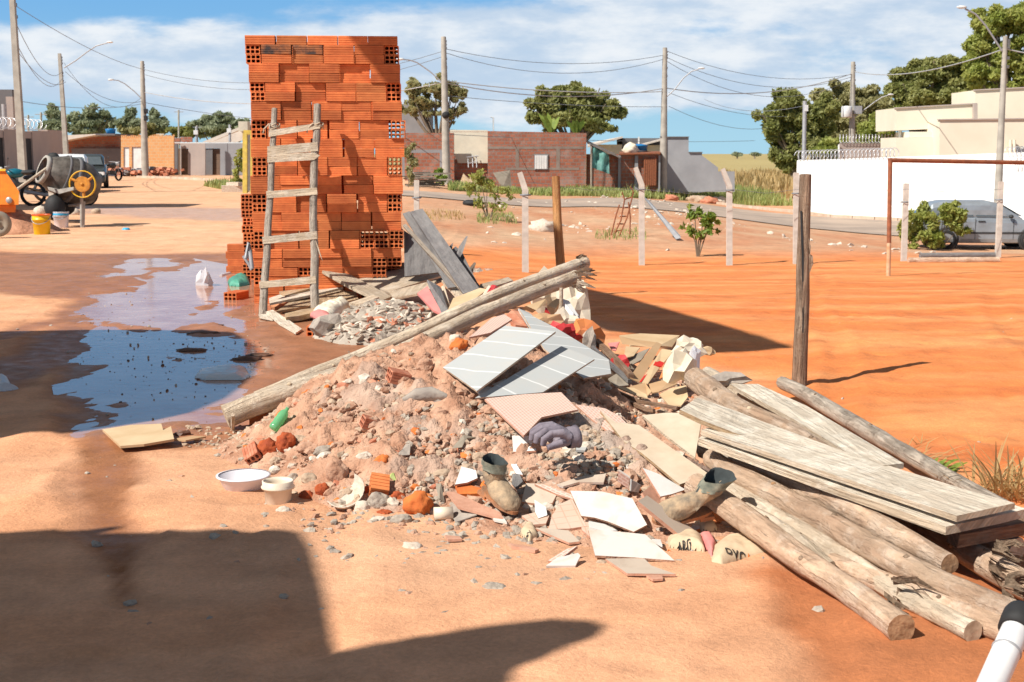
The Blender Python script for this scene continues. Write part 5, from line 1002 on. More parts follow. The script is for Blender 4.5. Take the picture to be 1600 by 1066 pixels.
def wire(label, pts, sag, r=.02, m='wire'):
    w = MB(); path = []
    A = D(*pts[0]); B = D(*pts[1])
    for i in range(17):
        u = i/16; p = A.lerp(B, u); p.z -= sag*4*u*(1-u); path.append(p)
    w.tube(path, r, 4, cap=0); o = w.build('power_line', m); tag(o, label, 'power line', 'overhead power lines'); c = path[0]; me = o.data
    a = np.empty(len(me.vertices)*3); me.vertices.foreach_get('co', a); a = a.reshape(-1, 3)-np.array(c); me.vertices.foreach_set('co', a.ravel()); o.location = c; me.update()
wr = [((22, 30, 48), (97, 112, 79), .9, 'heavy dark cable sagging between the two leftmost power poles, topmost'), ((22, 60, 48), (100, 118, 79), 1.1, 'cable sagging between the two leftmost power poles, below the topmost'), ((24, 75, 48), (103, 128, 79), .6, 'lowest cable between the two leftmost power poles'),
      ((100, 98, 79), (224, 150, 86), 1.5, 'cable sagging deepest from the leaning pole to the round pole by the orange house'), ((102, 112, 79), (224, 158, 86), .7, 'lower cable from the leaning pole to the round pole by the orange house'),
      ((18, 5, 48), (222, 108, 86), .3, 'long cable from the far left pole top to the orange house pole'),
      ((222, 108, 86), (693, 80, 67), 1.2, 'upper cable passing behind the brick stack'), ((223, 116, 86), (694, 88, 67), 1.3, 'second cable passing behind the brick stack'), ((224, 144, 86), (696, 128, 67), .9, 'pale twisted cable passing behind the brick stack'),
      ((224, 160, 86), (640, 190, 100), .6, 'thin service cable falling right from the round pole by the orange house'), ((30, 158, 60), (224, 162, 86), .3, 'thin low cable crossing the street at the far left'),
      ((694, 76, 67), (1039, 86, 74.5), .6, 'topmost cable between the two middle power poles'), ((694, 82, 67), (1039, 92, 74.5), .9, 'second cable between the two middle power poles'), ((698, 127, 67), (1038, 143, 74.5), .25, 'pale thick twisted cable between the two middle power poles'), ((698, 130, 67), (1038, 138, 74.5), .55, 'drooping pale cable just below the thick one between the middle poles'), ((700, 150, 67), (1038, 167, 74.5), .15, 'lowest cable between the two middle power poles'),
      ((1042, 80, 74.5), (1332, 116, 86), .8, 'topmost cable from the stepped wall pole to the transformer pole'), ((1042, 90, 74.5), (1332, 120, 86), 1.1, 'second cable from the stepped wall pole to the transformer pole'), ((1042, 96, 74.5), (1332, 124, 86), 1.5, 'third cable from the stepped wall pole to the transformer pole'), ((1042, 138, 74.5), (1332, 115, 86), .7, 'pale twisted cable from the stepped wall pole to the transformer pole'),
      ((1045, 145, 74.5), (1230, 182, 95), .4, 'dark cable running from the stepped wall pole into the trees'), ((1045, 166, 74.5), (1200, 200, 100), .5, 'thin cable from the stepped wall pole fading before the trees'),
      ((1335, 112, 86), (1568, 77, 50), .5, 'pale thick cable from the transformer pole to the right edge pole'), ((1571, 76, 50), (1700, 78, 50), .2, 'pale cable leaving the photo from the right edge pole'), ((1258, 165, 66), (1100, 155, 90), .5, 'thin cable reaching left from the post at the white wall corner'), ((700, 220-10, 67), (1180, 220, 110), .2, 'thin low cable above the sheds toward the field')]
for a, b, s, lab in wr: wire(lab, (a, b), s, .014 if 'pale' not in lab else .024, 'wire_pale' if 'pale' in lab else 'wire')

# ------------------------------------------------------------------ fence posts on the lot
FL = [('first bent concrete post from the left, right of the stack', 821, 428, 270, 812, 1), ('second bent concrete post, right of the round wooden stake', 1003, 417, 262, 993, 1), ('third bent concrete post, right of the mango sapling', 1140, 416, 264, 1129, 1),
      ('straight concrete post half hidden behind the tall wooden post', 1244, 414, 270, 1244, 0), ('straight concrete post standing before the bush by the silver car', 1412, 410, 287, 1416, 0), ('straight concrete post standing before the silver car door', 1559, 404, 284, 1564, 0), ('short pale concrete post showing above the leaning dark planks', 651, 395, 282, 651, 0)]
for lab, bx_, by_, ty, tx, bent in FL:
    b = gnd(bx_, by_); d = depth(b); t = thing('concrete_post', b, lab, 'fence post', 'concrete fence posts along the lot'); w = MB(); r_ = .062
    if bent:
        k = D(bx_-.5, ty+27, d); e = D(tx, ty, d); w.tube([b-Vector((0, 0, .2)), k, e], [r_*1.15, r_*1.05, r_*.85], 4, sq=True)
    else: w.tube([b-Vector((0, 0, .2)), D(tx, ty, d)], [r_*1.1, r_], 4, sq=True)
    w.build('shaft', 'concrete', t)
    w = MB(); p = D(bx_+(tx-bx_)*.3 if not bent else bx_, by_-(by_-ty)*.83+8, d); w.lathe([(.075, -.012), (.085, 0), (.075, .012)], p, n=8); w.build('wire_tie', 'wire', t)
# strand of fence wire
for i in range(len(FL)-2):
    order = [0, 1, 2, 3, 4, 5]; A = FL[order[i]]; B = FL[order[i+1]] if i < 5 else None
    if B is None: break
    a = gnd(A[1], A[2]); b = gnd(B[1], B[2]); w = MB(); w.tube([a+Vector((0, -.07, 1.35)), (a+b)/2+Vector((0, -.07, 1.28)), b+Vector((0, -.07, 1.35))], .0035, 4, cap=0); o = w.build('fence_wire', 'wire'); tag(o, 'thin wire strand between the '+['first and second', 'second and third', 'third and fourth', 'fourth and fifth', 'fifth and sixth'][i]+' concrete posts counted from the left', 'fence wire', 'wire strands of the lot fence'); recenter(o)
# wooden posts
b = gnd(1250, 607); d = depth(b); t = thing('wooden_post', b, 'tall cracked brown wooden post standing in the orange lot', 'post'); w = MB()
path = [b-Vector((0, 0, .25))]+[D(x, y, d) for x, y in ((1249, 600), (1251, 540), (1254, 470), (1254, 420), (1256, 370), (1257, 320), (1258, 273))]
w.tube(path, [.05, .048, .044, .043, .041, .039, .037, .036], 14, amp=.16, seed=3); w.build('shaft', 'wood_post', t)
w = MB(); w.prism([D(1262, 395, d-.03), D(1270, 400, d-.03), D(1271, 412, d-.03), D(1263, 432, d-.03)], (0, .04, 0)); w.prism([D(1263, 372, d-.04), D(1267, 385, d-.04), D(1266, 398, d-.04)], (0, .03, 0)); w.build('splinter', 'wood_post', t)
w = MB(); w.prism([D(1251, 330, d-.038), D(1253, 400, d-.042), D(1254, 520, d-.045), D(1255.5, 520, d-.045), D(1256, 400, d-.042), D(1253, 330, d-.038)], (0, .01, 0)); w.build('crack', 'dark', t)
b = atz(880, 500, -.02); b = D(879, 470, 14.6); b.z = float(g(b.x, b.y)); d = depth(b); t = thing('wooden_post', b, 'round reddish wooden stake standing behind the log tips', 'post'); w = MB()
w.tube([b-Vector((0, 0, .2)), D(876, 420, d), D(871, 345, d), D(868, 276, d)], [.05, .049, .047, .045], 14, amp=.12, seed=8, capmi=1); w.build('shaft', ['wood_rust', 'log_end'], t)
# goal frame of rusty pipe
b = gnd(1388, 433); d = depth(b); t = thing('goal_frame', b, 'rusty pipe goal frame standing on the orange lot at the right', 'goal'); w = MB(); r_ = .034
w.tube([D(1391, 250, d), D(1389, 380, d)], r_, 10); w.build('upright', 'rust', t); w = MB(); w.tube([D(1389, 379, d), b-Vector((0, 0, .1))], r_*.98, 10); w.build('upright_foot', 'rust_pale', t)
w = MB(); w.tube([D(1389, 250.5, d), D(1750, 257, d+1.2)], r_, 10); w.build('crossbar', 'rust', t); w = MB(); w.tube([D(1750, 257, d+1.2), Vector((D(1750, 257, d+1.2).x, D(1750, 257, d+1.2).y, -1.1))], r_, 10); w.build('upright', 'rust', t)
# rusty ladder frame and gutter by the second post
w = MB(); dd = depth(gnd(965, 372))
for p in ([(957, 372), (970, 345), (976, 312), (972, 300)], [(966, 373), (980, 340), (990, 300), (985, 292)], [(984, 370), (985, 340), (982, 316)], [(955, 368), (963, 335), (968, 320)]): w.tube([D(x, y, dd-i*.04) for i, (x, y) in enumerate(p)], .018, 5)
for a_, b_ in (((960, 362), (970, 360)), ((964, 350), (975, 350)), ((968, 338), (981, 338)), ((972, 325), (985, 324)), ((975, 312), (988, 308))): w.tube([D(*a_, dd), D(*b_, dd)], .016, 5)
o = w.build('rusty_trellis', 'rust'); tag(o, 'bent rusty metal frame leaning by the second bent concrete post', 'trellis'); recenter(o)
w = MB(); w.prism([D(1008, 312, dd), D(1014, 316, dd), D(1064, 372, dd-1.2), D(1056, 374, dd-1.2)], (0, .12, .05)); o = w.build('metal_gutter', 'galv'); tag(o, 'grey metal gutter leaning from the second bent post to the ground', 'gutter'); recenter(o)
for px, py, L, W_, m, lab in ((1502, 404, .95, .1, 'wood_dark', 'dark plank lying on the lot before the silver car'), (1492, 412, 1.0, .1, 'log_tan', 'pale stick lying just nearer than the dark plank on the lot')):
    p = gnd(px, py); w = MB(); w.tube([(p.x-L*.85, p.y, p.z+.05), (p.x+L*.85, p.y+.15, p.z+.05)], W_*.6, 8, amp=.1); o = w.build('plank' if 'plank lying' in lab else 'stick', m); tag(o, lab, 'timber'); recenter(o)
p = gnd(848, 362); w = MB(); w.ball((p.x, p.y, p.z+.08), .3, 3, amp=.35, seed=2, sc=(1.3, 1, .7)); o = w.build('rock', 'stone_white'); tag(o, 'big pale stone on the lot left of the wooden stake', 'stone'); recenter(o)

# ------------------------------------------------------------------ vehicles
def hatchback(label, loc, rz, paint, L=3.9, W_=1.6, Ht=1.42):
    t = thing('parked_car', loc, label, 'car', 'parked cars'); t.rotation_euler = (0, 0, rz); t['localparts'] = 1
    # local: +x is the front, y across, z up
    def loft(st, name, m):
        w = MB(); ring = []
        for x, z0, z1, hw, hw2 in st:
            r_ = min(.12, (z1-z0)*.35); pts = [(x, -hw*.96, z0), (x, -hw, z0+r_), (x, -hw, (z0+z1)*.5), (x, -hw*.985, z1-r_), (x, -hw2, z1), (x, 0, z1+.015), (x, hw2, z1), (x, hw*.985, z1-r_), (x, hw, (z0+z1)*.5), (x, hw, z0+r_), (x, hw*.96, z0)]
            ring.append(pts)
        V = [p for r_ in ring for p in r_]; n = len(ring[0]); F = [(i*n+j, (i+1)*n+j, (i+1)*n+(j+1) % n, i*n+(j+1) % n) for i in range(len(ring)-1) for j in range(n)]
        F += [tuple(range(n)), tuple(range((len(ring)-1)*n, len(ring)*n))[::-1]]; w.add(V, F, smooth=False); o = w.build(name, m, t)
        bv = o.modifiers.new('b', 'BEVEL'); bv.width = .03; bv.segments = 2; bv.limit_method = 'ANGLE'; bv.angle_limit = R(25); return o
    h = W_/2
    loft([(-L/2, .35, .82, h*.86, h*.8), (-L/2+.12, .24, .95, h*.96, h*.88), (-L/2+.5, .2, .97, h, h*.93), (-.3, .2, .93, h, h*.94), (.7, .2, .91, h, h*.94), (1.05, .2, .88, h*.99, h*.9), (L/2-.35, .22, .76, h*.95, h*.82), (L/2-.1, .26, .66, h*.88, h*.74), (L/2, .36, .56, h*.8, h*.7)], 'body', paint)
    loft([(-L/2+.1, .9, .98, h*.88, h*.8), (-L/2+.42, .9, Ht-.08, h*.84, h*.7), (-L/2+.8, .9, Ht, h*.85, h*.69), (.05, .9, Ht, h*.86, h*.7), (.32, .9, Ht-.07, h*.86, h*.72), (1.0, .85, .92, h*.88, h*.84)], 'cabin', paint)
    # glass
    for s in (-1, 1):
        for (a, b, c, d_) in (((-L/2+.5, 1.0), (-.42, .98), (-.42, Ht-.13), (-L/2+.72, Ht-.15)), ((-.34, .98), (.72, .96), (.22, Ht-.16), (-.34, Ht-.13))):
            w = MB(); q = []
            for (x, z) in (a, b, c, d_): k = (z-.9)/(Ht-.9); yy = h*(.868-(.868-.715)*max(0, k)**1.6)+.006; q.append(Vector((x, s*yy, z)))
            w.prism(q, (0, -s*.012, 0)); w.build('side_window', 'glass', t)
    w = MB(); w.prism([Vector((.42, -h*.66, Ht-.13)), Vector((.42, h*.66, Ht-.13)), Vector((.97, h*.78, .96)), Vector((.97, -h*.78, .96))], (-.01, 0, -.01)); o = w.build('windscreen', 'glass', t); o.location = (.03, 0, .03)
    w = MB(); w.prism([Vector((-L/2+.38, -h*.62, Ht-.16)), Vector((-L/2+.38, h*.62, Ht-.16)), Vector((-L/2+.12, h*.7, 1.02)), Vector((-L/2+.12, -h*.7, 1.02))], (.01, 0, 0)); o = w.build('rear_window', 'glass', t); o.location = (-.02, 0, .0)
    for x in (-1.2, 1.22):
        for s in (-1, 1):
            w = MB(); w.lathe([(.2, -.09), (.29, -.09), (.3, -.06), (.3, .06), (.29, .09), (.2, .09)], (x, s*(h-.08), .29), (0, s, 0), 22); wl = w.build('wheel', 'rubber', t)
            w = MB(); w.lathe([(.01, .07), (.07, .085), (.09, .06), (.17, .07), (.2, .092), (.205, .08)], (x, s*(h-.08), .29), (0, s, 0), 22)
            for k in range(6): a = k*math.pi/3; w.box((x+.12*math.cos(a), s*(h-.01), .29+.12*math.sin(a)), (.13, .012, .03), Matrix.Rotation(-a, 3, 'Y'))
            w.build('rim', 'galv', wl)
            w = MB(); w.lathe([(.3, 0), (.36, .0), (.36, .012), (.3, .012)], (x, s*(h-.002), .31), (0, s, 0), 22); w.build('wheel_arch', 'trim', t)
    for s in (-1, 1):
        w = MB(); w.box((L/2-.14, s*h*.68, .62), (.16, .3, .13), s*-.35); w.build('headlight', 'lamp', t)
        w = MB(); w.box((-L/2+.06, s*h*.8, .82), (.1, .14, .26), s*.2); w.build('tail_light', 'red_lamp', t)
        w = MB(); w.ball((.62, s*(h+.05), .98), .1, 2, sc=(.7, .9, .6)); w.build('mirror', 'trim', t)
        w = MB(); w.box((-.2, s*(h*1.0+.004), .84), (.2, .02, .03)); w.build('door_handle', 'trim', t)
        w = MB(); w.box((.1, s*(h+.004), .5), (2.0, .016, .05)); w.build('side_strip', 'trim', t)
        w = MB(); w.box((-.38, s*(h+.001), .62), (.012, .008, .62)); w.box((.72, s*(h+.001), .6), (.012, .008, .58)); w.build('door_seam', 'trim', t)
    w = MB(); w.box((L/2-.02, 0, .36), (.14, W_*.84, .16)); w.box((-L/2+.03, 0, .4), (.14, W_*.88, .2)); w.build('bumper', 'trim', t)
    w = MB(); w.box((-L/2+.01, 0, .78), (.03, .42, .12)); w.build('number_plate', 'lamp', t)
    return t
p = gnd(1528, 389); hatchback('dusty silver hatchback parked side on before the white wall', (p.x+.15, p.y+.3, p.z), R(-3), 'car_silver', L=4.0)
p = gnd(1660, 401); hatchback('dark car cut off by the right edge of the photo', (p.x+1.75, p.y-.3, p.z), R(20), 'car_grey')
hatchback('white hatchback parked on the street behind the concrete mixer', (-17.0, 52, 0), R(-74), 'car_white')
hatchback('dark hatchback parked just beyond the white one', (-18.3, 58.5, 0), R(-74), 'car_dark')

def motorbike(label, loc, rz, m, sc=1.0):
    t = thing('motorcycle', loc, label, 'motorcycle', 'parked motorcycles'); t.rotation_euler = (0, 0, rz); t.scale = (sc,)*3; t['localparts'] = 1
    for x in (-.62, .64):
        w = MB(); w.lathe([(.24, -.05), (.3, -.045), (.32, 0), (.3, .045), (.24, .05)], (x, 0, .31), (0, 1, 0), 22); wl = w.build('wheel', 'rubber', t); w = MB(); w.lathe([(.22, -.02), (.24, -.03), (.24, .03), (.22, .02)], (x, 0, .31), (0, 1, 0), 22); w.lathe([(.001, -.05), (.05, -.05), (.05, .05), (.001, .05)], (x, 0, .31), (0, 1, 0), 10)
        for k in range(8): a = k*math.pi/4; w.tube([(x+.04*math.cos(a), 0, .31+.04*math.sin(a)), (x+.23*math.cos(a), 0, .31+.23*math.sin(a))], .006, 4)
        w.build('rim', 'galv', wl)
    w = MB(); w.tube([(-.62, .08, .31), (-.1, .08, .4), (.3, .04, .75)], .03, 6); w.tube([(-.62, -.08, .31), (-.1, -.08, .4), (.3, -.04, .75)], .03, 6); w.box((.02, 0, .42), (.34, .22, .28)); w.build('frame', 'trim', t)
    w = MB(); w.ball((.16, 0, .82), .26, 2, sc=(1.1, .55, .55)); w.ball((-.55, 0, .72), .24, 2, sc=(1.3, .5, .35)); w.ball((.64, 0, .6), .22, 2, sc=(1, .35, .3)); w.build('body', m, t)
    w = MB(); w.ball((-.25, 0, .84), .3, 2, sc=(1.4, .45, .26)); w.build('seat', 'trim', t)
    w = MB(); w.tube([(.64, .06, .31), (.42, .06, .95)], .022, 6); w.tube([(.64, -.06, .31), (.42, -.06, .95)], .022, 6); w.tube([(.32, -.34, 1.02), (.42, -.1, 1.0), (.42, .1, 1.0), (.32, .34, 1.02)], .018, 6); w.build('fork', 'galv', t)
    w = MB(); w.ball((.56, 0, .9), .11, 2); w.build('headlight', 'lamp', t)
    w = MB(); w.tube([(.35, .3, 1.02), (.3, .34, 1.2)], .008, 4); w.ball((.3, .35, 1.24), .06, 1, sc=(.3, 1, .7)); w.build('mirror', 'trim', t)
    w = MB(); w.tube([(.1, -.14, .28), (-.35, -.16, .3), (-.8, -.16, .38)], .045, 8); w.build('exhaust', 'galv', t); return t
p = gnd(52, 330); motorbike('dark blue motorcycle parked in the shade behind the orange bin', (p.x-.4, p.y+3.2, 0), R(12), 'car_grey', 1.1)
Mt['teal'] = mat('teal paint', (.01, .14, .2), (.008, .1, .15), rough=.3)
p = gnd(80, 325); motorbike('teal motorcycle parked behind the concrete mixer drum', (p.x-2.4, p.y+4.5, 0), R(195), 'teal', 1.05)
p = gnd(174, 283); motorbike('small black motorcycle beyond the parked cars', (p.x, p.y, 0), R(70), 'trim')

# ------------------------------------------------------------------ concrete mixer, buckets, orange bin
b = gnd(128, 357); d = depth(b); t = thing('concrete_mixer', b, 'concrete mixer with a grey drum and a yellow ring wheel on the street', 'concrete mixer')
ax = (D(143, 292, d+.5)-D(80, 268, d)).normalized(); c = D(112, 282, d+.35); Q = lambda u: c+ax*u; w = MB()
w.lathe([(.25, -.56), (.28, -.54), (.44, -.2), (.45, .1), (.43, .28), (.3, .5), (.05, .56), (.001, .56)], c, ax, 28); w.lathe([(.25, -.56), (.22, -.52), (.4, -.18), (.4, .1), (.02, .4)], c, ax, 28); w.build('drum', 'steel', t)
w = MB(); w.lathe([(.452, -.04), (.47, -.03), (.47, .03), (.452, .04)], c, ax, 28); w.lathe([(.43, -.23), (.445, -.22), (.445, -.19), (.43, -.18)], c, ax, 28); w.build('drum_band', 'cement_dark', t)
w = MB(); w.lathe([(.24, -.62), (.29, -.62), (.29, -.54), (.25, -.52)], c, ax, 28); w.build('drum_mouth', 'steel_grey', t)
rc = D(129, 288, d-.25); ra = Vector((-.05, -1, .05)); w = MB(); w.lathe([(.245, -.02), (.265, -.02), (.265, .02), (.245, .02), (.245, -.02)], rc, ra, 32); w.build('ring_wheel', 'yellow', t)
w = MB(); w.lathe([(.001, .03), (.15, .03)], rc, ra, 24, smooth=False); w.lathe([(.15, .03), (.15, -.02)], rc, ra, 24); w.lathe([(.001, .05), (.03, .045), (.03, .03)], rc, ra, 12)
for k in range(3): a = k*2.094+.6; u = Vector((math.cos(a), 0, math.sin(a))); w.tube([rc+u*.12, rc+u*.25], .03, 6)
w.build('wheel_hub', 'hub_orange', t)
w = MB(); w.tube([D(127, 275, d-.12), D(128, 357, d)], .035, 8); w.tube([D(131, 315, d), D(130, 357, d)], .03, 8); w.tube([D(92, 300, d+.1), D(95, 350, d+.2)], .035, 8); w.tube([D(128, 320, d), D(92, 322, d+.5)], .03, 6); w.tube([D(128, 346, d+.5), D(92, 346, d+.5)], .04, 6); w.build('stand', 'steel_grey', t)
w = MB(); w.prism([D(74, 292, d-.1), D(90, 296, d-.2), D(115, 292, d-.3), D(115, 297, d-.3), D(92, 303, d-.2), D(76, 297, d-.1)], (0, .2, 0)); w.build('yoke', 'steel_grey', t)
w = MB(); w.prism([D(76, 272, d), D(84, 268, d+.1), D(82, 290, d), D(86, 306, d), D(84, 318, d), D(77, 312, d), D(74, 290, d)], (.02, .1, 0)); w.build('splash_plate', 'stone_white', t)
w = MB(); w.ball(D(101, 322, d+.4), .22, 2, sc=(1, .8, .9)); w.ball(D(86, 325, d), .3, 2, sc=(.7, .6, .9)); w.build('motor_housing', 'rubber', t)
w = MB(); w.tube([D(27, 296, d-1), D(83, 256, d)], .03, 8); 
o = w.build('wooden_stick', 'log_pale'); tag(o, 'long pale wooden stick propped between the orange bin and the mixer', 'stick'); recenter(o)
w = MB(); w.ball(D(84, 247, d+.6), .11, 2, amp=.3, sc=(1.2, .8, 1)); o = w.build('black_cloth', 'rubber'); tag(o, 'black cloth bundle on the top edge of the mixer drum', 'cloth'); o.parent = None; recenter(o)

def bucket(name, label, px, wpx, hpx, m, rim, band=None):
    b = gnd(*px); k = depth(b)/FPX; r_ = wpx*k/2; h = hpx*k; t = thing(name, b, label, 'bucket'); w = MB()
    w.lathe([(.001, 0), (r_*.82, 0), (r_*.86, .01), (r_*.97, h*.72), (r_*1.02, h*.73), (r_*1.02, h*.78), (r_*.98, h*.79), (r_, h*.96)], b, n=28); w.lathe([(r_*.96, h*.96), (r_*.82, .02), (.001, .02)], b, n=28); w.build('body', m, t)
    w = MB(); w.lathe([(r_*.95, h*.95), (r_*1.05, h*.95), (r_*1.05, h), (r_*.95, h), (r_*.95, h*.95)], b, n=28); w.build('rim', rim, t)
    if band: w = MB(); w.lathe([(r_*.985, h*.78), (r_*1.035, h*.79), (r_*1.035, h*.9), (r_*.99, h*.91)], b, n=28); w.build('label_band', band, t)
    w = MB(); w.tube([b+Vector((r_*math.cos(a)*1.05, -r_*math.sin(a)*.9-.01, h*.9-.35*h*math.sin(a))) for a in np.linspace(0, math.pi, 12)], .006, 5); w.build('wire_handle', 'galv', t); return t
bucket('bucket', 'yellow bucket with an orange red rim on the street', (66, 368), 28, 33, 'plastic_yellow', 'plastic_red')
bucket('bucket', 'white bucket with a blue band beside the yellow one', (96, 357), 24, 26, 'plastic_white', 'plastic_white', 'plastic_blue')
d = 24.4; t = thing('steel_bin', D(10, 345, d), 'orange steel bin cut off by the left edge, standing on red earth', 'bin'); w = MB()
w.prism([D(-60, 266, d), D(8, 267, d), D(30, 300, d), D(29, 320, d), D(-60, 320, d)], (-.25, .6, 0)); w.build('shell', 'orange', t)
w = MB(); w.prism([D(-60, 320.5, d+.1), D(25, 320.5, d+.1), D(24, 332, d+.1), D(-60, 332, d+.1)], (-.25, .5, 0)); w.build('base_frame', 'orange', t); w = MB(); w.prism([D(-60, 264.5, d-.04), D(9, 264.5, d-.04), D(8, 267.5, d-.04), D(-60, 267.5, d-.04)], (-.25, .65, 0)); w.build('top_rim', 'yellow', t)
w = MB(); w.lathe([(.001, .02), (.05, .02), (.06, 0)], D(14, 313, d-.02), (0, -1, 0), 14); w.build('latch', 'galv', t)
b = D(-3, 350, 23); w = MB(); w.lathe([(.001, -.05), (.1, -.05), (.12, -.07), (.18, -.08), (.22, -.04), (.22, .04), (.18, .08), (.12, .07), (.1, .05), (.04, .05), (.035, .09), (.001, .09)], b, (.3, -1, 0), 22); o = w.build('old_tyre', 'card_grey'); tag(o, 'dusty wheel at the left edge below the orange bin', 'wheel'); recenter(o)
p = gnd(64, 348); 
for (x, y, r_, m, lab) in ((64, 335, .14, 'stone_white', 'round pale stone behind the yellow bucket'), (116, 337, .12, 'stone_white', 'pale stone under the mixer stand'), (150, 335, .1, 'stone_tan', 'tan stone on the street right of the mixer')):
    p = gnd(x, y); w = MB(); w.ball((p.x, p.y, p.z+r_*.6), r_, 2, amp=.25, seed=x, sc=(1.2, 1, .9)); o = w.build('stone', m); tag(o, lab, 'stone'); recenter(o)
p = gnd(197, 361); w = MB(); w.lathe([(.001, 0), (.07, 0), (.08, .03), (.05, .06), (.001, .06)], p, n=16); o = w.build('blue_puck', 'plastic_blue'); tag(o, 'small turquoise plastic disc lying on the street', 'plastic disc'); recenter(o)

# ------------------------------------------------------------------ bricks
def brick_mesh(name, m, L=.281, W_=.14, Hh=.0862):
    bm = bmesh.new(); t = .009; prof = []
    # outline in (y,z) with shallow grooves on the long faces
    def side(a, b, n, gd, nrm):
        pts = []; a = Vector(a); b = Vector(b); nrm = Vector(nrm)
        for i in range(n):
            u0 = (i+.12)/n; u1 = (i+.88)/n; um = (i+1)/n
            pts += [a.lerp(b, u0), a.lerp(b, u1)]
            if i < n-1: pts += [a.lerp(b, u1+.02/n)-nrm*gd, a.lerp(b, (i+1.1)/n)-nrm*gd]
        return pts
    hy, hz = W_/2, Hh
    prof = side((-hy, 0), (hy, 0), 5, .0035, (0, -1))+side((hy, 0), (hy, hz), 4, .0048, (1, 0))+side((hy, hz), (-hy, hz), 5, .0035, (0, 1))+side((-hy, hz), (-hy, 0), 4, .0048, (-1, 0))
    holes = []; cw = (W_-4*t)/3; ch = (Hh-3*t)/2
    for i in range(3):
        for j in range(2):
            y0 = -hy+t+i*(cw+t); z0 = t+j*(ch+t); c = .006; holes.append([(y0+c, z0), (y0+cw-c, z0), (y0+cw, z0+c), (y0+cw, z0+ch-c), (y0+cw-c, z0+ch), (y0+c, z0+ch), (y0, z0+ch-c), (y0, z0+c)])
    def loop(pts, x): return [bm.verts.new((x, p[0], p[1])) for p in pts]
    for sx in (-1, 1):
        x = sx*L/2; ed = []
        for pts in [prof]+holes:
            vs = loop(pts, x)
            ed += [bm.edges.new((vs[i], vs[(i+1) % len(vs)])) for i in range(len(vs))]
        bmesh.ops.triangle_fill(bm, edges=ed, use_beauty=True, normal=(sx, 0, 0))
    for pts, inv in [(prof, False)]+[(h_, True) for h_ in holes]:
        a = loop(pts, -L/2); b = loop(pts, L/2); n = len(pts)
        for i in range(n):
            j = (i+1) % n; q = (a[i], a[j], b[j], b[i]); bm.faces.new(q[::-1] if inv else q)
    me = bpy.data.meshes.new(name); bm.to_mesh(me); bm.free(); me.materials.append(Mt[m]); me.polygons.foreach_set('use_smooth', [False]*len(me.polygons)); me.update(); return me
BM = {k: brick_mesh('brick', k) for k in ('brick', 'brick_orange', 'brick_burnt')}
ORD = ['', 'first', 'second', 'third', 'fourth', 'fifth', 'sixth', 'seventh', 'eighth', 'ninth', 'tenth', 'eleventh', 'twelfth', 'thirteenth', 'fourteenth', 'fifteenth', 'sixteenth', 'seventeenth', 'eighteenth', 'nineteenth', 'twentieth']+['twenty '+k for k in ('first', 'second', 'third', 'fourth', 'fifth', 'sixth', 'seventh', 'eighth', 'ninth')]
def put_brick(M4, label, group, kind='brick'):
    o = bpy.data.objects.new('hollow_brick', BM[kind]); COL.objects.link(o); o.matrix_world = M4; tag(o, label, 'brick', group); return o
rb = random.Random(3)
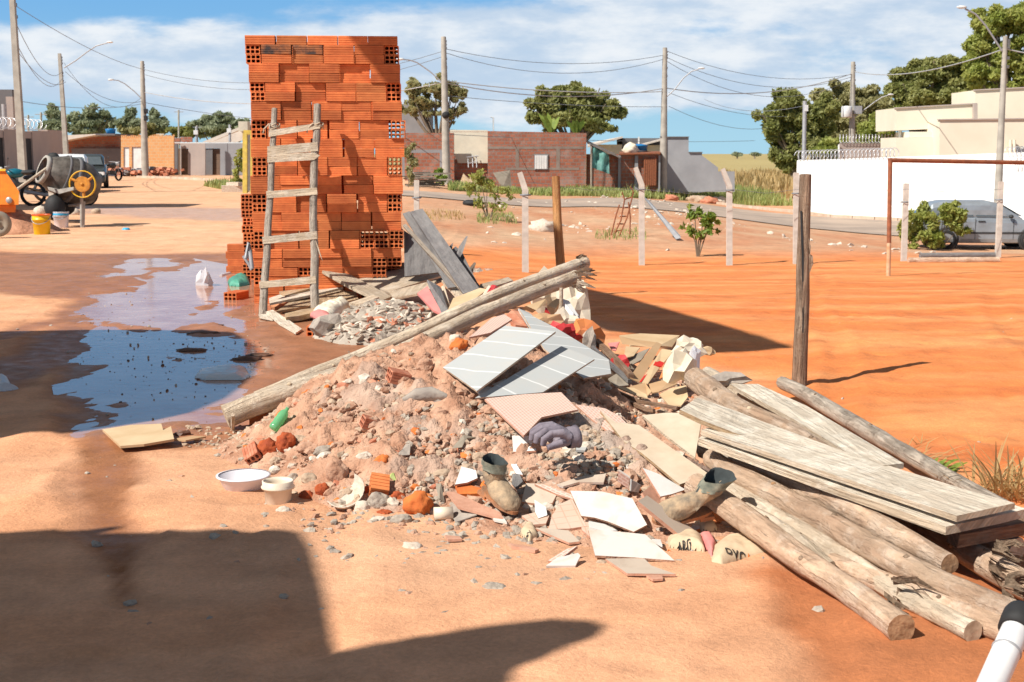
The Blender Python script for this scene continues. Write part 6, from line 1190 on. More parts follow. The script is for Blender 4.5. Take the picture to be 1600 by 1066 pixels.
def build_stack():
    O = Vector((D(398, 240, 13.12).x, 13.05, .0)); rot = Matrix.Rotation(R(5), 4, 'Z'); base = Matrix.Translation(O) @ rot; bh = .0885; n = 29
    for i in range(n):
        fromtop = n-i; p = (fromtop+2)//2-1 if fromtop > 1 else 0            # pair number from the top
        z = i*bh; pr = random.Random(p*7+1); sh = pr.uniform(-.012, .012)+(-.03 if p <= 1 else -.015 if p == 2 else .02 if 4 <= p <= 7 else 0)*(1)*.6; typ = 'A' if p == 0 or p % 2 == 0 else 'B'
        low = (fromtop % 2 == 1) and fromtop > 1
        if p == 11: row = 'hsssHHH'
        elif p == 12: row = 'sssss' if not low else 'ssssHH'
        elif p == 13: row = 'hsHssh'
        elif p == 14: row = 'ssHshs' if low else 'sssss'
        elif typ == 'A': row = 'sssss'
        else: row = 'hssssh'
        x = sh; prot = [pr.uniform(-.026, .014) for _ in range(9)]; gaps = [pr.choice([.003, .006, .009, .014, .022 if 3 < p < 9 else .008]) for _ in range(9)]; k = 0
        for j, ch in enumerate(row):
            hd = ch in 'hH'; w_ = .138 if hd else .281; cx = x+w_/2+rb.uniform(-.002, .002); py_ = prot[j]+rb.uniform(-.008, .006); k += 1
            cy = (.145 if hd else .07)+py_; a = (R(90) if hd else 0)+R(rb.uniform(-1.3, 1.3)); kind = 'brick'
            if p == 0 and j == 1 or p == 3 and j == 4 or p in (10, 11) and j in (2, 3) and not hd and rb.random() < .6: kind = 'brick_orange'
            if p == 1 and j in (1, 2) and not low: kind = 'brick_burnt'
            if p == 1 and j in (2,) and low: kind = 'brick_orange'
            lab = ('end on' if hd else 'lengthwise')+' hollow brick, '+ORD[k]+' from left in the '+ORD[fromtop]+' course down the tall stack'
            if kind == 'brick_burnt': lab = 'soot darkened hollow brick, '+ORD[k]+' from left in the second course of the tall stack'
            put_brick(base @ Matrix.Translation((cx, cy, z)) @ Matrix.Rotation(a, 4, 'Z'), lab, 'hollow bricks of the tall stack', kind); x += w_+gaps[j]
        # side bricks and back
        W_ = 1.43
        for side, xx in (('left', .07+sh), ('right', W_-.07+sh)):
            y0 = .15 if (row[0] == 's' if side == 'left' else row[-1] in 's') else .295
            yy = y0+.145; q = 1
            while yy < .9:
                put_brick(base @ Matrix.Translation((xx+rb.uniform(-.004, .004), yy, z)) @ Matrix.Rotation(R(90), 4, 'Z'), f'side brick, {ORD[q]} back on the {side} flank, {ORD[fromtop]} course down the tall stack', 'hollow bricks of the tall stack'); yy += .295; q += 1
    # the hidden back rows are one mass
    src = BM['brick']; nv = len(src.vertices); co = np.empty(nv*3); src.vertices.foreach_get('co', co); co = co.reshape(-1, 3); fc = [tuple(p.vertices) for p in src.polygons]; V = []; F = []
    for i in range(n):
        for j in range(4):
            if (i*7+j*3) % 9 == 4: continue
            c_ = co+np.array([.31+.29*j, .82, i*bh]); F += [tuple(q+len(V)*nv for q in f) for f in fc]; V.append(c_)
    me = bpy.data.meshes.new('hollow_bricks'); me.from_pydata(np.concatenate(V).tolist(), [], F); me.materials.append(Mt['brick']); me.polygons.foreach_set('use_smooth', [False]*len(me.polygons)); o = bpy.data.objects.new('hollow_bricks', me); COL.objects.link(o); o.matrix_world = base; tag(o, 'rear rows of hollow bricks inside the tall stack', 'bricks', kind='stuff')
    # second lower stack behind on the left
    for i in range(11):
        for j in range(2):
            p = D(388 if j == 0 else 411, 240, 15.6); put_brick(Matrix.Translation((p.x+rb.uniform(-.01, .01), p.y, i*.0895)) @ Matrix.Rotation(R(90), 4, 'Z'), f'end on brick, {ORD[j+1]} from left in the {ORD[11-i]} course of the lower rear stack', 'hollow bricks of the lower rear stack')
    for i in range(4):
        for j in range(2):
            p = D(368 if j == 0 else 407, 240, 16.3); put_brick(Matrix.Translation((p.x+(i % 2)*.02, p.y, i*.0895)), f'lengthwise brick, {ORD[j+1]} from left in the {ORD[4-i]} course of the short rear row', 'hollow bricks of the short rear row')
build_stack()
for px, py, a, kind, lab in ((358, 471, 75, 'brick', 'single loose hollow brick on the wet mud left of the ladder'), (484, 527, 88, 'brick', 'single loose hollow brick at the foot of the small chip heap'), (411, 668, 8, 'brick_orange', 'dusty hollow brick lying by the thick end of the long logs')):
    p = gnd(px, py); put_brick(Matrix.Translation((p.x+.05, p.y+.12, p.z+.003)) @ Matrix.Rotation(R(a), 4, 'Z'), lab, None, kind)

# ------------------------------------------------------------------ ladder
def lad(px, py): # depth along the ladder by height in the photo
    d = D(px, py, 1)-cam.location; return cam.location+d*((12.95-(py-165)/322*.75)/d.y)
b = gnd(452, 488); t = thing('wooden_ladder', b, 'homemade wooden ladder of two poles leaning on the brick stack', 'ladder')
w = MB(); w.tube([lad(x, y)-Vector((0, 0, .03 if y > 480 else 0)) for x, y in ((411, 487), (413, 440), (417, 400), (419, 350), (423, 300), (424, 260), (427, 215), (429, 170))], [.038, .037, .034, .033, .031, .031, .03, .028], 12, amp=.12, seed=1, capmi=1); w.build('side_pole', ['log_grey', 'log_end_pale'], t)
w = MB(); w.tube([lad(x, y)-Vector((0, 0, .03 if y > 480 else 0)) for x, y in ((493, 489), (491, 450), (492, 400), (489, 350), (490, 300), (491, 250), (495, 215), (496, 164))], [.042, .041, .037, .036, .036, .036, .037, .036], 12, amp=.12, seed=2, capmi=1); w.build('side_pole', ['log_grey', 'log_end_pale'], t)
for q in ([(421, 204), (500, 192), (501, 201), (421, 214)], [(419, 229), (497, 222), (498, 236), (419, 243)], [(419, 242), (490, 238), (501, 243), (492, 250), (419, 254)], [(417, 299), (496, 293), (497, 304), (418, 310)], [(411, 370), (496, 361), (497, 373), (412, 381)], [(406, 440), (494, 431), (495, 442), (407, 450)]):
    w = MB(); w.prism([lad(x, y)+Vector((0, -.045, 0)) for x, y in q[::-1]], (0, .02, 0)); w.build('rung', 'wood_pale', t)
for x, y in ((429, 197), (497, 196)):
    w = MB(); p = lad(x, y)
    for k in range(5): a = k*1.3; w.tube([p+Vector((.05*math.cos(a+u*6.28), .05*math.sin(a+u*6.28)*1.0, .02*math.sin(u*9+k)+.012*k-.03)) for u in np.linspace(0, 1, 12)], .006, 5)
    w.tube([p+Vector((-.04, -.05, .02)), p+Vector((-.09, -.05, -.03)), p+Vector((-.1, -.05, -.07))], .007, 4); w.build('rope_lashing', 'wood_pale', t)
w = MB(); w.prism([lad(494, 374)+Vector((0, -.06, 0)), lad(499, 385)+Vector((0, -.07, 0)), lad(506, 407)+Vector((0, -.08, 0)), lad(500, 395)+Vector((0, -.07, 0))], (0, .01, 0)); w.build('splinter', 'wood_pale', t)

# ------------------------------------------------------------------ boards, tiles and sheets
def plate(name, label, cat, pts, th, m, zs=None, off=.02, group=None, edge=None, flip=False, ux=None, bend=0):
    """flat piece with photo outline pts; zs = height of each corner, or a plane fitted to the heap raised by off"""
    if zs is not None:
        P = [atz(x, y, z) for (x, y), z in zip(pts, zs if hasattr(zs, '__len__') else [zs]*len(pts))]
        A = np.array([[p.x, p.y, 1] for p in P]); sol, *_ = np.linalg.lstsq(A, np.array([p.z for p in P]), rcond=None)
    else:
        Hh = [hit(x, y) for x, y in pts]; cx = sum(x for x, y in pts)/len(pts); cy = sum(y for x, y in pts)/len(pts)
        Hh += [hit(cx, cy)]; P = Hh; A = np.array([[p.x, p.y, 1] for p in P]); sol, *_ = np.linalg.lstsq(A, np.array([p.z for p in P]), rcond=None); sol[2] += off
    a, b, c = sol
    for it in range(6):
        n = Vector((-a, -b, 1)).normalized(); out = []
        for x, y in pts:
            d = (D(x, y, 1)-cam.location); k = (c+a*cam.location.x+b*cam.location.y-cam.location.z)/(d.z-a*d.x-b*d.y); out.append(cam.location+d*k)
        ce = sum(out, Vector())/len(out); pen = max(float(H(q.x, q.y))+.03-q.z for q in [p.lerp(ce, u) for p in out for u in (.0, .15, .35, .7)]+[ce])+(.03 if 'pair' in label else 0)
        if pen < .004: break
        c += pen*.9
    w = MB(); w.prism(out, -n*th, smi=(1 if edge else None), ux=ux); o = w.build(name, [m, edge] if edge else m); tag(o, label, cat, group); recenter(o)
    bv = o.modifiers.new('b', 'BEVEL'); bv.width = min(.0025, th*.2); bv.segments = 1; bv.limit_method = 'ANGLE'; return o
def panel(name, label, cat, pts, th, m, group=None, edge=None, parent=None):
    """piece standing at an angle: pts = (px,py,depth)"""
    P = [D(*p) for p in pts]; n = (P[1]-P[0]).cross(P[2]-P[0]).normalized()
    if n.dot(Vector((0, -1, .3))) < 0: n = -n
    w = MB(); w.prism(P, -n*th, smi=(1 if edge else None)); o = w.build(name, [m, edge] if edge else m, parent)
    if label: tag(o, label, cat, group); recenter(o)
    return o
G = 'broken tiles on the heap'
plate('floor_tile', 'large grey veined tile, upper left of the matching pair on the heap', 'tile', [(692, 574), (789, 509), (868, 518), (745, 611)], .009, 'marble', zs=(.40, .57, .55, .36), edge='stone_tan', group=G)
plate('floor_tile', 'large grey veined tile, lower right of the matching pair on the heap', 'tile', [(742, 622), (877, 541), (929, 561), (848, 613)], .009, 'marble', zs=(.33, .48, .43, .33), edge='stone_tan', group=G)
plate('floor_tile', 'grey tile half shaded behind the veined pair', 'tile', [(812, 484), (868, 512), (951, 562), (955, 584), (912, 591), (850, 545)], .009, 'marble', zs=(.55, .47, .36, .33, .33, .42), edge='stone_tan', group=G)
plate('tile_shard', 'white tile sliver showing under the upper veined tile', 'tile', [(746, 611), (793, 590), (776, 604), (751, 619)], .008, 'tile_white', zs=(.33, .36, .33, .315), group=G)
plate('wall_tile', 'pink tile seen from its ribbed back, above the purple glove', 'tile', [(756, 623), (820, 616), (877, 613), (903, 640), (846, 652), (818, 681), (790, 655)], .009, 'tile_pink', zs=(.29, .30, .31, .27, .26, .22, .25), edge='tile_clay', group=G)
plate('wall_tile', 'pink ribbed tile right of the mortar chips', 'tile', [(899, 632), (945, 638), (968, 650), (986, 669), (1000, 678), (950, 674), (925, 655)], .009, 'tile_pink', zs=(.26, .24, .22, .19, .17, .18, .21), edge='tile_clay', group=G)
plate('wall_tile', 'pink tile propped under the long log', 'tile', [(733, 527), (768, 497), (788, 491), (800, 499), (766, 520)], .009, 'tile_pink', zs=(.52, .56, .57, .56, .53), edge='tile_clay', group=G)
plate('wall_tile', 'curved pink ribbed tile directly behind the upper veined tile', 'tile', [(766, 523), (781, 508), (797, 505), (800, 514), (785, 516)], .009, 'tile_pink', zs=(.52, .54, .55, .53, .53), edge='tile_clay', group=G)
plate('tile_shard', 'square white tile beside the purple glove', 'tile', [(800, 681), (832, 681), (838, 704), (802, 706)], .009, 'tile_white', off=.03, edge='tile_clay', group=G)
plate('tile_shard', 'white tile piece left of the upright boot', 'tile', [(721, 729), (744, 735), (746, 747), (730, 754), (711, 757)], .009, 'tile_white', off=.05, edge='tile_clay', group=G)
plate('tile_shard', 'curved white tile strip between boot and mortar chips', 'tile', [(797, 712), (806, 712), (808, 727), (817, 742), (806, 740), (799, 728)], .009, 'tile_white', off=.03, edge='tile_clay', group=G)
plate('tile_shard', 'small white five sided tile shard right of the boot toe', 'tile', [(835, 781), (853, 792), (855, 805), (841, 810), (836, 800)], .008, 'tile_white', off=.05, edge='stone_tan', group=G)
plate('roof_tile', 'bright orange tile edge under the white piece left of the boot', 'tile', [(711, 759), (730, 757), (757, 764), (752, 771), (717, 772)], .014, 'clay_orange', off=.03, group=G)
plate('wall_tile', 'long clay coloured tile slab under the upright boot', 'tile', [(698, 769), (709, 768), (752, 788), (781, 800), (788, 812), (760, 804), (716, 792)], .01, 'tile_clay', off=.02, group=G)
plate('tile_shard', 'pale pink tile tip below the boot toe', 'tile', [(762, 800), (783, 803), (792, 816), (772, 812)], .009, 'tile_cream', off=.015, group=G)
plate('wall_tile', 'gridded clay tile back leaning left of the big cream tiles', 'tile', [(876, 787), (894, 779), (908, 807), (917, 822), (890, 826), (857, 827), (862, 806)], .009, 'tile_square', off=.03, edge='tile_clay', group=G)
plate('floor_tile', 'big cream tile, upper of the two large pale ones', 'tile', [(891, 767), (940, 768), (988, 779), (1011, 820), (990, 831), (950, 815), (930, 809), (908, 806)], .009, 'tile_cream', zs=(.15, .16, .14, .05, .05, .065, .07, .08), edge='stone_pink', group=G)
plate('floor_tile', 'big cream tile, lower of the two large pale ones', 'tile', [(919, 827), (950, 829), (1008, 835), (1054, 876), (990, 871), (930, 868)], .009, 'tile_cream', zs=(.06, .06, .05, .012, .015, .02), edge='stone_pink', group=G)
plate('floor_tile', 'dusty tile shard lying under the lower big cream tile', 'tile', [(946, 873), (1006, 872), (1018, 884), (1056, 897), (980, 896)], .009, 'tile_tan', zs=.012, edge='tile_clay', group=G)
plate('tile_shard', 'thin clay tile strip poking out at the lower right edge of the shards', 'tile', [(1010, 899), (1034, 898), (1036, 904), (1020, 905)], .008, 'tile_clay', zs=.01, group=G)
plate('wall_tile', 'pink tile corner tilted over the front edge of the shards', 'tile', [(856, 876), (885, 858), (902, 853), (880, 870), (870, 878)], .01, 'tile_pink', zs=(.02, .05, .055, .03, .025), edge='tile_clay', group=G)
plate('wall_tile', 'pale square tile nearest the camera in the shards', 'tile', [(853, 884), (870, 872), (903, 864), (907, 868), (899, 884)], .009, 'tile_cream', zs=(.012, .03, .035, .03, .012), edge='tile_white', group=G)
plate('wall_tile', 'tan tile strip crossing above the cement bag scrap', 'tile', [(836, 825), (862, 826), (888, 829), (906, 846), (889, 848), (870, 840)], .009, 'tile_tan', off=.02, edge='tile_clay', group=G)
plate('wall_tile', 'long slanting tile strip above the gridded clay tile', 'tile', [(835, 756), (860, 760), (893, 773), (901, 782), (870, 772)], .01, 'tile_pink', off=.045, edge='tile_clay', group=G)
plate('wall_tile', 'dusty tan tile below the mortar chips, right of the boot', 'tile', [(822, 755), (850, 757), (872, 768), (863, 786), (838, 787), (815, 784)], .01, 'tile_tan', off=.035, edge='tile_clay', group=G)
plate('wall_tile', 'tile under the mortar chips with a white front edge', 'tile', [(870, 757), (905, 745), (947, 740), (943, 754), (905, 753), (880, 760)], .01, 'tile_tan', off=.04, edge='tile_cream', group=G)
plate('wall_tile', 'ribbed clay tile shard standing in the chips', 'tile', [(967, 733), (985, 745), (983, 762), (966, 750)], .01, 'tile_pink', zs=(.20, .17, .12, .15), edge='tile_cream', group=G)
plate('tile_shard', 'small grey tile standing right of the ribbed clay shard', 'tile', [(985, 748), (1000, 757), (996, 768), (984, 766)], .01, 'marble', zs=(.17, .14, .11, .12), group=G)
plate('tile_shard', 'white triangular tile shard below the chips', 'tile', [(956, 746), (983, 765), (975, 768), (958, 756)], .009, 'tile_white', zs=(.17, .10, .10, .14), group=G)
plate('tile_shard', 'thin clay tile splinter on the ground left of the shards', 'tile', [(793, 848), (830, 854), (842, 858), (836, 860), (800, 853)], .012, 'tile_clay', zs=.014, group=G)
plate('tile_shard', 'pink clay tile splinter lying apart left of the shards', 'tile', [(695, 836), (718, 838), (722, 842), (700, 843)], .01, 'tile_clay', zs=.01, group=G)
plate('wall_tile', 'small clay tile under the five sided white shard', 'tile', [(815, 806), (838, 800), (858, 806), (853, 818), (832, 820)], .01, 'tile_square', off=.02, edge='tile_clay', group=G)
plate('wall_tile', 'pink tile end beneath the upper big cream tile', 'tile', [(907, 812), (925, 812), (930, 828), (921, 838), (909, 828)], .01, 'tile_square', off=.02, edge='tile_clay', group=G)
plate('tile_shard', 'white curved strip between the two big cream tiles', 'tile', [(920, 814), (945, 819), (965, 829), (944, 830), (922, 824)], .009, 'tile_white', zs=(.075, .06, .05, .05, .065), group=G)
plate('plank_strip', 'smooth tan skirting tile slanting under the lying boot', 'tile', [(997, 783), (1011, 774), (1090, 832), (1062, 836)], .014, 'tile_tan', zs=(.17, .17, .03, .03), edge='tile_clay', group=G)
plate('tile_shard', 'bright white tile wedge left of the lying boot', 'tile', [(1004, 731), (1030, 741), (1071, 765), (1050, 772), (1032, 776)], .009, 'tile_white', zs=(.22, .2, .14, .13, .13), edge='tile_clay', group=G)
plate('tile_shard', 'brown tile wedge behind the white one left of the lying boot', 'tile', [(1003, 770), (1018, 758), (1030, 776), (1034, 790), (1014, 788)], .01, 'tile_clay', zs=(.15, .16, .12, .1, .12), group=G)
plate('tile_shard', 'pale tile wedge between bag and lower big cream tile', 'tile', [(1018, 842), (1032, 843), (1035, 852)], .009, 'tile_white', zs=.02, group=G)
plate('tile_shard', 'small grey tile shard in front of the purple glove', 'tile', [(801, 740), (812, 741), (817, 752), (806, 762), (800, 756)], .01, 'wood_dark', off=.035, group=G)
plate('tile_shard', 'grey tile shard right of the purple glove', 'tile', [(901, 690), (919, 694), (914, 704), (900, 703)], .01, 'marble', off=.03, group=G)
# broad sheets between shards and logs
plate('plywood_sheet', 'long greenish tan plywood sheet right of the mortar chips', 'plywood', [(938, 642), (962, 660), (998, 664), (1108, 741), (1062, 757), (1003, 708), (975, 690)], .012, 'plywood', zs=(.30, .27, .27, .15, .145, .18, .2), edge='wood_tan')
plate('plywood_sheet', 'four sided cream plywood piece above the lying boot', 'plywood', [(1003, 649), (1040, 645), (1098, 646), (1086, 715), (1040, 680)], .012, 'plywood', zs=(.33, .335, .34, .22, .27), edge='wood_pale', ux=(1, 0, 0))
# ---- right hand timber
B = 'boards on the timber pile'
plate('wooden_board', 'short double board topmost on the timber pile', 'board', [(1062, 640), (1090, 621), (1150, 642), (1232, 675), (1155, 679), (1098, 657)], .021, 'wood_white', zs=(.42, .44, .41, .35, .34, .38), edge='wood_tan', group=B)
plate('wooden_board', 'wide pale board running to the right edge, upper layer', 'board', [(1095, 672), (1120, 665), (1190, 658), (1400, 735), (1586, 786), (1545, 795), (1495, 806)], .022, 'wood_white', zs=(.345, .35, .37, .33, .285, .28, .27), edge='wood_pale', group=B)
plate('wooden_board', 'wide pale board running to the right edge, lower layer with rough end', 'board', [(1091, 685), (1110, 672), (1300, 700), (1604, 795), (1560, 806), (1478, 823)], .03, 'wood_white', zs=(.305, .32, .32, .25, .245, .235), edge='wood_pale', group=B)
plate('wooden_beam', 'brown beam under the rough ends of the wide boards', 'beam', [(1484, 826), (1600, 797), (1640, 800), (1640, 810), (1500, 836)], .05, 'wood_brown', zs=(.20, .2, .2, .18, .185), group=B)
plate('wooden_board', 'long narrow pale board behind the wide pair', 'board', [(1140, 600), (1184, 600), (1260, 634), (1412, 724), (1384, 727), (1356, 727), (1240, 655)], .021, 'wood_white', zs=(.38, .38, .36, .30, .295, .29, .34), edge='wood_pale', group=B)
for px_, py_ in ((1383.5, 727.5), (1362, 723)):
    pass
LG = 'logs of the timber pile'
def log(label, pts, rad, m='log_tan', end='log_end', n=14, amp=.10, name='log', group=LG, seed=0, knots=()):
    """pts = (px,py,z of the axis)"""
    rad = [q*.92 for q in rad]; P = [atz(x, y, z) for x, y, z in pts]; k = max(14, int((P[-1]-P[0]).length/.07)); path = []; rr_ = []; L = [0]
    for i in range(1, len(P)): L.append(L[-1]+(P[i]-P[i-1]).length)
    for i in range(k+1):
        s = L[-1]*i/k; j = min(max(0, np.searchsorted(L, s)-1), len(P)-2); u = (s-L[j])/(L[j+1]-L[j]); p = P[j].lerp(P[j+1], u)
        p = p+Vector((mnoise.noise(Vector((s*1.5, seed, 0))), mnoise.noise(Vector((s*1.5, seed, 5))), .6*mnoise.noise(Vector((s*1.5, seed, 9)))))*.010; path.append(p)
        rr_.append(np.interp(s, np.linspace(0, L[-1], len(rad)), rad)*(1+.05*mnoise.noise(Vector((s*4, seed, 3)))))
    w = MB(); w.tube(path, rr_, n, amp=amp, seed=seed, capmi=1)
    if name == 'log':
        t = w.build('log', [m, end]); tag(t, label, 'log', group); recenter(t); base = t.location
        rk = random.Random(seed+50)
        for i in range(3):
            j = rk.randrange(3, k-3); a = rk.uniform(.3, 2.8); tdir = (path[j+1]-path[j-1]).normalized(); sd = tdir.cross(Vector((0, 0, 1))).normalized(); nn = sd.cross(tdir); o_ = sd*math.cos(a)+nn*math.sin(a); kn = MB(); kn.ball(path[j]+o_*rr_[j]*.93, rr_[j]*.24, 2, sc=(1, 1, .8), amp=.3, seed=i); kn.build('knot', 'bark' if i else end, t)
        return t, path, rr_
    return w, path, rr_
log('thick foremost log with a reddish rough cut end, lower right', [(1085, 758, .17), (1135, 790, .14), (1260, 880, .075), (1330, 925, .06), (1408, 983, .052)], [.052, .054, .05, .047, .050], seed=1)
log('second log from the front with torn bark and a small round end', [(1140, 764, .14), (1256, 835, .09), (1330, 880, .06), (1400, 925, .05), (1522, 988, .04)], [.036, .045, .044, .038, .037], 'log_pale', 'log_end_pale', seed=2)
log('thin pale pole lying between the two foremost logs', [(1165, 792, .15), (1200, 812, .13), (1250, 846, .10), (1300, 884, .075)], [.02, .024, .02, .014], 'log_pale', 'log_end_pale', seed=3)
log('long tan log in the middle of the pile reaching the white tube', [(1112, 716, .20), (1140, 738, .19), (1300, 820, .14), (1450, 905, .11), (1592, 962, .09)], [.044, .05, .05, .049, .043], seed=4)
log('tan log under the boards ending in a round cut face', [(1190, 735, .2), (1300, 782, .19), (1400, 836, .16), (1484, 882, .15)], [.04, .046, .046, .036], seed=5)
log('log in the shade under the wide boards leading to the frayed end', [(1300, 755, .13), (1400, 800, .10), (1510, 862, .08), (1640, 935, .07)], [.05, .05, .05, .055], 'log_tan', seed=6)
log('dark log under the beam, its cut face at the right edge', [(1380, 795, .09), (1480, 824, .09), (1590, 858, .085)], [.04, .042, .046], 'log_grey', 'log_end_pale', seed=7)
log('log end poking out under the right corner of the wide boards', [(1480, 810, .12), (1540, 822, .13), (1574, 830, .135)], [.045, .045, .046], 'wood_brown', 'wood_brown', seed=8)
log('pale log piece at the far right edge beyond the board ends', [(1540, 800, .05), (1640, 838, .05)], [.045, .045], 'log_pale', 'log_end_pale', seed=9)
log('brown log low on the ground behind the small round end', [(1300, 880, .05), (1450, 940, .05), (1640, 1010, .045)], [.04, .045, .045], 'log_tan', seed=22)
log('tan log just left of the long narrow board', [(1086, 592, .36), (1150, 640, .35), (1240, 680, .31), (1320, 735, .27)], [.062, .06, .052, .045], 'log_tan', 'log_end_pale', seed=10)
log('pale log beginning beside the crumpled paper above the boards', [(1106, 584, .33), (1150, 612, .32), (1260, 668, .29)], [.04, .045, .05], 'log_pale', 'log_end_pale', seed=11)
log('short log end sticking out under the topmost short board', [(1092, 632, .36), (1130, 650, .34), (1200, 690, .3)], [.045, .046, .04], 'log_tan', 'log_end_pale', seed=12)
log('split grey beam running behind the boards past the tall wooden post', [(1222, 598, .12), (1300, 640, .11), (1400, 700, .10), (1510, 762, .085), (1580, 800, .07)], [.042, .047, .044, .04, .036], 'log_grey', 'wood_grey', seed=13, n=9)
log('hidden log propping the boards near the plywood', [(1100, 700, .17), (1200, 740, .13), (1300, 800, .1)], [.05, .05, .05], 'log_grey', seed=14)
log('log lying beneath the boards behind the long tan log', [(1130, 690, .22), (1300, 745, .2), (1460, 800, .17)], [.05, .05, .05], 'log_grey', seed=15)
# the two long logs over the heap
log('lower and nearer of the two long logs crossing the heap', [(352, 651, .075), (400, 632, .13), (500, 598, .22), (600, 563, .32), (680, 524, .42), (760, 487, .52), (840, 455, .60), (900, 433, .66)], [.068, .066, .056, .05, .048, .046, .046, .05], 'log_pale', 'log_end_pale', seed=16, group='long logs crossing the heap')
log('upper and farther of the two long logs crossing the heap', [(400, 622, .13), (450, 603, .19), (560, 558, .29), (650, 520, .40), (720, 487, .50), (800, 452, .60), (860, 430, .66), (914, 410, .72)], [.04, .046, .045, .044, .046, .048, .046, .048], 'log_pale', 'log_end_pale', seed=17, group='long logs crossing the heap')
def frays(c, ax, r_, n, ln, m, seed, label, name='torn_bark'):
    rg = random.Random(seed); w = MB(); ax = ax.normalized(); s = ax.cross(Vector((0, 0, 1))).normalized(); u = s.cross(ax)
    for i in range(n):
        a = rg.uniform(0, 6.28); o = s*math.cos(a)+u*math.sin(a); p = c+o*r_*rg.uniform(.7, 1.1); k = ln*rg.uniform(.4, 1); e = p+ax*k+o*k*rg.uniform(-.1, .7)+Vector((0, 0, -k*.3)); wd = s.lerp(u, rg.random()).normalized()*r_*rg.uniform(.12, .35)
        m_ = (p+e)/2+o*k*.15; w.add([p-wd, p+wd, m_+wd*.8, m_-wd*.8, e+wd*.2, e-wd*.2], [(0, 1, 2, 3), (3, 2, 4, 5)], 0)
    o = w.build(name, m); tag(o, label, 'bark', kind=None); recenter(o); return o
frays(atz(897, 436, .66), Vector((1, .7, 0)), .05, 26, .12, 'log_pale', 1, 'frayed fibres at the raised tip of the nearer long log')
frays(atz(905, 414, .71), Vector((.8, .3, .2)), .05, 22, .1, 'bark', 2, 'dark frayed bark at the raised tip of the farther long log')
frays(atz(1392, 924, .08), Vector((1, -.9, 0)), .045, 16, .16, 'bark', 3, 'torn dark bark flap on the second log from the front')
frays(atz(1556, 874, .12), Vector((1, -.9, 0)), .055, 40, .1, 'bark', 4, 'ring of torn bark on the log at the right edge')
frays(atz(1575, 925, .09), Vector((1, -.9, 0)), .05, 30, .1, 'bark', 5, 'torn bark on the log end next to the white tube')
w = MB(); w.prism([atz(640, 548, .36), atz(668, 540, .37), atz(730, 522, .42), atz(700, 536, .38), atz(660, 552, .34)], (0, 0, .012)); o = w.build('bark_strip', 'wood_brown'); tag(o, 'curled brown bark strip between the two long logs', 'bark'); recenter(o)
w = MB(); p = atz(877, 450, .62); w.tube([p, p+Vector((0, 0, -.1)), p+Vector((-.02, 0, -.22))], .012, 6); o = w.build('twig', 'log_pale'); tag(o, 'short twig hanging below the tip of the long logs', 'twig'); recenter(o)
w = MB(); w.tube([atz(366, 668, .02)+Vector((0, -.04, 0)), atz(364, 648, .14)], .01, 6); o = w.build('wooden_peg', 'log_pale'); tag(o, 'small wooden peg against the thick end of the nearer long log', 'peg'); recenter(o)

# ---- timber by the ladder
BW = 'boards at the foot of the brick stack'
def bd(label, pts, m, zs, th=.022, edge=None, name='wooden_board'): return plate(name, label, 'board', pts, th, m, zs=zs, group=BW, edge=edge)
bd('large tan board lying deepest against the brick stack', [(556, 437), (606, 424), (680, 411), (692, 430), (606, 456)], 'wood_pale', (.22, .3, .36, .25, .14))
bd('reddish edged board lying highest along the brick stack', [(556, 420), (600, 412), (672, 408), (680, 414), (600, 425), (558, 430)], 'wood_brown', (.28, .32, .36, .33, .28, .23), .03)
bd('tan board slanting up to the right behind the ladder', [(436, 456), (470, 436), (563, 405), (577, 412), (520, 440), (445, 462)], 'wood_tan', (.12, .19, .33, .31, .19, .1))
bd('pale board sloping down to the right in front of the stack', [(501, 421), (516, 414), (560, 436), (612, 463), (596, 470), (545, 446)], 'wood_pale', (.33, .34, .25, .14, .13, .22), .03)
bd('white painted slat crossing behind both ladder feet', [(420, 466), (470, 449), (531, 442), (536, 449), (480, 462), (421, 474)], 'wood_white', (.08, .12, .17, .15, .11, .06))
bd('yellowish board lying flat right of the ladder foot', [(497, 462), (520, 452), (556, 456), (560, 467), (530, 474), (500, 473)], 'wood_tan', (.1, .13, .13, .1, .08, .075))
bd('tan board lying between the ladder feet', [(432, 486), (455, 470), (480, 465), (510, 473), (470, 480)], 'wood_tan', (.03, .06, .08, .06, .04))
bd('thick tan plank end right of the left ladder foot', [(445, 490), (470, 484), (498, 480), (500, 486), (470, 493), (447, 496)], 'wood_tan', (.07, .075, .08, .075, .06, .06), .045)
bd('thin bent slat running toward the loose brick', [(415, 487), (426, 484), (445, 496), (472, 514), (462, 520), (436, 505)], 'wood_white', (.03, .035, .03, .03, .025, .025), .016)
bd('short slat under the left ladder foot', [(404, 491), (425, 490), (432, 495), (426, 499), (406, 495)], 'wood_white', .02, .015)
bd('narrow board pointing at the chip heap', [(545, 473), (583, 461), (592, 464), (562, 476)], 'wood_pale', (.12, .17, .165, .12), .03)
bd('pair of thin laths above the chip heap', [(606, 456), (662, 442), (682, 438), (668, 456), (616, 466)], 'wood_pale', (.16, .24, .27, .2, .15), .02)
bd('grey board tucked under the large tan one', [(610, 448), (640, 444), (690, 432), (693, 437), (640, 455)], 'wood_grey', (.14, .17, .22, .2, .13), .02)
bd('cardboard like board with red marks beyond the chip heap', [(708, 466), (750, 450), (762, 452), (735, 472), (700, 484)], 'card_pale', (.32, .38, .38, .31, .27), .02)
bd('pale plank end pointing right over the lot', [(750, 444), (794, 433), (802, 438), (766, 449)], 'wood_pale', (.26, .26, .25, .24), .02)
bd('pale board leaning beneath the dark planks', [(690, 438), (720, 430), (757, 450), (735, 466), (712, 462)], 'wood_pale', (.25, .28, .22, .2, .22), .02)
LP = 'dark planks leaning by the stack'
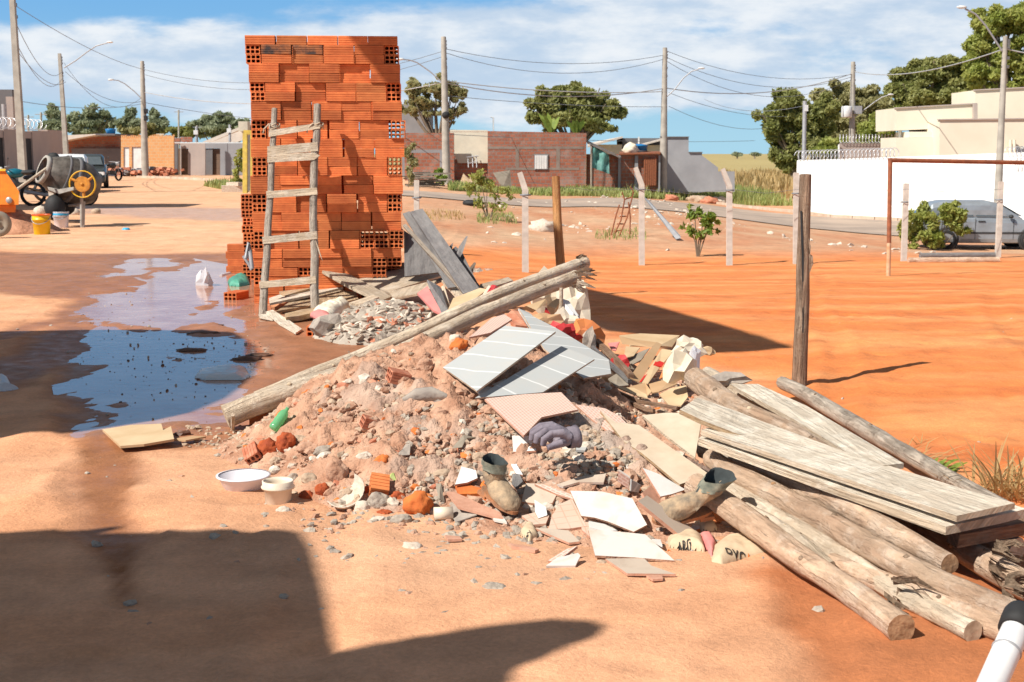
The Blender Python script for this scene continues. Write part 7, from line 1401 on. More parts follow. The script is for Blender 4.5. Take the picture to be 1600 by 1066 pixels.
panel('leaning_plank', 'widest dark grey plank leaning right of the brick stack', 'plank', [(641, 331, 12.7), (660, 326, 12.7), (750, 452, 11.8), (724, 459, 11.8)], .03, 'wood_dark', LP)
panel('leaning_plank', 'dark grey plank just left of the widest leaning one', 'plank', [(629, 334, 12.8), (640, 330, 12.8), (716, 448, 12.1), (700, 450, 12.1)], .03, 'wood_dark', LP)
panel('leaning_plank', 'narrow light edged plank leftmost of the leaning ones', 'plank', [(629, 352, 12.6), (634, 350, 12.6), (731, 456, 11.9), (724, 459, 11.9)], .03, 'wood_grey', LP)
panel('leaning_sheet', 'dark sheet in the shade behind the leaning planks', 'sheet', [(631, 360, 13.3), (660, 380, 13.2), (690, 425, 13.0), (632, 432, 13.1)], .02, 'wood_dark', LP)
panel('plank_offcut', 'pointed dark offcut rising right of the leaning planks', 'offcut', [(731, 369, 12.6), (722, 398, 12.5), (712, 408, 12.4), (720, 385, 12.6)], .02, 'wood_dark', LP)
panel('plank_offcut', 'small pointed offcut left of the taller pointed one', 'offcut', [(708, 379, 12.6), (697, 390, 12.5), (706, 392, 12.5)], .02, 'wood_dark', LP)
panel('plank_offcut', 'thin pointed offcut rightmost by the grey rubble', 'offcut', [(744, 411, 12.4), (739, 425, 12.4), (733, 434, 12.3), (738, 418, 12.4)], .02, 'wood_grey', LP)
panel('plank_offcut', 'dark jagged offcut beside the widest leaning plank', 'offcut', [(712, 385, 12.7), (722, 394, 12.6), (745, 440, 12.2), (752, 450, 12.1), (735, 432, 12.3), (700, 395, 12.6)], .02, 'wood_dark', LP)
panel('leaning_sheet', 'triangular dark panel standing behind the chip heap', 'sheet', [(668, 437, 10.9), (688, 448, 10.9), (701, 486, 10.4), (691, 491, 10.4), (680, 465, 10.7)], .015, 'wood_dark')
panel('leaning_sheet', 'tan panel standing right of the triangular dark one', 'sheet', [(689, 448, 11.0), (694, 445, 11.0), (704, 482, 10.6), (701, 487, 10.6)], .02, 'wood_pale')
plate('leaning_sheet', 'tan fragment between the long logs above the heap', 'sheet', [(676, 508, ), (692, 499), (704, 508), (690, 518), (678, 512)], .02, 'wood_pale', zs=(.42, .45, .45, .42, .42))
panel('cardboard_piece', 'tan box piece under the nearer long log', 'cardboard', [(677, 536, 8.0), (695, 524, 8.1), (703, 538, 8.0), (700, 548, 7.9), (682, 556, 7.9)], .03, 'card_pale')

# ------------------------------------------------------------------ things lying on the heap and the street
Mt['film_bright'] = mat('bright plastic film', (.88, .88, .9), (.6, .68, .68), scale=5, rough=.25, trans=.2, dist=1)
def boot(label, loc, M3, lean=0):
    t = thing('work_boot', loc, label, 'boot', 'worn work boots on the heap'); t['localparts'] = 1
    def ring(c, ang, w_, d_, n=20, dent=0, sd=0):
        out = []; cy, cz = c; cz = cz if cz < .1 else .1+(cz-.1)*.72; cy -= max(0, cz-.07)*lean; u = Vector((0, math.cos(ang), -math.sin(ang)))
        for j in range(n):
            a = 2*math.pi*j/n; k = 1+.2*mnoise.noise(Vector((math.cos(a)*2.2+sd+lean*9, math.sin(a)*2.2, cz*24+cy*14)))+dent*math.cos(3*a)
            p = Vector((w_*math.cos(a)*k, cy, cz))+u*(d_*math.sin(a)*k); out.append(M3 @ p)
        return out
    def loft(rings, name, m, cap=True):
        w = MB(); n = len(rings[0]); V = [p for r_ in rings for p in r_]; F = [(i*n+j, i*n+(j+1) % n, (i+1)*n+(j+1) % n, (i+1)*n+j) for i in range(len(rings)-1) for j in range(n)]
        if cap: F.append(tuple(range((len(rings)-1)*n, len(rings)*n)))
        w.add(V, F, smooth=True); return w.build(name, m, t)
    loft([ring((-.005, .185), 0, .062, .072, sd=1), ring((-.003, .16), 0, .06, .07, sd=1), ring((0, .135), .05, .058, .07, dent=.05), ring((.0, .115), .15, .053, .068), ring((.006, .095), .35, .055, .074, dent=.05), ring((.02, .078), .7, .052, .078), ring((.05, .066), 1.05, .056, .07), ring((.09, .058), 1.35, .058, .058, dent=.02), ring((.13, .05), 1.5, .062, .052), ring((.165, .045), 1.57, .063, .047), ring((.195, .038), 1.57, .057, .04), ring((.215, .028), 1.57, .033, .024), ring((.225, .026), 1.57, .015, .012)], 'upper', 'boot')
    loft([ring((-.006, .24), 0, .062, .072, dent=.1, sd=4), ring((-.006, .215), 0, .062, .072, dent=.05, sd=4), ring((-.005, .186), 0, .062, .073, sd=4), ring((-.004, .172), 0, .063, .074, sd=4)], 'cuff', 'boot_cuff', cap=False)
    loft([ring((-.006, .24), 0, .062, .072, dent=.1, sd=4), ring((-.006, .232), 0, .056, .066, dent=.08, sd=4), ring((-.003, .16), 0, .054, .064), ring((0, .1), 0, .045, .055)], 'lining', 'boot_in')
    w = MB(); out = [(.055*math.cos(a)*(1 if math.sin(a) > 0 else .85)*(1+.08*math.sin(a)), .085+.15*math.sin(a)) for a in np.linspace(0, 2*math.pi, 26)[:-1]]
    top = [M3 @ Vector((x*1.06, y, .018)) for x, y in out]; bot = M3 @ Vector((0, 0, -.018))-M3 @ Vector((0, 0, 0)); w.prism(top, bot*1.0); w.build('sole', 'boot_sole', t)
    w = MB(); w.prism([M3 @ Vector((x, y, .0)) for x, y in ((-.036, -.06), (.036, -.06), (.038, .01), (-.038, .01))], M3 @ Vector((0, 0, -.02))-M3 @ Vector((0, 0, 0))); w.build('heel', 'boot_sole', t); return t
b = hit(765, 757); b = atz(765, 772, float(b.z)+.015); q = depth(b)/FPX
boot('muddy work boot standing upright on the tile shards, opening up', b, (Matrix.Rotation(R(-142), 3, 'Z') @ Matrix.Rotation(R(-16), 3, 'X')).to_3x3()*.76)
b = hit(1078, 790)
b = atz(1094, 803, .10)
boot('muddy work boot lying over between the white tile wedge and the logs', b, (Matrix.Rotation(R(97), 3, 'Z') @ Matrix.Rotation(R(-8), 3, 'X') @ Matrix.Rotation(R(-22), 3, 'Y')).to_3x3()*.8, lean=.7)

def crumple(name, label, cat, px, py, size, m, sc=(1, .8, .6), amp=.35, freq=2.2, seed=0, off=.0, group=None, f=H, rot=0, sub=4, z=None, parent=None):
    p = hit(px, py, f) if z is None else atz(px, py, z); w = MB(); w.ball((0, 0, 0), 1, 2 if sub > 2 else 2, amp=amp, freq=1.3, seed=seed, sc=(1, 1, 1), ridged=True); rj = random.Random(int(px*7+py)); c0 = Vector((p.x, p.y, p.z+size*sc[2]*.45+off)); V = []
    for v in w.v:
        k = rj.uniform(.72, 1.22); a = math.atan2(v[1], v[0]); k *= 1+.25*math.cos(3*a+seed)+.15*math.cos(5*a+seed*2); V.append((c0.x+v[0]*k*size*sc[0], c0.y+v[1]*k*size*sc[1], c0.z+v[2]*k*size*sc[2]))
    w.v = V; w.sm = [False]*len(w.f); o = w.build(name, m)
    tag(o, label, cat, group); return recenter(o)
# glove: palm, five fingers, cuff
def glove():
    p = atz(862, 690, float(hit(862, 694).z)+.085); t = thing('work_glove', p, 'stiff purple grey work glove clenched on top of the mortar chips', 'glove'); t['localparts'] = 1
    w = MB(); ang = R(14); rm = Matrix.Rotation(ang, 3, 'Z')
    w.ball((.035, 0, .01), .05, 3, amp=.2, sc=(1.0, 1.05, .6), rot=rm)
    for i, (y, L, r_) in enumerate(((-.06, .9, .0155), (-.022, 1.05, .017), (.018, 1.1, .017), (.056, .95, .015))):
        pts = [rm @ Vector((x*L+.02, y*1.05+.012*i-.02, z)) for x, z in ((.04, .03), (.0, .052), (-.05, .05), (-.085, .028), (-.09, .002))]; w.tube(pts, [r_*1.1, r_*1.12, r_, r_*.98, r_*.7], 12, amp=.14, seed=i)
    w.tube([rm @ Vector(v) for v in ((.05, -.05, .01), (.01, -.092, .012), (-.045, -.1, -.002))], [.02, .017, .012], 12, amp=.12)
    o = w.build('hand', 'glove', t); rmd = o.modifiers.new('r', 'REMESH'); rmd.mode = 'VOXEL'; rmd.voxel_size = .003; rmd.use_smooth_shade = True
    sm = o.modifiers.new('s', 'SMOOTH'); sm.iterations = 1
    w = MB(); w.lathe([(.042, 0), (.046, .015), (.044, .03), (.049, .045), (.043, .044), (.036, .02)], rm @ Vector((.065, .0, .01)), rm @ Vector((1, .2, .1)), 20); w.build('cuff', 'glove', t)
glove()
# cement bags with print
def bag(label, outline, zs, m, thick, text=(), pink=None, seed=0, parts=()):
    """puffed paper bag over a photo outline"""
    P = [atz(x, y, zs) for x, y in outline]; c = sum(P, Vector())/len(P); poly = [(p.x, p.y) for p in P]; x0 = min(p.x for p in P); x1 = max(p.x for p in P); y0 = min(p.y for p in P); y1 = max(p.y for p in P); st = max(.006, (x1-x0)/70)
    xs = np.arange(x0-st, x1+2*st, st); ys = np.arange(y0-st, y1+2*st, st); X, Y = np.meshgrid(xs, ys, indexing='ij'); d_ = sdist(X, Y, poly); hw = min(x1-x0, y1-y0)*.32
    prof = np.clip(d_/hw, 0, 1); prof = np.sqrt(1-(1-prof)**2); wr = np.abs(fbm(X*13+Y*5, Y*17-X*4, 500+seed*9, 3)-.5)*2; wr2 = np.abs(fbm(X*38, Y*30+X*9, 540+seed*9, 2)-.5)*2
    Zt = c.z+thick*prof*(.88+.2*wr+.06*wr2)+.006*prof; nx_, ny_ = X.shape; w = MB(); ok = d_ > -st*.8; idx = {}; V = []; F = []
    for i_ in range(nx_):
        for j_ in range(ny_):
            if ok[i_, j_]: idx[i_, j_] = len(V); V.append(Vector((X[i_, j_], Y[i_, j_], Zt[i_, j_]-(0 if d_[i_, j_] > 0 else .012))))
    for i_ in range(nx_-1):
        for j_ in range(ny_-1):
            q_ = [(i_, j_), (i_+1, j_), (i_+1, j_+1), (i_, j_+1)]
            if all(k in idx for k in q_): F.append(tuple(idx[k] for k in q_))
    w.add(V, F, smooth=True); o = w.build('cement_bag', m); tag(o, label, 'cement bag', 'empty cement bags'); recenter(o); loc = o.location.copy()
    tree_ = BVHTree.FromPolygons([Vector(v) for v in V], F)
    for j, (s, px, py, size, ang, mm) in enumerate(text):
        cu = bpy.data.curves.new('t', 'FONT'); cu.body = s; cu.size = size; cu.extrude = 0; cu.offset = size*.02; cu.space_character = 1.15; cu.resolution_u = 4; to = bpy.data.objects.new('t', cu); COL.objects.link(to); bpy.context.view_layer.update()
        me = bpy.data.meshes.new_from_object(to.evaluated_get(bpy.context.evaluated_depsgraph_get())); bpy.data.objects.remove(to)
        bm = bmesh.new(); bm.from_mesh(me); bmesh.ops.subdivide_edges(bm, edges=bm.edges[:], cuts=2, use_grid_fill=False); bm.to_mesh(me); bm.free()
        o0 = atz(px, py, c.z+thick*.7); mr = Matrix.Rotation(ang, 4, 'Z')
        for v in me.vertices:
            q = o0+mr @ Vector((v.co.x, v.co.y*1.7, 0)); h_ = tree_.ray_cast(Vector((q.x, q.y, 5)), Vector((0, 0, -1)))
            v.co = (h_[0]+Vector((0, -.002, .004)) if h_[0] is not None else Vector((q.x, q.y, c.z)))-loc
        me.materials.clear(); me.materials.append(Mt[mm]); ob = bpy.data.objects.new('printed_letters', me); COL.objects.link(ob); ob.parent = o
    return o
Mt['ink'] = mat('black print', (.05, .045, .04), (.04, .035, .03), rough=.8); Mt['ink_orange'] = mat('orange print', (.8, .2, .03), (.7, .17, .03), rough=.8)
bag('cream cement bag lettered DVG lying before the logs', [(1110, 884), (1110, 862), (1130, 846), (1160, 842), (1190, 852), (1213, 863), (1200, 871), (1165, 877), (1128, 888)], .01, 'paper', .042, [('DVG', 1134, 868, .034, R(0), 'ink'), ('AC I', 1128, 878, .018, R(4), 'ink'), ('A', 1168, 867, .030, R(0), 'ink_orange')], seed=1)
bag('crumpled yellowish cement bag left of the DVG one', [(1042, 846), (1058, 838), (1085, 836), (1098, 845), (1102, 862), (1080, 860), (1045, 856)], .02, 'paper', .035, [('ARG', 1060, 850, .022, R(2), 'ink'), ('A', 1043, 851, .02, 0, 'ink_orange')], seed=2)
bag('faded pink crumpled bag middle between the two cream bags', [(1092, 842), (1112, 842), (1120, 856), (1113, 876), (1106, 866), (1099, 854)], .015, 'paper_pink', .03, seed=3)
bag('small cement bag scrap with letters under the lying boot', [(1078, 818), (1100, 806), (1116, 820), (1122, 830), (1098, 834)], .03, 'paper', .03, [('DVG', 1094, 828, .018, R(18), 'ink')], seed=4)
bag('cream bag scrap with an orange edge left of the gridded tile', [(812, 836), (822, 824), (836, 828), (842, 842), (826, 848)], .015, 'paper', .03, [('DV', 822, 838, .018, R(30), 'ink')], seed=5)
crumple('orange_sheet', 'orange strip of paper behind the small bag scrap', 'paper', 1112, 822, .05, 'paper_orange', (1.4, .35, .5), seed=6, group=None)
# red bag and paper rubbish behind the tiles
def sheet(name, label, cat, pts, m, group=None, th=.004, seed=0):
    return panel(name, label, cat, pts, th, m, group)
RG = 'paper and card rubbish behind the tiles'
w = MB(); pr = [(733, 494, 8.6), (748, 468, 8.8), (765, 447, 8.9), (780, 450, 8.9), (794, 466, 8.8), (792, 472, 8.6), (760, 488, 8.5)]
P = [D(*p) for p in pr]; c = sum(P, Vector())/len(P)+Vector((0, -.12, .05)); N_ = len(P); V = [c]; 
for u in (.5, 1):
    for i in range(N_):
        for k in range(3): p = P[i].lerp(P[(i+1) % N_], k/3); q = c.lerp(p, u); V.append(q+Vector((0, -.06*(1-u)+.05*mnoise.noise(q*16), .04*mnoise.noise(q*20+Vector((3, 0, 0))))))
n3 = N_*3; w.add(V, [(0, 1+i, 1+(i+1) % n3) for i in range(n3)]+[(1+i, 1+n3+i, 1+n3+(i+1) % n3, 1+(i+1) % n3) for i in range(n3)]); o = w.build('red_bag', 'paper_red'); tag(o, 'bright red crumpled bag caught between the two long logs', 'bag'); recenter(o)
panel('bag_edge', 'pale folded edge strip left of the red bag', 'paper', [(732, 495, 8.5), (763, 446, 8.8), (767, 447, 8.8), (737, 495, 8.5)], .006, 'paper_white')
crumple('paper_lump', 'red crumpled paper just behind the upper veined tile', 'paper', 876, 522, .065, 'paper_red', (1.1, .8, .7), seed=11, group=RG, z=.40)
crumple('paper_lump', 'smaller dark red crumpled wad touching the red one', 'paper', 890, 532, .045, 'card_red', (1, .7, .7), seed=18, group=RG, z=.36)
crumple('paper_lump', 'pale bag scrap between the red wads and the cream sack', 'paper', 880, 506, .06, 'paper_white', (1.1, .5, .7), seed=19, group=RG, z=.40)
crumple('paper_lump', 'brown crumpled wad left of the red wads', 'paper', 852, 505, .055, 'card', (1.1, .6, .7), seed=20, group=RG, z=.45)
crumple('paper_lump', 'orange and cream crumpled paper at the right of the red one', 'paper', 912, 536, .10, 'paper_orange', (.8, .7, .9), seed=12, group=RG, z=.30)
crumple('paper_lump', 'cream crumpled paper wad under the log tips', 'paper', 850, 475, .12, 'paper_white', (.8, .7, 1.0), seed=13, group=RG, z=.42)
crumple('paper_lump', 'cream crumpled sack standing behind the orange paper', 'paper', 897, 500, .14, 'paper_white', (.6, .5, 1.2), seed=14, group=RG, z=.32)
crumple('paper_lump', 'tan crumpled sack left of the cream sack', 'paper', 872, 488, .13, 'paper', (.8, .6, .9), seed=15, group=RG, z=.36)
panel('cardboard_piece', 'pale bent sheet standing at the back under the log tips', 'cardboard', [(876, 466, 8.9), (889, 470, 8.9), (915, 510, 8.6), (922, 522, 8.5), (905, 500, 8.6), (882, 488, 8.8)], .02, 'door_white', RG)
panel('cardboard_piece', 'tan block of card directly under the log tips', 'cardboard', [(855, 478, 8.8), (868, 466, 8.9), (877, 468, 8.9), (868, 482, 8.8)], .06, 'card_pale', RG)
panel('cardboard_piece', 'cream plank end poking from under the nearer long log', 'cardboard', [(822, 478, 8.5), (853, 467, 8.6), (856, 472, 8.6), (838, 485, 8.5)], .05, 'card_pale', RG)
panel('cardboard_piece', 'narrow red strip standing among the crumpled sacks', 'cardboard', [(852, 480, 8.4), (860, 494, 8.3), (858, 500, 8.3), (851, 488, 8.3)], .01, 'card_red', RG)
panel('cardboard_piece', 'grey sheet sloping behind the upper veined tile', 'cardboard', [(810, 482, 8.1), (826, 488, 8.1), (858, 512, 7.9), (862, 518, 7.9), (828, 514, 7.8)], .01, 'marble', RG)
panel('cardboard_piece', 'brown curled sheet left of the grey sloping sheet', 'cardboard', [(788, 495, 8.0), (800, 484, 8.1), (810, 486, 8.1), (824, 510, 7.8), (806, 508, 7.8)], .02, 'card_red' if False else 'brick_dusty', RG)
crumple('cloth_rag', 'grey green rag at the right of the orange paper', 'rag', 922, 548, .07, 'cloth_grey', (.6, .5, 1.2), seed=16, group=None, z=.26)
# cardboard heap
CG = 'flattened cartons on the right of the heap'
def cb(label, pts, m, th=.006): return panel('cardboard_piece', label, 'cardboard', pts, th, m, CG)
cb('pale carton flap forming the upper right edge of the carton heap', [(968, 524, 8.7), (1000, 521, 8.8), (1062, 524, 8.9), (1050, 542, 8.7), (1030, 540, 8.6), (985, 540, 8.5)], 'card_pale')
cb('carton flap with a shadow stripe below the pale upper flap', [(967, 525, 8.4), (990, 530, 8.4), (1026, 535, 8.4), (1018, 543, 8.3), (972, 538, 8.3)], 'card')
cb('pale carton panel in the middle left of the carton heap', [(978, 541, 8.3), (1000, 543, 8.3), (990, 556, 8.1), (974, 560, 8.0)], 'card_pale')
cb('dark carton inside below the pale middle panel', [(975, 560, 8.1), (1015, 544, 8.3), (1002, 562, 8.1), (988, 570, 8.0)], 'card_grey')
cb('brown carton side slanting left of the red edged one', [(1026, 534, 8.1), (1034, 538, 8.1), (1000, 598, 7.6), (984, 590, 7.6), (1000, 566, 7.8)], 'card')
cb('tan carton side with a printed green patch', [(1034, 545, 8.0), (1053, 548, 8.0), (1030, 575, 7.8), (1012, 600, 7.6), (1000, 598, 7.6)], 'card_pale')
cb('red printed carton edge in the centre of the carton heap', [(1031, 554, 7.95), (1044, 558, 7.95), (1034, 573, 7.8), (1021, 570, 7.8)], 'card_red')
cb('thin red line carton edge slanting to the lower left', [(1030, 555, 7.94), (1033, 556, 7.94), (1002, 597, 7.6), (999, 597, 7.6)], 'card_red')
cb('brown carton bottom flap under the slanting sides', [(984, 604, 7.5), (1008, 598, 7.6), (1018, 612, 7.4), (1012, 618, 7.4), (992, 610, 7.45)], 'card')
cb('grey round cornered card standing right of the red edge', [(1042, 562, 8.0), (1056, 551, 8.1), (1070, 550, 8.1), (1064, 572, 7.9), (1048, 584, 7.8), (1036, 574, 7.9)], 'card_grey')
cb('orange printed scrap under the grey round cornered card', [(1036, 577, 7.8), (1046, 574, 7.8), (1044, 584, 7.7), (1030, 592, 7.7)], 'paper_orange')
cb('big tan leaf shaped card below the bread coloured crumple', [(1030, 616, 7.3), (1050, 606, 7.4), (1072, 602, 7.4), (1075, 620, 7.2), (1064, 634, 7.1), (1046, 634, 7.1)], 'card_pale')
cb('shaded carton side under the right of the carton heap', [(1014, 600, 7.6), (1050, 590, 7.7), (1058, 600, 7.6), (1030, 612, 7.4), (1018, 614, 7.4)], 'card')
cb('tan carton flap low on the left of the carton heap', [(950, 592, 7.7), (966, 582, 7.8), (980, 590, 7.7), (982, 602, 7.6), (962, 604, 7.5)], 'card_grey')
cb('pale carton strip running along the bottom of the heap', [(962, 604, 7.4), (990, 606, 7.4), (1010, 616, 7.3), (1012, 622, 7.25), (985, 614, 7.3)], 'card_pale')
cb('pink carton corner at the left top of the carton heap', [(950, 536, 8.4), (968, 534, 8.4), (962, 548, 8.3), (955, 546, 8.3)], 'paper_pink')
crumple('paper_lump', 'cream crumpled paper highest at the right tip of the carton heap', 'paper', 1080, 546, .07, 'paper_white', (1, .7, .7), seed=21, group=CG, z=.32)
crumple('paper_lump', 'bread coloured crumpled paper above the leaf shaped card', 'paper', 1066, 588, .085, 'paper_white', (.9, .7, 1.0), seed=22, group=CG, z=.26)
crumple('paper_lump', 'tan crumpled scrap at the far right tip of the carton heap', 'paper', 1102, 552, .05, 'card_pale', (1.2, .5, .5), seed=23, group=CG, z=.28)
crumple('paper_lump', 'white crumpled film hanging below the highest paper', 'paper', 1084, 572, .06, 'film', (.5, .5, 1.3), seed=24, group=CG, z=.24)
crumple('paper_lump', 'grey crumpled sack low at the left of the carton heap', 'paper', 962, 590, .09, 'card_grey', (1.2, .7, .6), seed=25, group=CG, z=.12)
crumple('paper_lump', 'white and red paper scrap under the long brown laths', 'paper', 968, 572, .05, 'paper_red', (.8, .5, .8), seed=26, group=CG, z=.2)
LG2 = 'dark laths on the right of the heap'
for lab, pts, r_, m in (('dark brown lath sloping from the grey tile to the cartons', [(925, 527, 8.3), (960, 560, 8.0), (986, 588, 7.6)], .022, 'wood_brown'), ('second dark lath just below the first sloping one', [(922, 540, 8.2), (950, 566, 7.9), (984, 596, 7.6)], .016, 'wood_dark'),
                        ('long brown lath sloping down before the cartons', [(912, 594, 7.5), (960, 618, 7.2), (1010, 640, 6.95), (1022, 642, 6.9)], .013, 'wood_brown'), ('lower parallel brown lath before the cartons', [(958, 610, 7.3), (1000, 628, 7.1), (1058, 638, 7.0)], .012, 'wood_brown')):
    w = MB(); w.tube([D(*p) for p in pts], r_, 4, sq=True); o = w.build('wooden_lath', m); tag(o, lab, 'lath', LG2); recenter(o)
panel('green_card', 'small dark green printed card among the laths', 'card', [(913, 600, 7.4), (928, 604, 7.4), (930, 618, 7.3), (914, 612, 7.3)], .006, 'tarp_green')
# cement bags by the ladder
bag('cement bag with red print lying left of the chip heap', [(488, 492), (510, 482), (540, 474), (548, 482), (530, 492), (520, 510), (504, 506)], .05, 'paper_white', .09, [], seed=7)
bag('faded red bag corner above the loose brick by the chip heap', [(484, 494), (498, 490), (516, 494), (520, 500), (496, 500)], .1, 'paper_pink', .05, seed=8)
crumple('cement_bag', 'dark crumpled bag end right of the loose brick', 'cement bag', 512, 520, .1, 'cloth_grey', (1, .7, .8), seed=31)
panel('cement_bag', 'pink and cream bag behind the triangular dark panel', 'cement bag', [(652, 458, 10.8), (668, 447, 10.9), (688, 484, 10.5), (692, 492, 10.4), (676, 484, 10.5)], .02, 'paper_pink')

# ---- basin, pot, bottle, tubs
def lathe_thing(name, label, cat, px, py, prof, m, sx=1.0, parts=(), f=g, n=36):
    b = gnd(px, py); t = thing(name, b, label, cat); w = MB(); w.lathe([(r_, z) for r_, z in prof], b, n=n); w.build('bowl', m, t); return t, b
t, b = lathe_thing('plastic_basin', 'shallow white plastic basin on the street at the heap edge', 'basin', 381, 766, [(.001, 0), (.075, 0), (.08, .004), (.105, .055), (.112, .062), (.112, .068), (.104, .064), (.077, .008), (.001, .008)], 'plastic_white')
w = MB(); w.lathe([(.108, .062), (.118, .064), (.118, .069), (.108, .07)], b, n=36); w.build('rim', 'plastic_white', t)
t, b = lathe_thing('plastic_pot', 'cream plastic tub with a thick lip right of the white basin', 'tub', 435, 789, [(.001, 0), (.05, 0), (.053, .003), (.058, .075), (.062, .076), (.062, .08), (.055, .075), (.05, .008), (.001, .008)], 'plastic_cream')
w = MB(); w.lathe([(.058, .075), (.068, .072), (.07, .08), (.064, .086), (.065, .104), (.06, .106), (.056, .09), (.052, .07)], b, n=36); w.build('lip', 'plastic_cream', t)
b = hit(430, 683)+Vector((0, -.03, .05)); w = MB(); ax = (D(453, 652, depth(b)+.05)-D(430, 685, depth(b))).normalized(); w.lathe([(.7*r_, .7*z_) for r_, z_ in [(.001, -.012), (.03, -.01), (.036, .0), (.036, .02), (.033, .04), (.036, .06), (.034, .085), (.036, .1), (.03, .13), (.014, .15), (.013, .17), (.001, .17)]], b, ax, 22); t = w.build('plastic_bottle', 'green_bottle'); tag(t, 'empty bright green plastic bottle at the left foot of the heap', 'bottle'); recenter(t)
b = atz(700, 801, .03); w = MB(); w.lathe([(.001, 0), (.026, 0), (.026, .075), (.022, .075), (.022, .004)], atz(678, 803, .035), atz(703, 802, .035)-atz(678, 803, .035), 20); t = w.build('cardboard_tube', 'plastic_cream'); tag(t, 'short cream tube lying at the front foot of the heap', 'tube'); recenter(t)
# white tube with a black cap at the lower right corner
a = D(1590, 978, 3.35); e = atz(1470, 1250, .03); t = thing('capped_tube', e, 'smooth white tube with a black cap leaning in at the lower right corner', 'tube'); w = MB(); w.tube([e, a], .034, 24); w.build('tube', 'lamp', t)
dr = (a-e).normalized(); w = MB(); w.lathe([(.035, -.02), (.043, -.02), (.045, .01), (.045, .035), (.04, .05), (.001, .055)], a-dr*.0, dr, 28); w.build('end_cap', 'rubber', t); w = MB(); w.lathe([(.0345, -.004), (.037, 0), (.0345, .004)], a-dr*.09, dr, 24); w.build('collar', 'galv', t)
# film on the puddle, rags
bag('white transparent plastic bag floating at the right of the puddle', [(304, 590), (312, 580), (338, 576), (360, 573), (384, 576), (391, 588), (380, 594), (345, 594), (320, 594)], .002, 'film_bright', .03, seed=9).name = 'plastic_bag'
crumple('plastic_bag', 'small white plastic bag standing on the mud left of the loose brick', 'bag', 321, 448, .11, 'film', (.75, .6, .95), seed=41, f=g)
bag('teal green plastic bag lying by the stack corner', [(356, 441), (368, 435), (388, 435), (390, 445), (374, 448), (358, 447)], .002, 'green_bag', .07, seed=10).name = 'plastic_bag'
bag('white plastic scrap at the left edge of the shaded street', [(-12, 600), (0, 586), (12, 592), (18, 604), (30, 609), (10, 612), (-10, 612)], .002, 'film', .04, seed=11).name = 'plastic_bag'
w = MB(); w.tube([gnd(*p)+Vector((0, 0, .02)) for p in ((345, 434), (360, 430), (376, 424), (386, 420))], [.02, .025, .03, .02], 7, amp=.3); o = w.build('plastic_strip', 'film'); tag(o, 'twisted white plastic strip by the stack corner', 'plastic strip'); recenter(o)
w = MB(); w.tube([D(x, y, 12.6) for x, y in ((384, 404), (389, 380), (391, 396), (394, 420))], .02, 6); w.tube([D(x, y, 12.6) for x, y in ((380, 400), (388, 412), (393, 422))], .014, 6); o = w.build('metal_rod', 'galv'); tag(o, 'bent grey metal rods leaning at the left stack corner', 'rod'); recenter(o)
w = MB(); w.tube([lad(404, 500)*1.0, lad(409, 440), lad(412, 430)], .008, 5); o = w.build('stick', 'wood_brown'); tag(o, 'thin stick propped beside the left ladder pole', 'stick'); recenter(o)
plate('cardboard_piece', 'flattened brown cardboard lying before the puddle', 'cardboard', [(160, 671), (205, 664), (252, 662), (255, 672), (267, 666), (272, 686), (225, 694), (188, 697)], .012, 'card_pale', zs=(.01, .015, .02, .02, .035, .03, .02, .02), edge='card')
plate('cardboard_piece', 'narrow cardboard strip right of the flattened piece', 'cardboard', [(268, 686), (300, 681), (322, 682), (290, 688)], .008, 'card', zs=.012)
crumple('stone', 'dark wet lump between cardboard and gravel streak', 'stone', 284, 682, .03, 'mud', (1.2, .8, .7), seed=43, f=g, sub=2)
for px, py, r_, lab in ((318, 522, .06, 'longest dark mud lump in the far part of the puddle'), (300, 548, .05, 'dark mud lump in the middle of the puddle'), (386, 562, .05, 'dark mud lump above the floating white bag'), (405, 556, .045, 'dark stick like lump beside the puddle rim'), (342, 509, .02, 'small clay chip on the sunlit mud')):
    p = gnd(px, py); w = MB(); w.ball((p.x, p.y, .002), r_, 3, amp=.4, seed=px, sc=(2.2, 1.1, .38)); o = w.build('mud_lump', 'mud'); tag(o, lab, 'mud lump', 'mud lumps in the puddle'); recenter(o)
w = MB(); w.tube([gnd(x, y)+Vector((0, 0, .006)) for x, y in ((104, 949), (150, 975), (200, 1003), (253, 1033))], .0025, 4); o = w.build('straw', 'wood_pale'); tag(o, 'long thin straw lying on the shaded street', 'straw'); recenter(o)

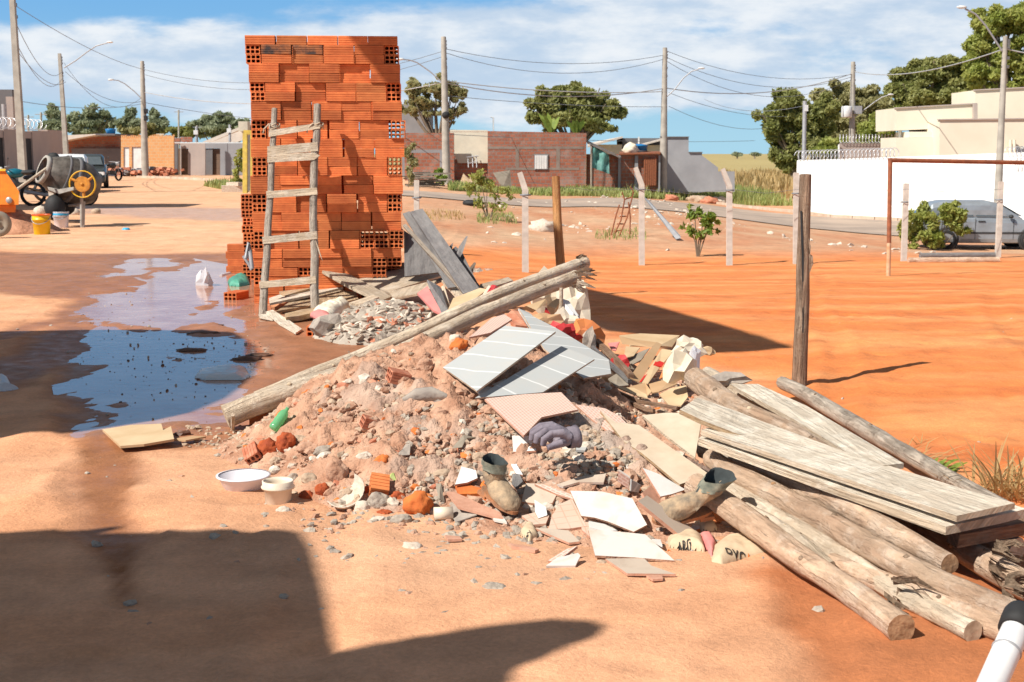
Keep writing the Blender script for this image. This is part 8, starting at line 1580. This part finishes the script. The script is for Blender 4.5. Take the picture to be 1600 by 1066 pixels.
# ---- named stones, clods and brick pieces
def rock(label, px, py, wpx, hpx, m, seed, name='stone', cat='stone', amp=.28, group=None, dep=1.0, sub=4, flat=False, rot=0, ang=0):
    p = hit(px, py+hpx*.4); q = depth(p)/FPX; rx = wpx*q/2; rz = hpx*q/2
    w = MB(); rm = Matrix.Rotation(R(ang), 3, 'Y')
    w.ball((p.x, p.y+rx*.3, p.z+rz*.72), 1, sub, amp=amp, freq=1.5, seed=seed, sc=(rx, rx*.8*dep, rz), rot=rm, flat=flat); o = w.build(name, m); tag(o, label, cat, group); return recenter(o)
SG = 'lumps of masonry on the heap'
for a_ in (('large round red clay lump, left of two at the heap foot', 420, 702, 32, 32, 'clay_red', 1), ('large round red clay lump, right of two at the heap foot', 446, 693, 28, 36, 'clay_red', 2), ('bright orange clay lump high on the front slope', 596, 727, 26, 32, 'clay_orange', 3),
           ('big pinkish orange clay boulder at the front foot of the heap', 653, 790, 46, 44, 'clay_orange', 4), ('orange red lump right of the cream tub', 503, 767, 22, 26, 'clay_red', 5), ('dark red lump between tub and orange lump', 478, 776, 24, 18, 'clay_red', 6),
           ('grey tan stone in front of the grooved brick piece', 592, 784, 34, 30, 'stone_grey', 7), ('pale cone shaped stone at the front edge', 567, 793, 28, 22, 'stone_white', 8), ('reddish crumbly lump below the grey tan stone', 599, 803, 24, 14, 'clay_red', 9),
           ('white grey lump in front of the big orange boulder', 626, 813, 36, 18, 'stone_grey', 10), ('flat pale lump lying left of the white grey one', 588, 814, 28, 12, 'stone_white', 11), ('squarish tan stone in the broken white dish', 543, 773, 28, 22, 'stone_tan', 12),
           ('pinkish slab lump above the broken white dish', 526, 738, 34, 42, 'stone_pink', 13), ('yellow grey slab lump left of the pink slab', 486, 750, 34, 20, 'stone_tan', 14), ('pale triangular stone below the two red clay lumps', 431, 722, 20, 18, 'stone_tan', 15),
           ('white stone on the street in front of the tub', 443, 799, 24, 14, 'stone_white', 16), ('grey white stone alone on the street, middle', 645, 856, 34, 16, 'stone_white', 17), ('small white chip alone on the street', 571, 872, 14, 7, 'stone_white', 18), ('crusty grey lump farthest forward on the street', 772, 920, 40, 16, 'stone_grey', 19),
           ('pale pebble left of the crusty grey lump', 716, 925, 18, 10, 'stone_white', 20), ('crusty grey lump right of the first crusty one', 836, 915, 26, 10, 'stone_grey', 21), ('dusty round lump below the lower big cream tile', 940, 882, 20, 14, 'stone_tan', 22), ('grey lump right of the lower big cream tile', 1060, 880, 20, 11, 'stone_grey', 23),
           ('dusty pink lump beside the nearer long log', 664, 571, 26, 24, 'stone_pink', 24), ('white pink stone under the nearer long log', 711, 531, 20, 20, 'stone_white', 25), ('orange crumbly lump near the heap top', 716, 540, 30, 22, 'clay_orange', 26), ('dusty pink lump below the log, left slope', 628, 594, 28, 22, 'stone_pink', 27),
           ('grey crusty lump behind the green bottle', 459, 648, 16, 12, 'stone_grey', 28), ('grey lump low in front of the round glove tile', 800, 668, 16, 14, 'stone_tan', 29), ('yellowish round stone left of the white square tile', 750, 716, 26, 18, 'stone_tan', 30), ('pink rock above the upright boot', 752, 700, 24, 18, 'stone_pink', 31),
           ('dark grey green lump between tub and red lump', 458, 748, 18, 20, 'stone_grey', 32), ('pale lump under the orange high clay lump', 590, 757, 40, 24, 'stone_tan', 33), ('pinkish lump right of the orange high clay lump', 626, 735, 26, 16, 'stone_pink', 34), ('yellowish block lump in the middle of the slope', 690, 742, 30, 18, 'stone_tan', 35),
           ('pale crusty patch lump high on the left slope', 568, 718, 28, 24, 'stone_white', 36), ('crusty tan lump by the broken hollow brick foot', 478, 700, 30, 18, 'stone_pink', 37), ('grey chunky lump above the pink slab lump', 505, 705, 30, 18, 'stone_grey', 38), ('dusty round lump by the grey tile corner', 886, 622, 16, 12, 'stone_tan', 39), ('dusty pink lump near the long brown laths', 945, 632, 24, 14, 'stone_pink', 40),
           ('small red lump right of the pale cone stone', 574, 770, 18, 20, 'clay_red', 41), ('dark red lump behind the big orange boulder', 622, 776, 22, 16, 'clay_red', 42), ('grey stone on the shaded street', 209, 959, 22, 9, 'stone_grey', 43), ('grey flat stone inside the street shadow', 430, 880, 16, 8, 'stone_grey', 44)):
    lab, px, py, wp_, hp, m, sd = a_
    rock(lab, px, py, wp_, hp, m, sd, group=SG, flat=m.startswith('stone') and sd % 3 == 0, ang=(sd*37) % 40-20, amp=.22 if m.startswith('stone') else .3)
# broken hollow brick, dish, grooved brick piece, scraps
def halfbrick(label, px, py, rz, ry, rx, sc, m='brick_dusty', cut=None):
    p = hit(px, py); src = brick_cut; me = src.copy(); me.materials.clear(); me.materials.append(Mt[m]); o = bpy.data.objects.new('broken_brick', me); COL.objects.link(o)
    o.matrix_world = Matrix.Translation(p+Vector((0, 0, .012))) @ Matrix.Rotation(R(rz), 4, 'Z') @ Matrix.Rotation(R(ry), 4, 'Y') @ Matrix.Rotation(R(rx), 4, 'X') @ Matrix.Diagonal((*sc, 1)); tag(o, label, 'brick', 'broken brick pieces in the heap'); return o
brick_cut = brick_mesh('broken_brick', 'brick_dusty', L=.11, W_=.095, Hh=.085)
halfbrick('broken hollow brick with open cells, left foot of the heap', 402, 722, -70, 25, 35, (.8, .75, .8))
halfbrick('grooved orange brick piece at the front foot of the heap', 590, 772, 10, 12, 30, (.7, 1, .7), 'brick_orange')
halfbrick('brick piece with open cell high on the pink slope', 571, 672, 30, 20, 15, (.5, .5, .6))
halfbrick('red brick fragment under the nearer long log', 620, 602, 25, 15, 10, (.9, .8, .7), 'brick_dusty')
w = MB(); p = hit(541, 788); w.lathe([(.001, .01), (.05, .0), (.075, .02), (.085, .05), (.081, .05), (.07, .022), (.048, .006), (.001, .014)], p+Vector((0, .02, .03)), (-.1, -.7, .7), 26); nn = 26; w.f = [f for f in w.f if not (5 <= (f[0] % nn) <= 15)]; w.m = w.m[:len(w.f)]; w.sm = w.sm[:len(w.f)]; w.uv = w.uv[:len(w.f)]; o = w.build('broken_dish', 'stone_white'); tag(o, 'broken white dish holding a tan stone at the front foot', 'dish'); recenter(o)
bag('stiff grey cloth scrap on the pink slope', [(634, 631), (650, 626), (668, 624), (692, 624), (690, 634), (672, 640), (650, 638)], .0, 'cloth_grey', .03, seed=12)
o = bpy.data.objects[-1] if False else None
for n_, lab, pts, m in (('cloth_scrap', 'grey rag twisted beside the orange high clay lump', [(612, 722), (628, 714), (634, 700), (642, 706), (640, 716), (622, 724)], 'cloth_grey'), ('plastic_scrap', 'pale green plastic scrap under the orange high clay lump', [(600, 742), (612, 736), (622, 744), (616, 752), (622, 762), (610, 758)], 'green_pale'), ('cardboard_scrap', 'dark grey shard half buried right on the pink slope', [(706, 706), (724, 692), (744, 689), (730, 696), (722, 704)], 'card_grey'),
                        ('cement_scrap', 'mud coloured twisted rag at the right front foot', [(700, 800), (720, 795), (748, 808), (745, 818), (712, 822)], 'cloth_grey'), ('paper_scrap', 'brown curled leaf like scrap left of the clay tile slab', [(680, 762), (690, 768), (694, 790), (686, 792)], 'card_grey')):
    if m not in Mt: Mt['green_pale'] = mat('pale green plastic', (.5, .56, .22), (.36, .42, .14), scale=20)
    P = [hit(x, y) for x, y in pts]; c = sum(P, Vector())/len(P); c.z += .03; w = MB(); n = len(P)
    V = [c]+[p+Vector((0, 0, .012+.02*(i % 2))) for i, p in enumerate(P)]; F = [(0, 1+i, 1+(i+1) % n) for i in range(n)]; w.add(V, F); o = w.build(n_, m); sf = o.modifiers.new('s', 'SOLIDIFY'); sf.thickness = .004; tag(o, lab, 'scrap'); recenter(o)
p = hit(664, 632); w = MB(); w.tube([p+Vector((-.1, 0, .02)), p+Vector((-.04, 0, .045)), p+Vector((.03, .0, .05)), p+Vector((.1, 0, .035))], [.012, .03, .034, .015], 12, amp=.25); w.tube([p+Vector((.0, .01, .03)), p+Vector((.06, .0, .015)), p+Vector((.1, 0, .0))], [.02, .024, .012], 10, amp=.25); o = w.build('rag', 'cloth_grey'); tag(o, 'stiff grey rag sticking out of the pink slope', 'rag'); recenter(o)
# rag by the stack of paper above the boards
crumple('rag', 'blue grey rag at the far end of the long narrow board', 'rag', 1132, 597, .05, 'cloth_grey', (1.8, .6, .5), seed=51, z=.36)

# ---- weeds at the right
def weed(name, label, px, py, n, h, m, seed, spread, wid):
    b = gnd(px, py); t = thing(name, b, label, 'plant'); rg = random.Random(seed); w = MB()
    for i in range(n):
        a = rg.uniform(0, 6.28); k = h*rg.uniform(.5, 1.1); sx = math.cos(a)*spread*rg.uniform(.3, 1); sy = math.sin(a)*spread*rg.uniform(.3, 1); o = b+Vector((rg.gauss(0, .3)*spread, rg.gauss(0, .3)*spread, -.01)); pts = []
        bend = rg.uniform(.2, 1.2)
        for j in range(6): u = j/5; pts.append(o+Vector((sx*u*(1+u*.5), sy*u, k*(u-bend*.45*u*u))))
        s = Vector((-math.sin(a), math.cos(a), .2)).normalized()
        for j in range(5):
            w0 = wid*math.sin(math.pi*(.12+.8*j/5)); w1 = wid*math.sin(math.pi*(.12+.8*(j+1)/5)); w.add([pts[j]-s*w0, pts[j]+s*w0, pts[j+1]+s*w1, pts[j+1]-s*w1], [(0, 1, 2, 3)])
    o = w.build('leaves', m, t); a = o.data.attributes.new('tint', 'FLOAT', 'POINT'); a.data.foreach_set('value', [rg.random() for _ in o.data.vertices]); return t
weed('green_weed', 'small bright green weed behind the boards at the right', 1466, 742, 22, .12, 'leaf_b', 1, .09, .014)
weed('dry_grass_tuft', 'dry straw tuft at the right edge behind the boards', 1572, 782, 150, .30, 'grass_dry', 2, .22, .004)
weed('dry_grass_tuft', 'low dry straw tangle left of the green weed', 1425, 722, 60, .12, 'grass_dry', 3, .17, .003)
weed('dry_twig_weed', 'tiny dry weed on the orange ground above the grey beam', 1436, 700, 14, .09, 'grass_dry', 4, .1, .003)
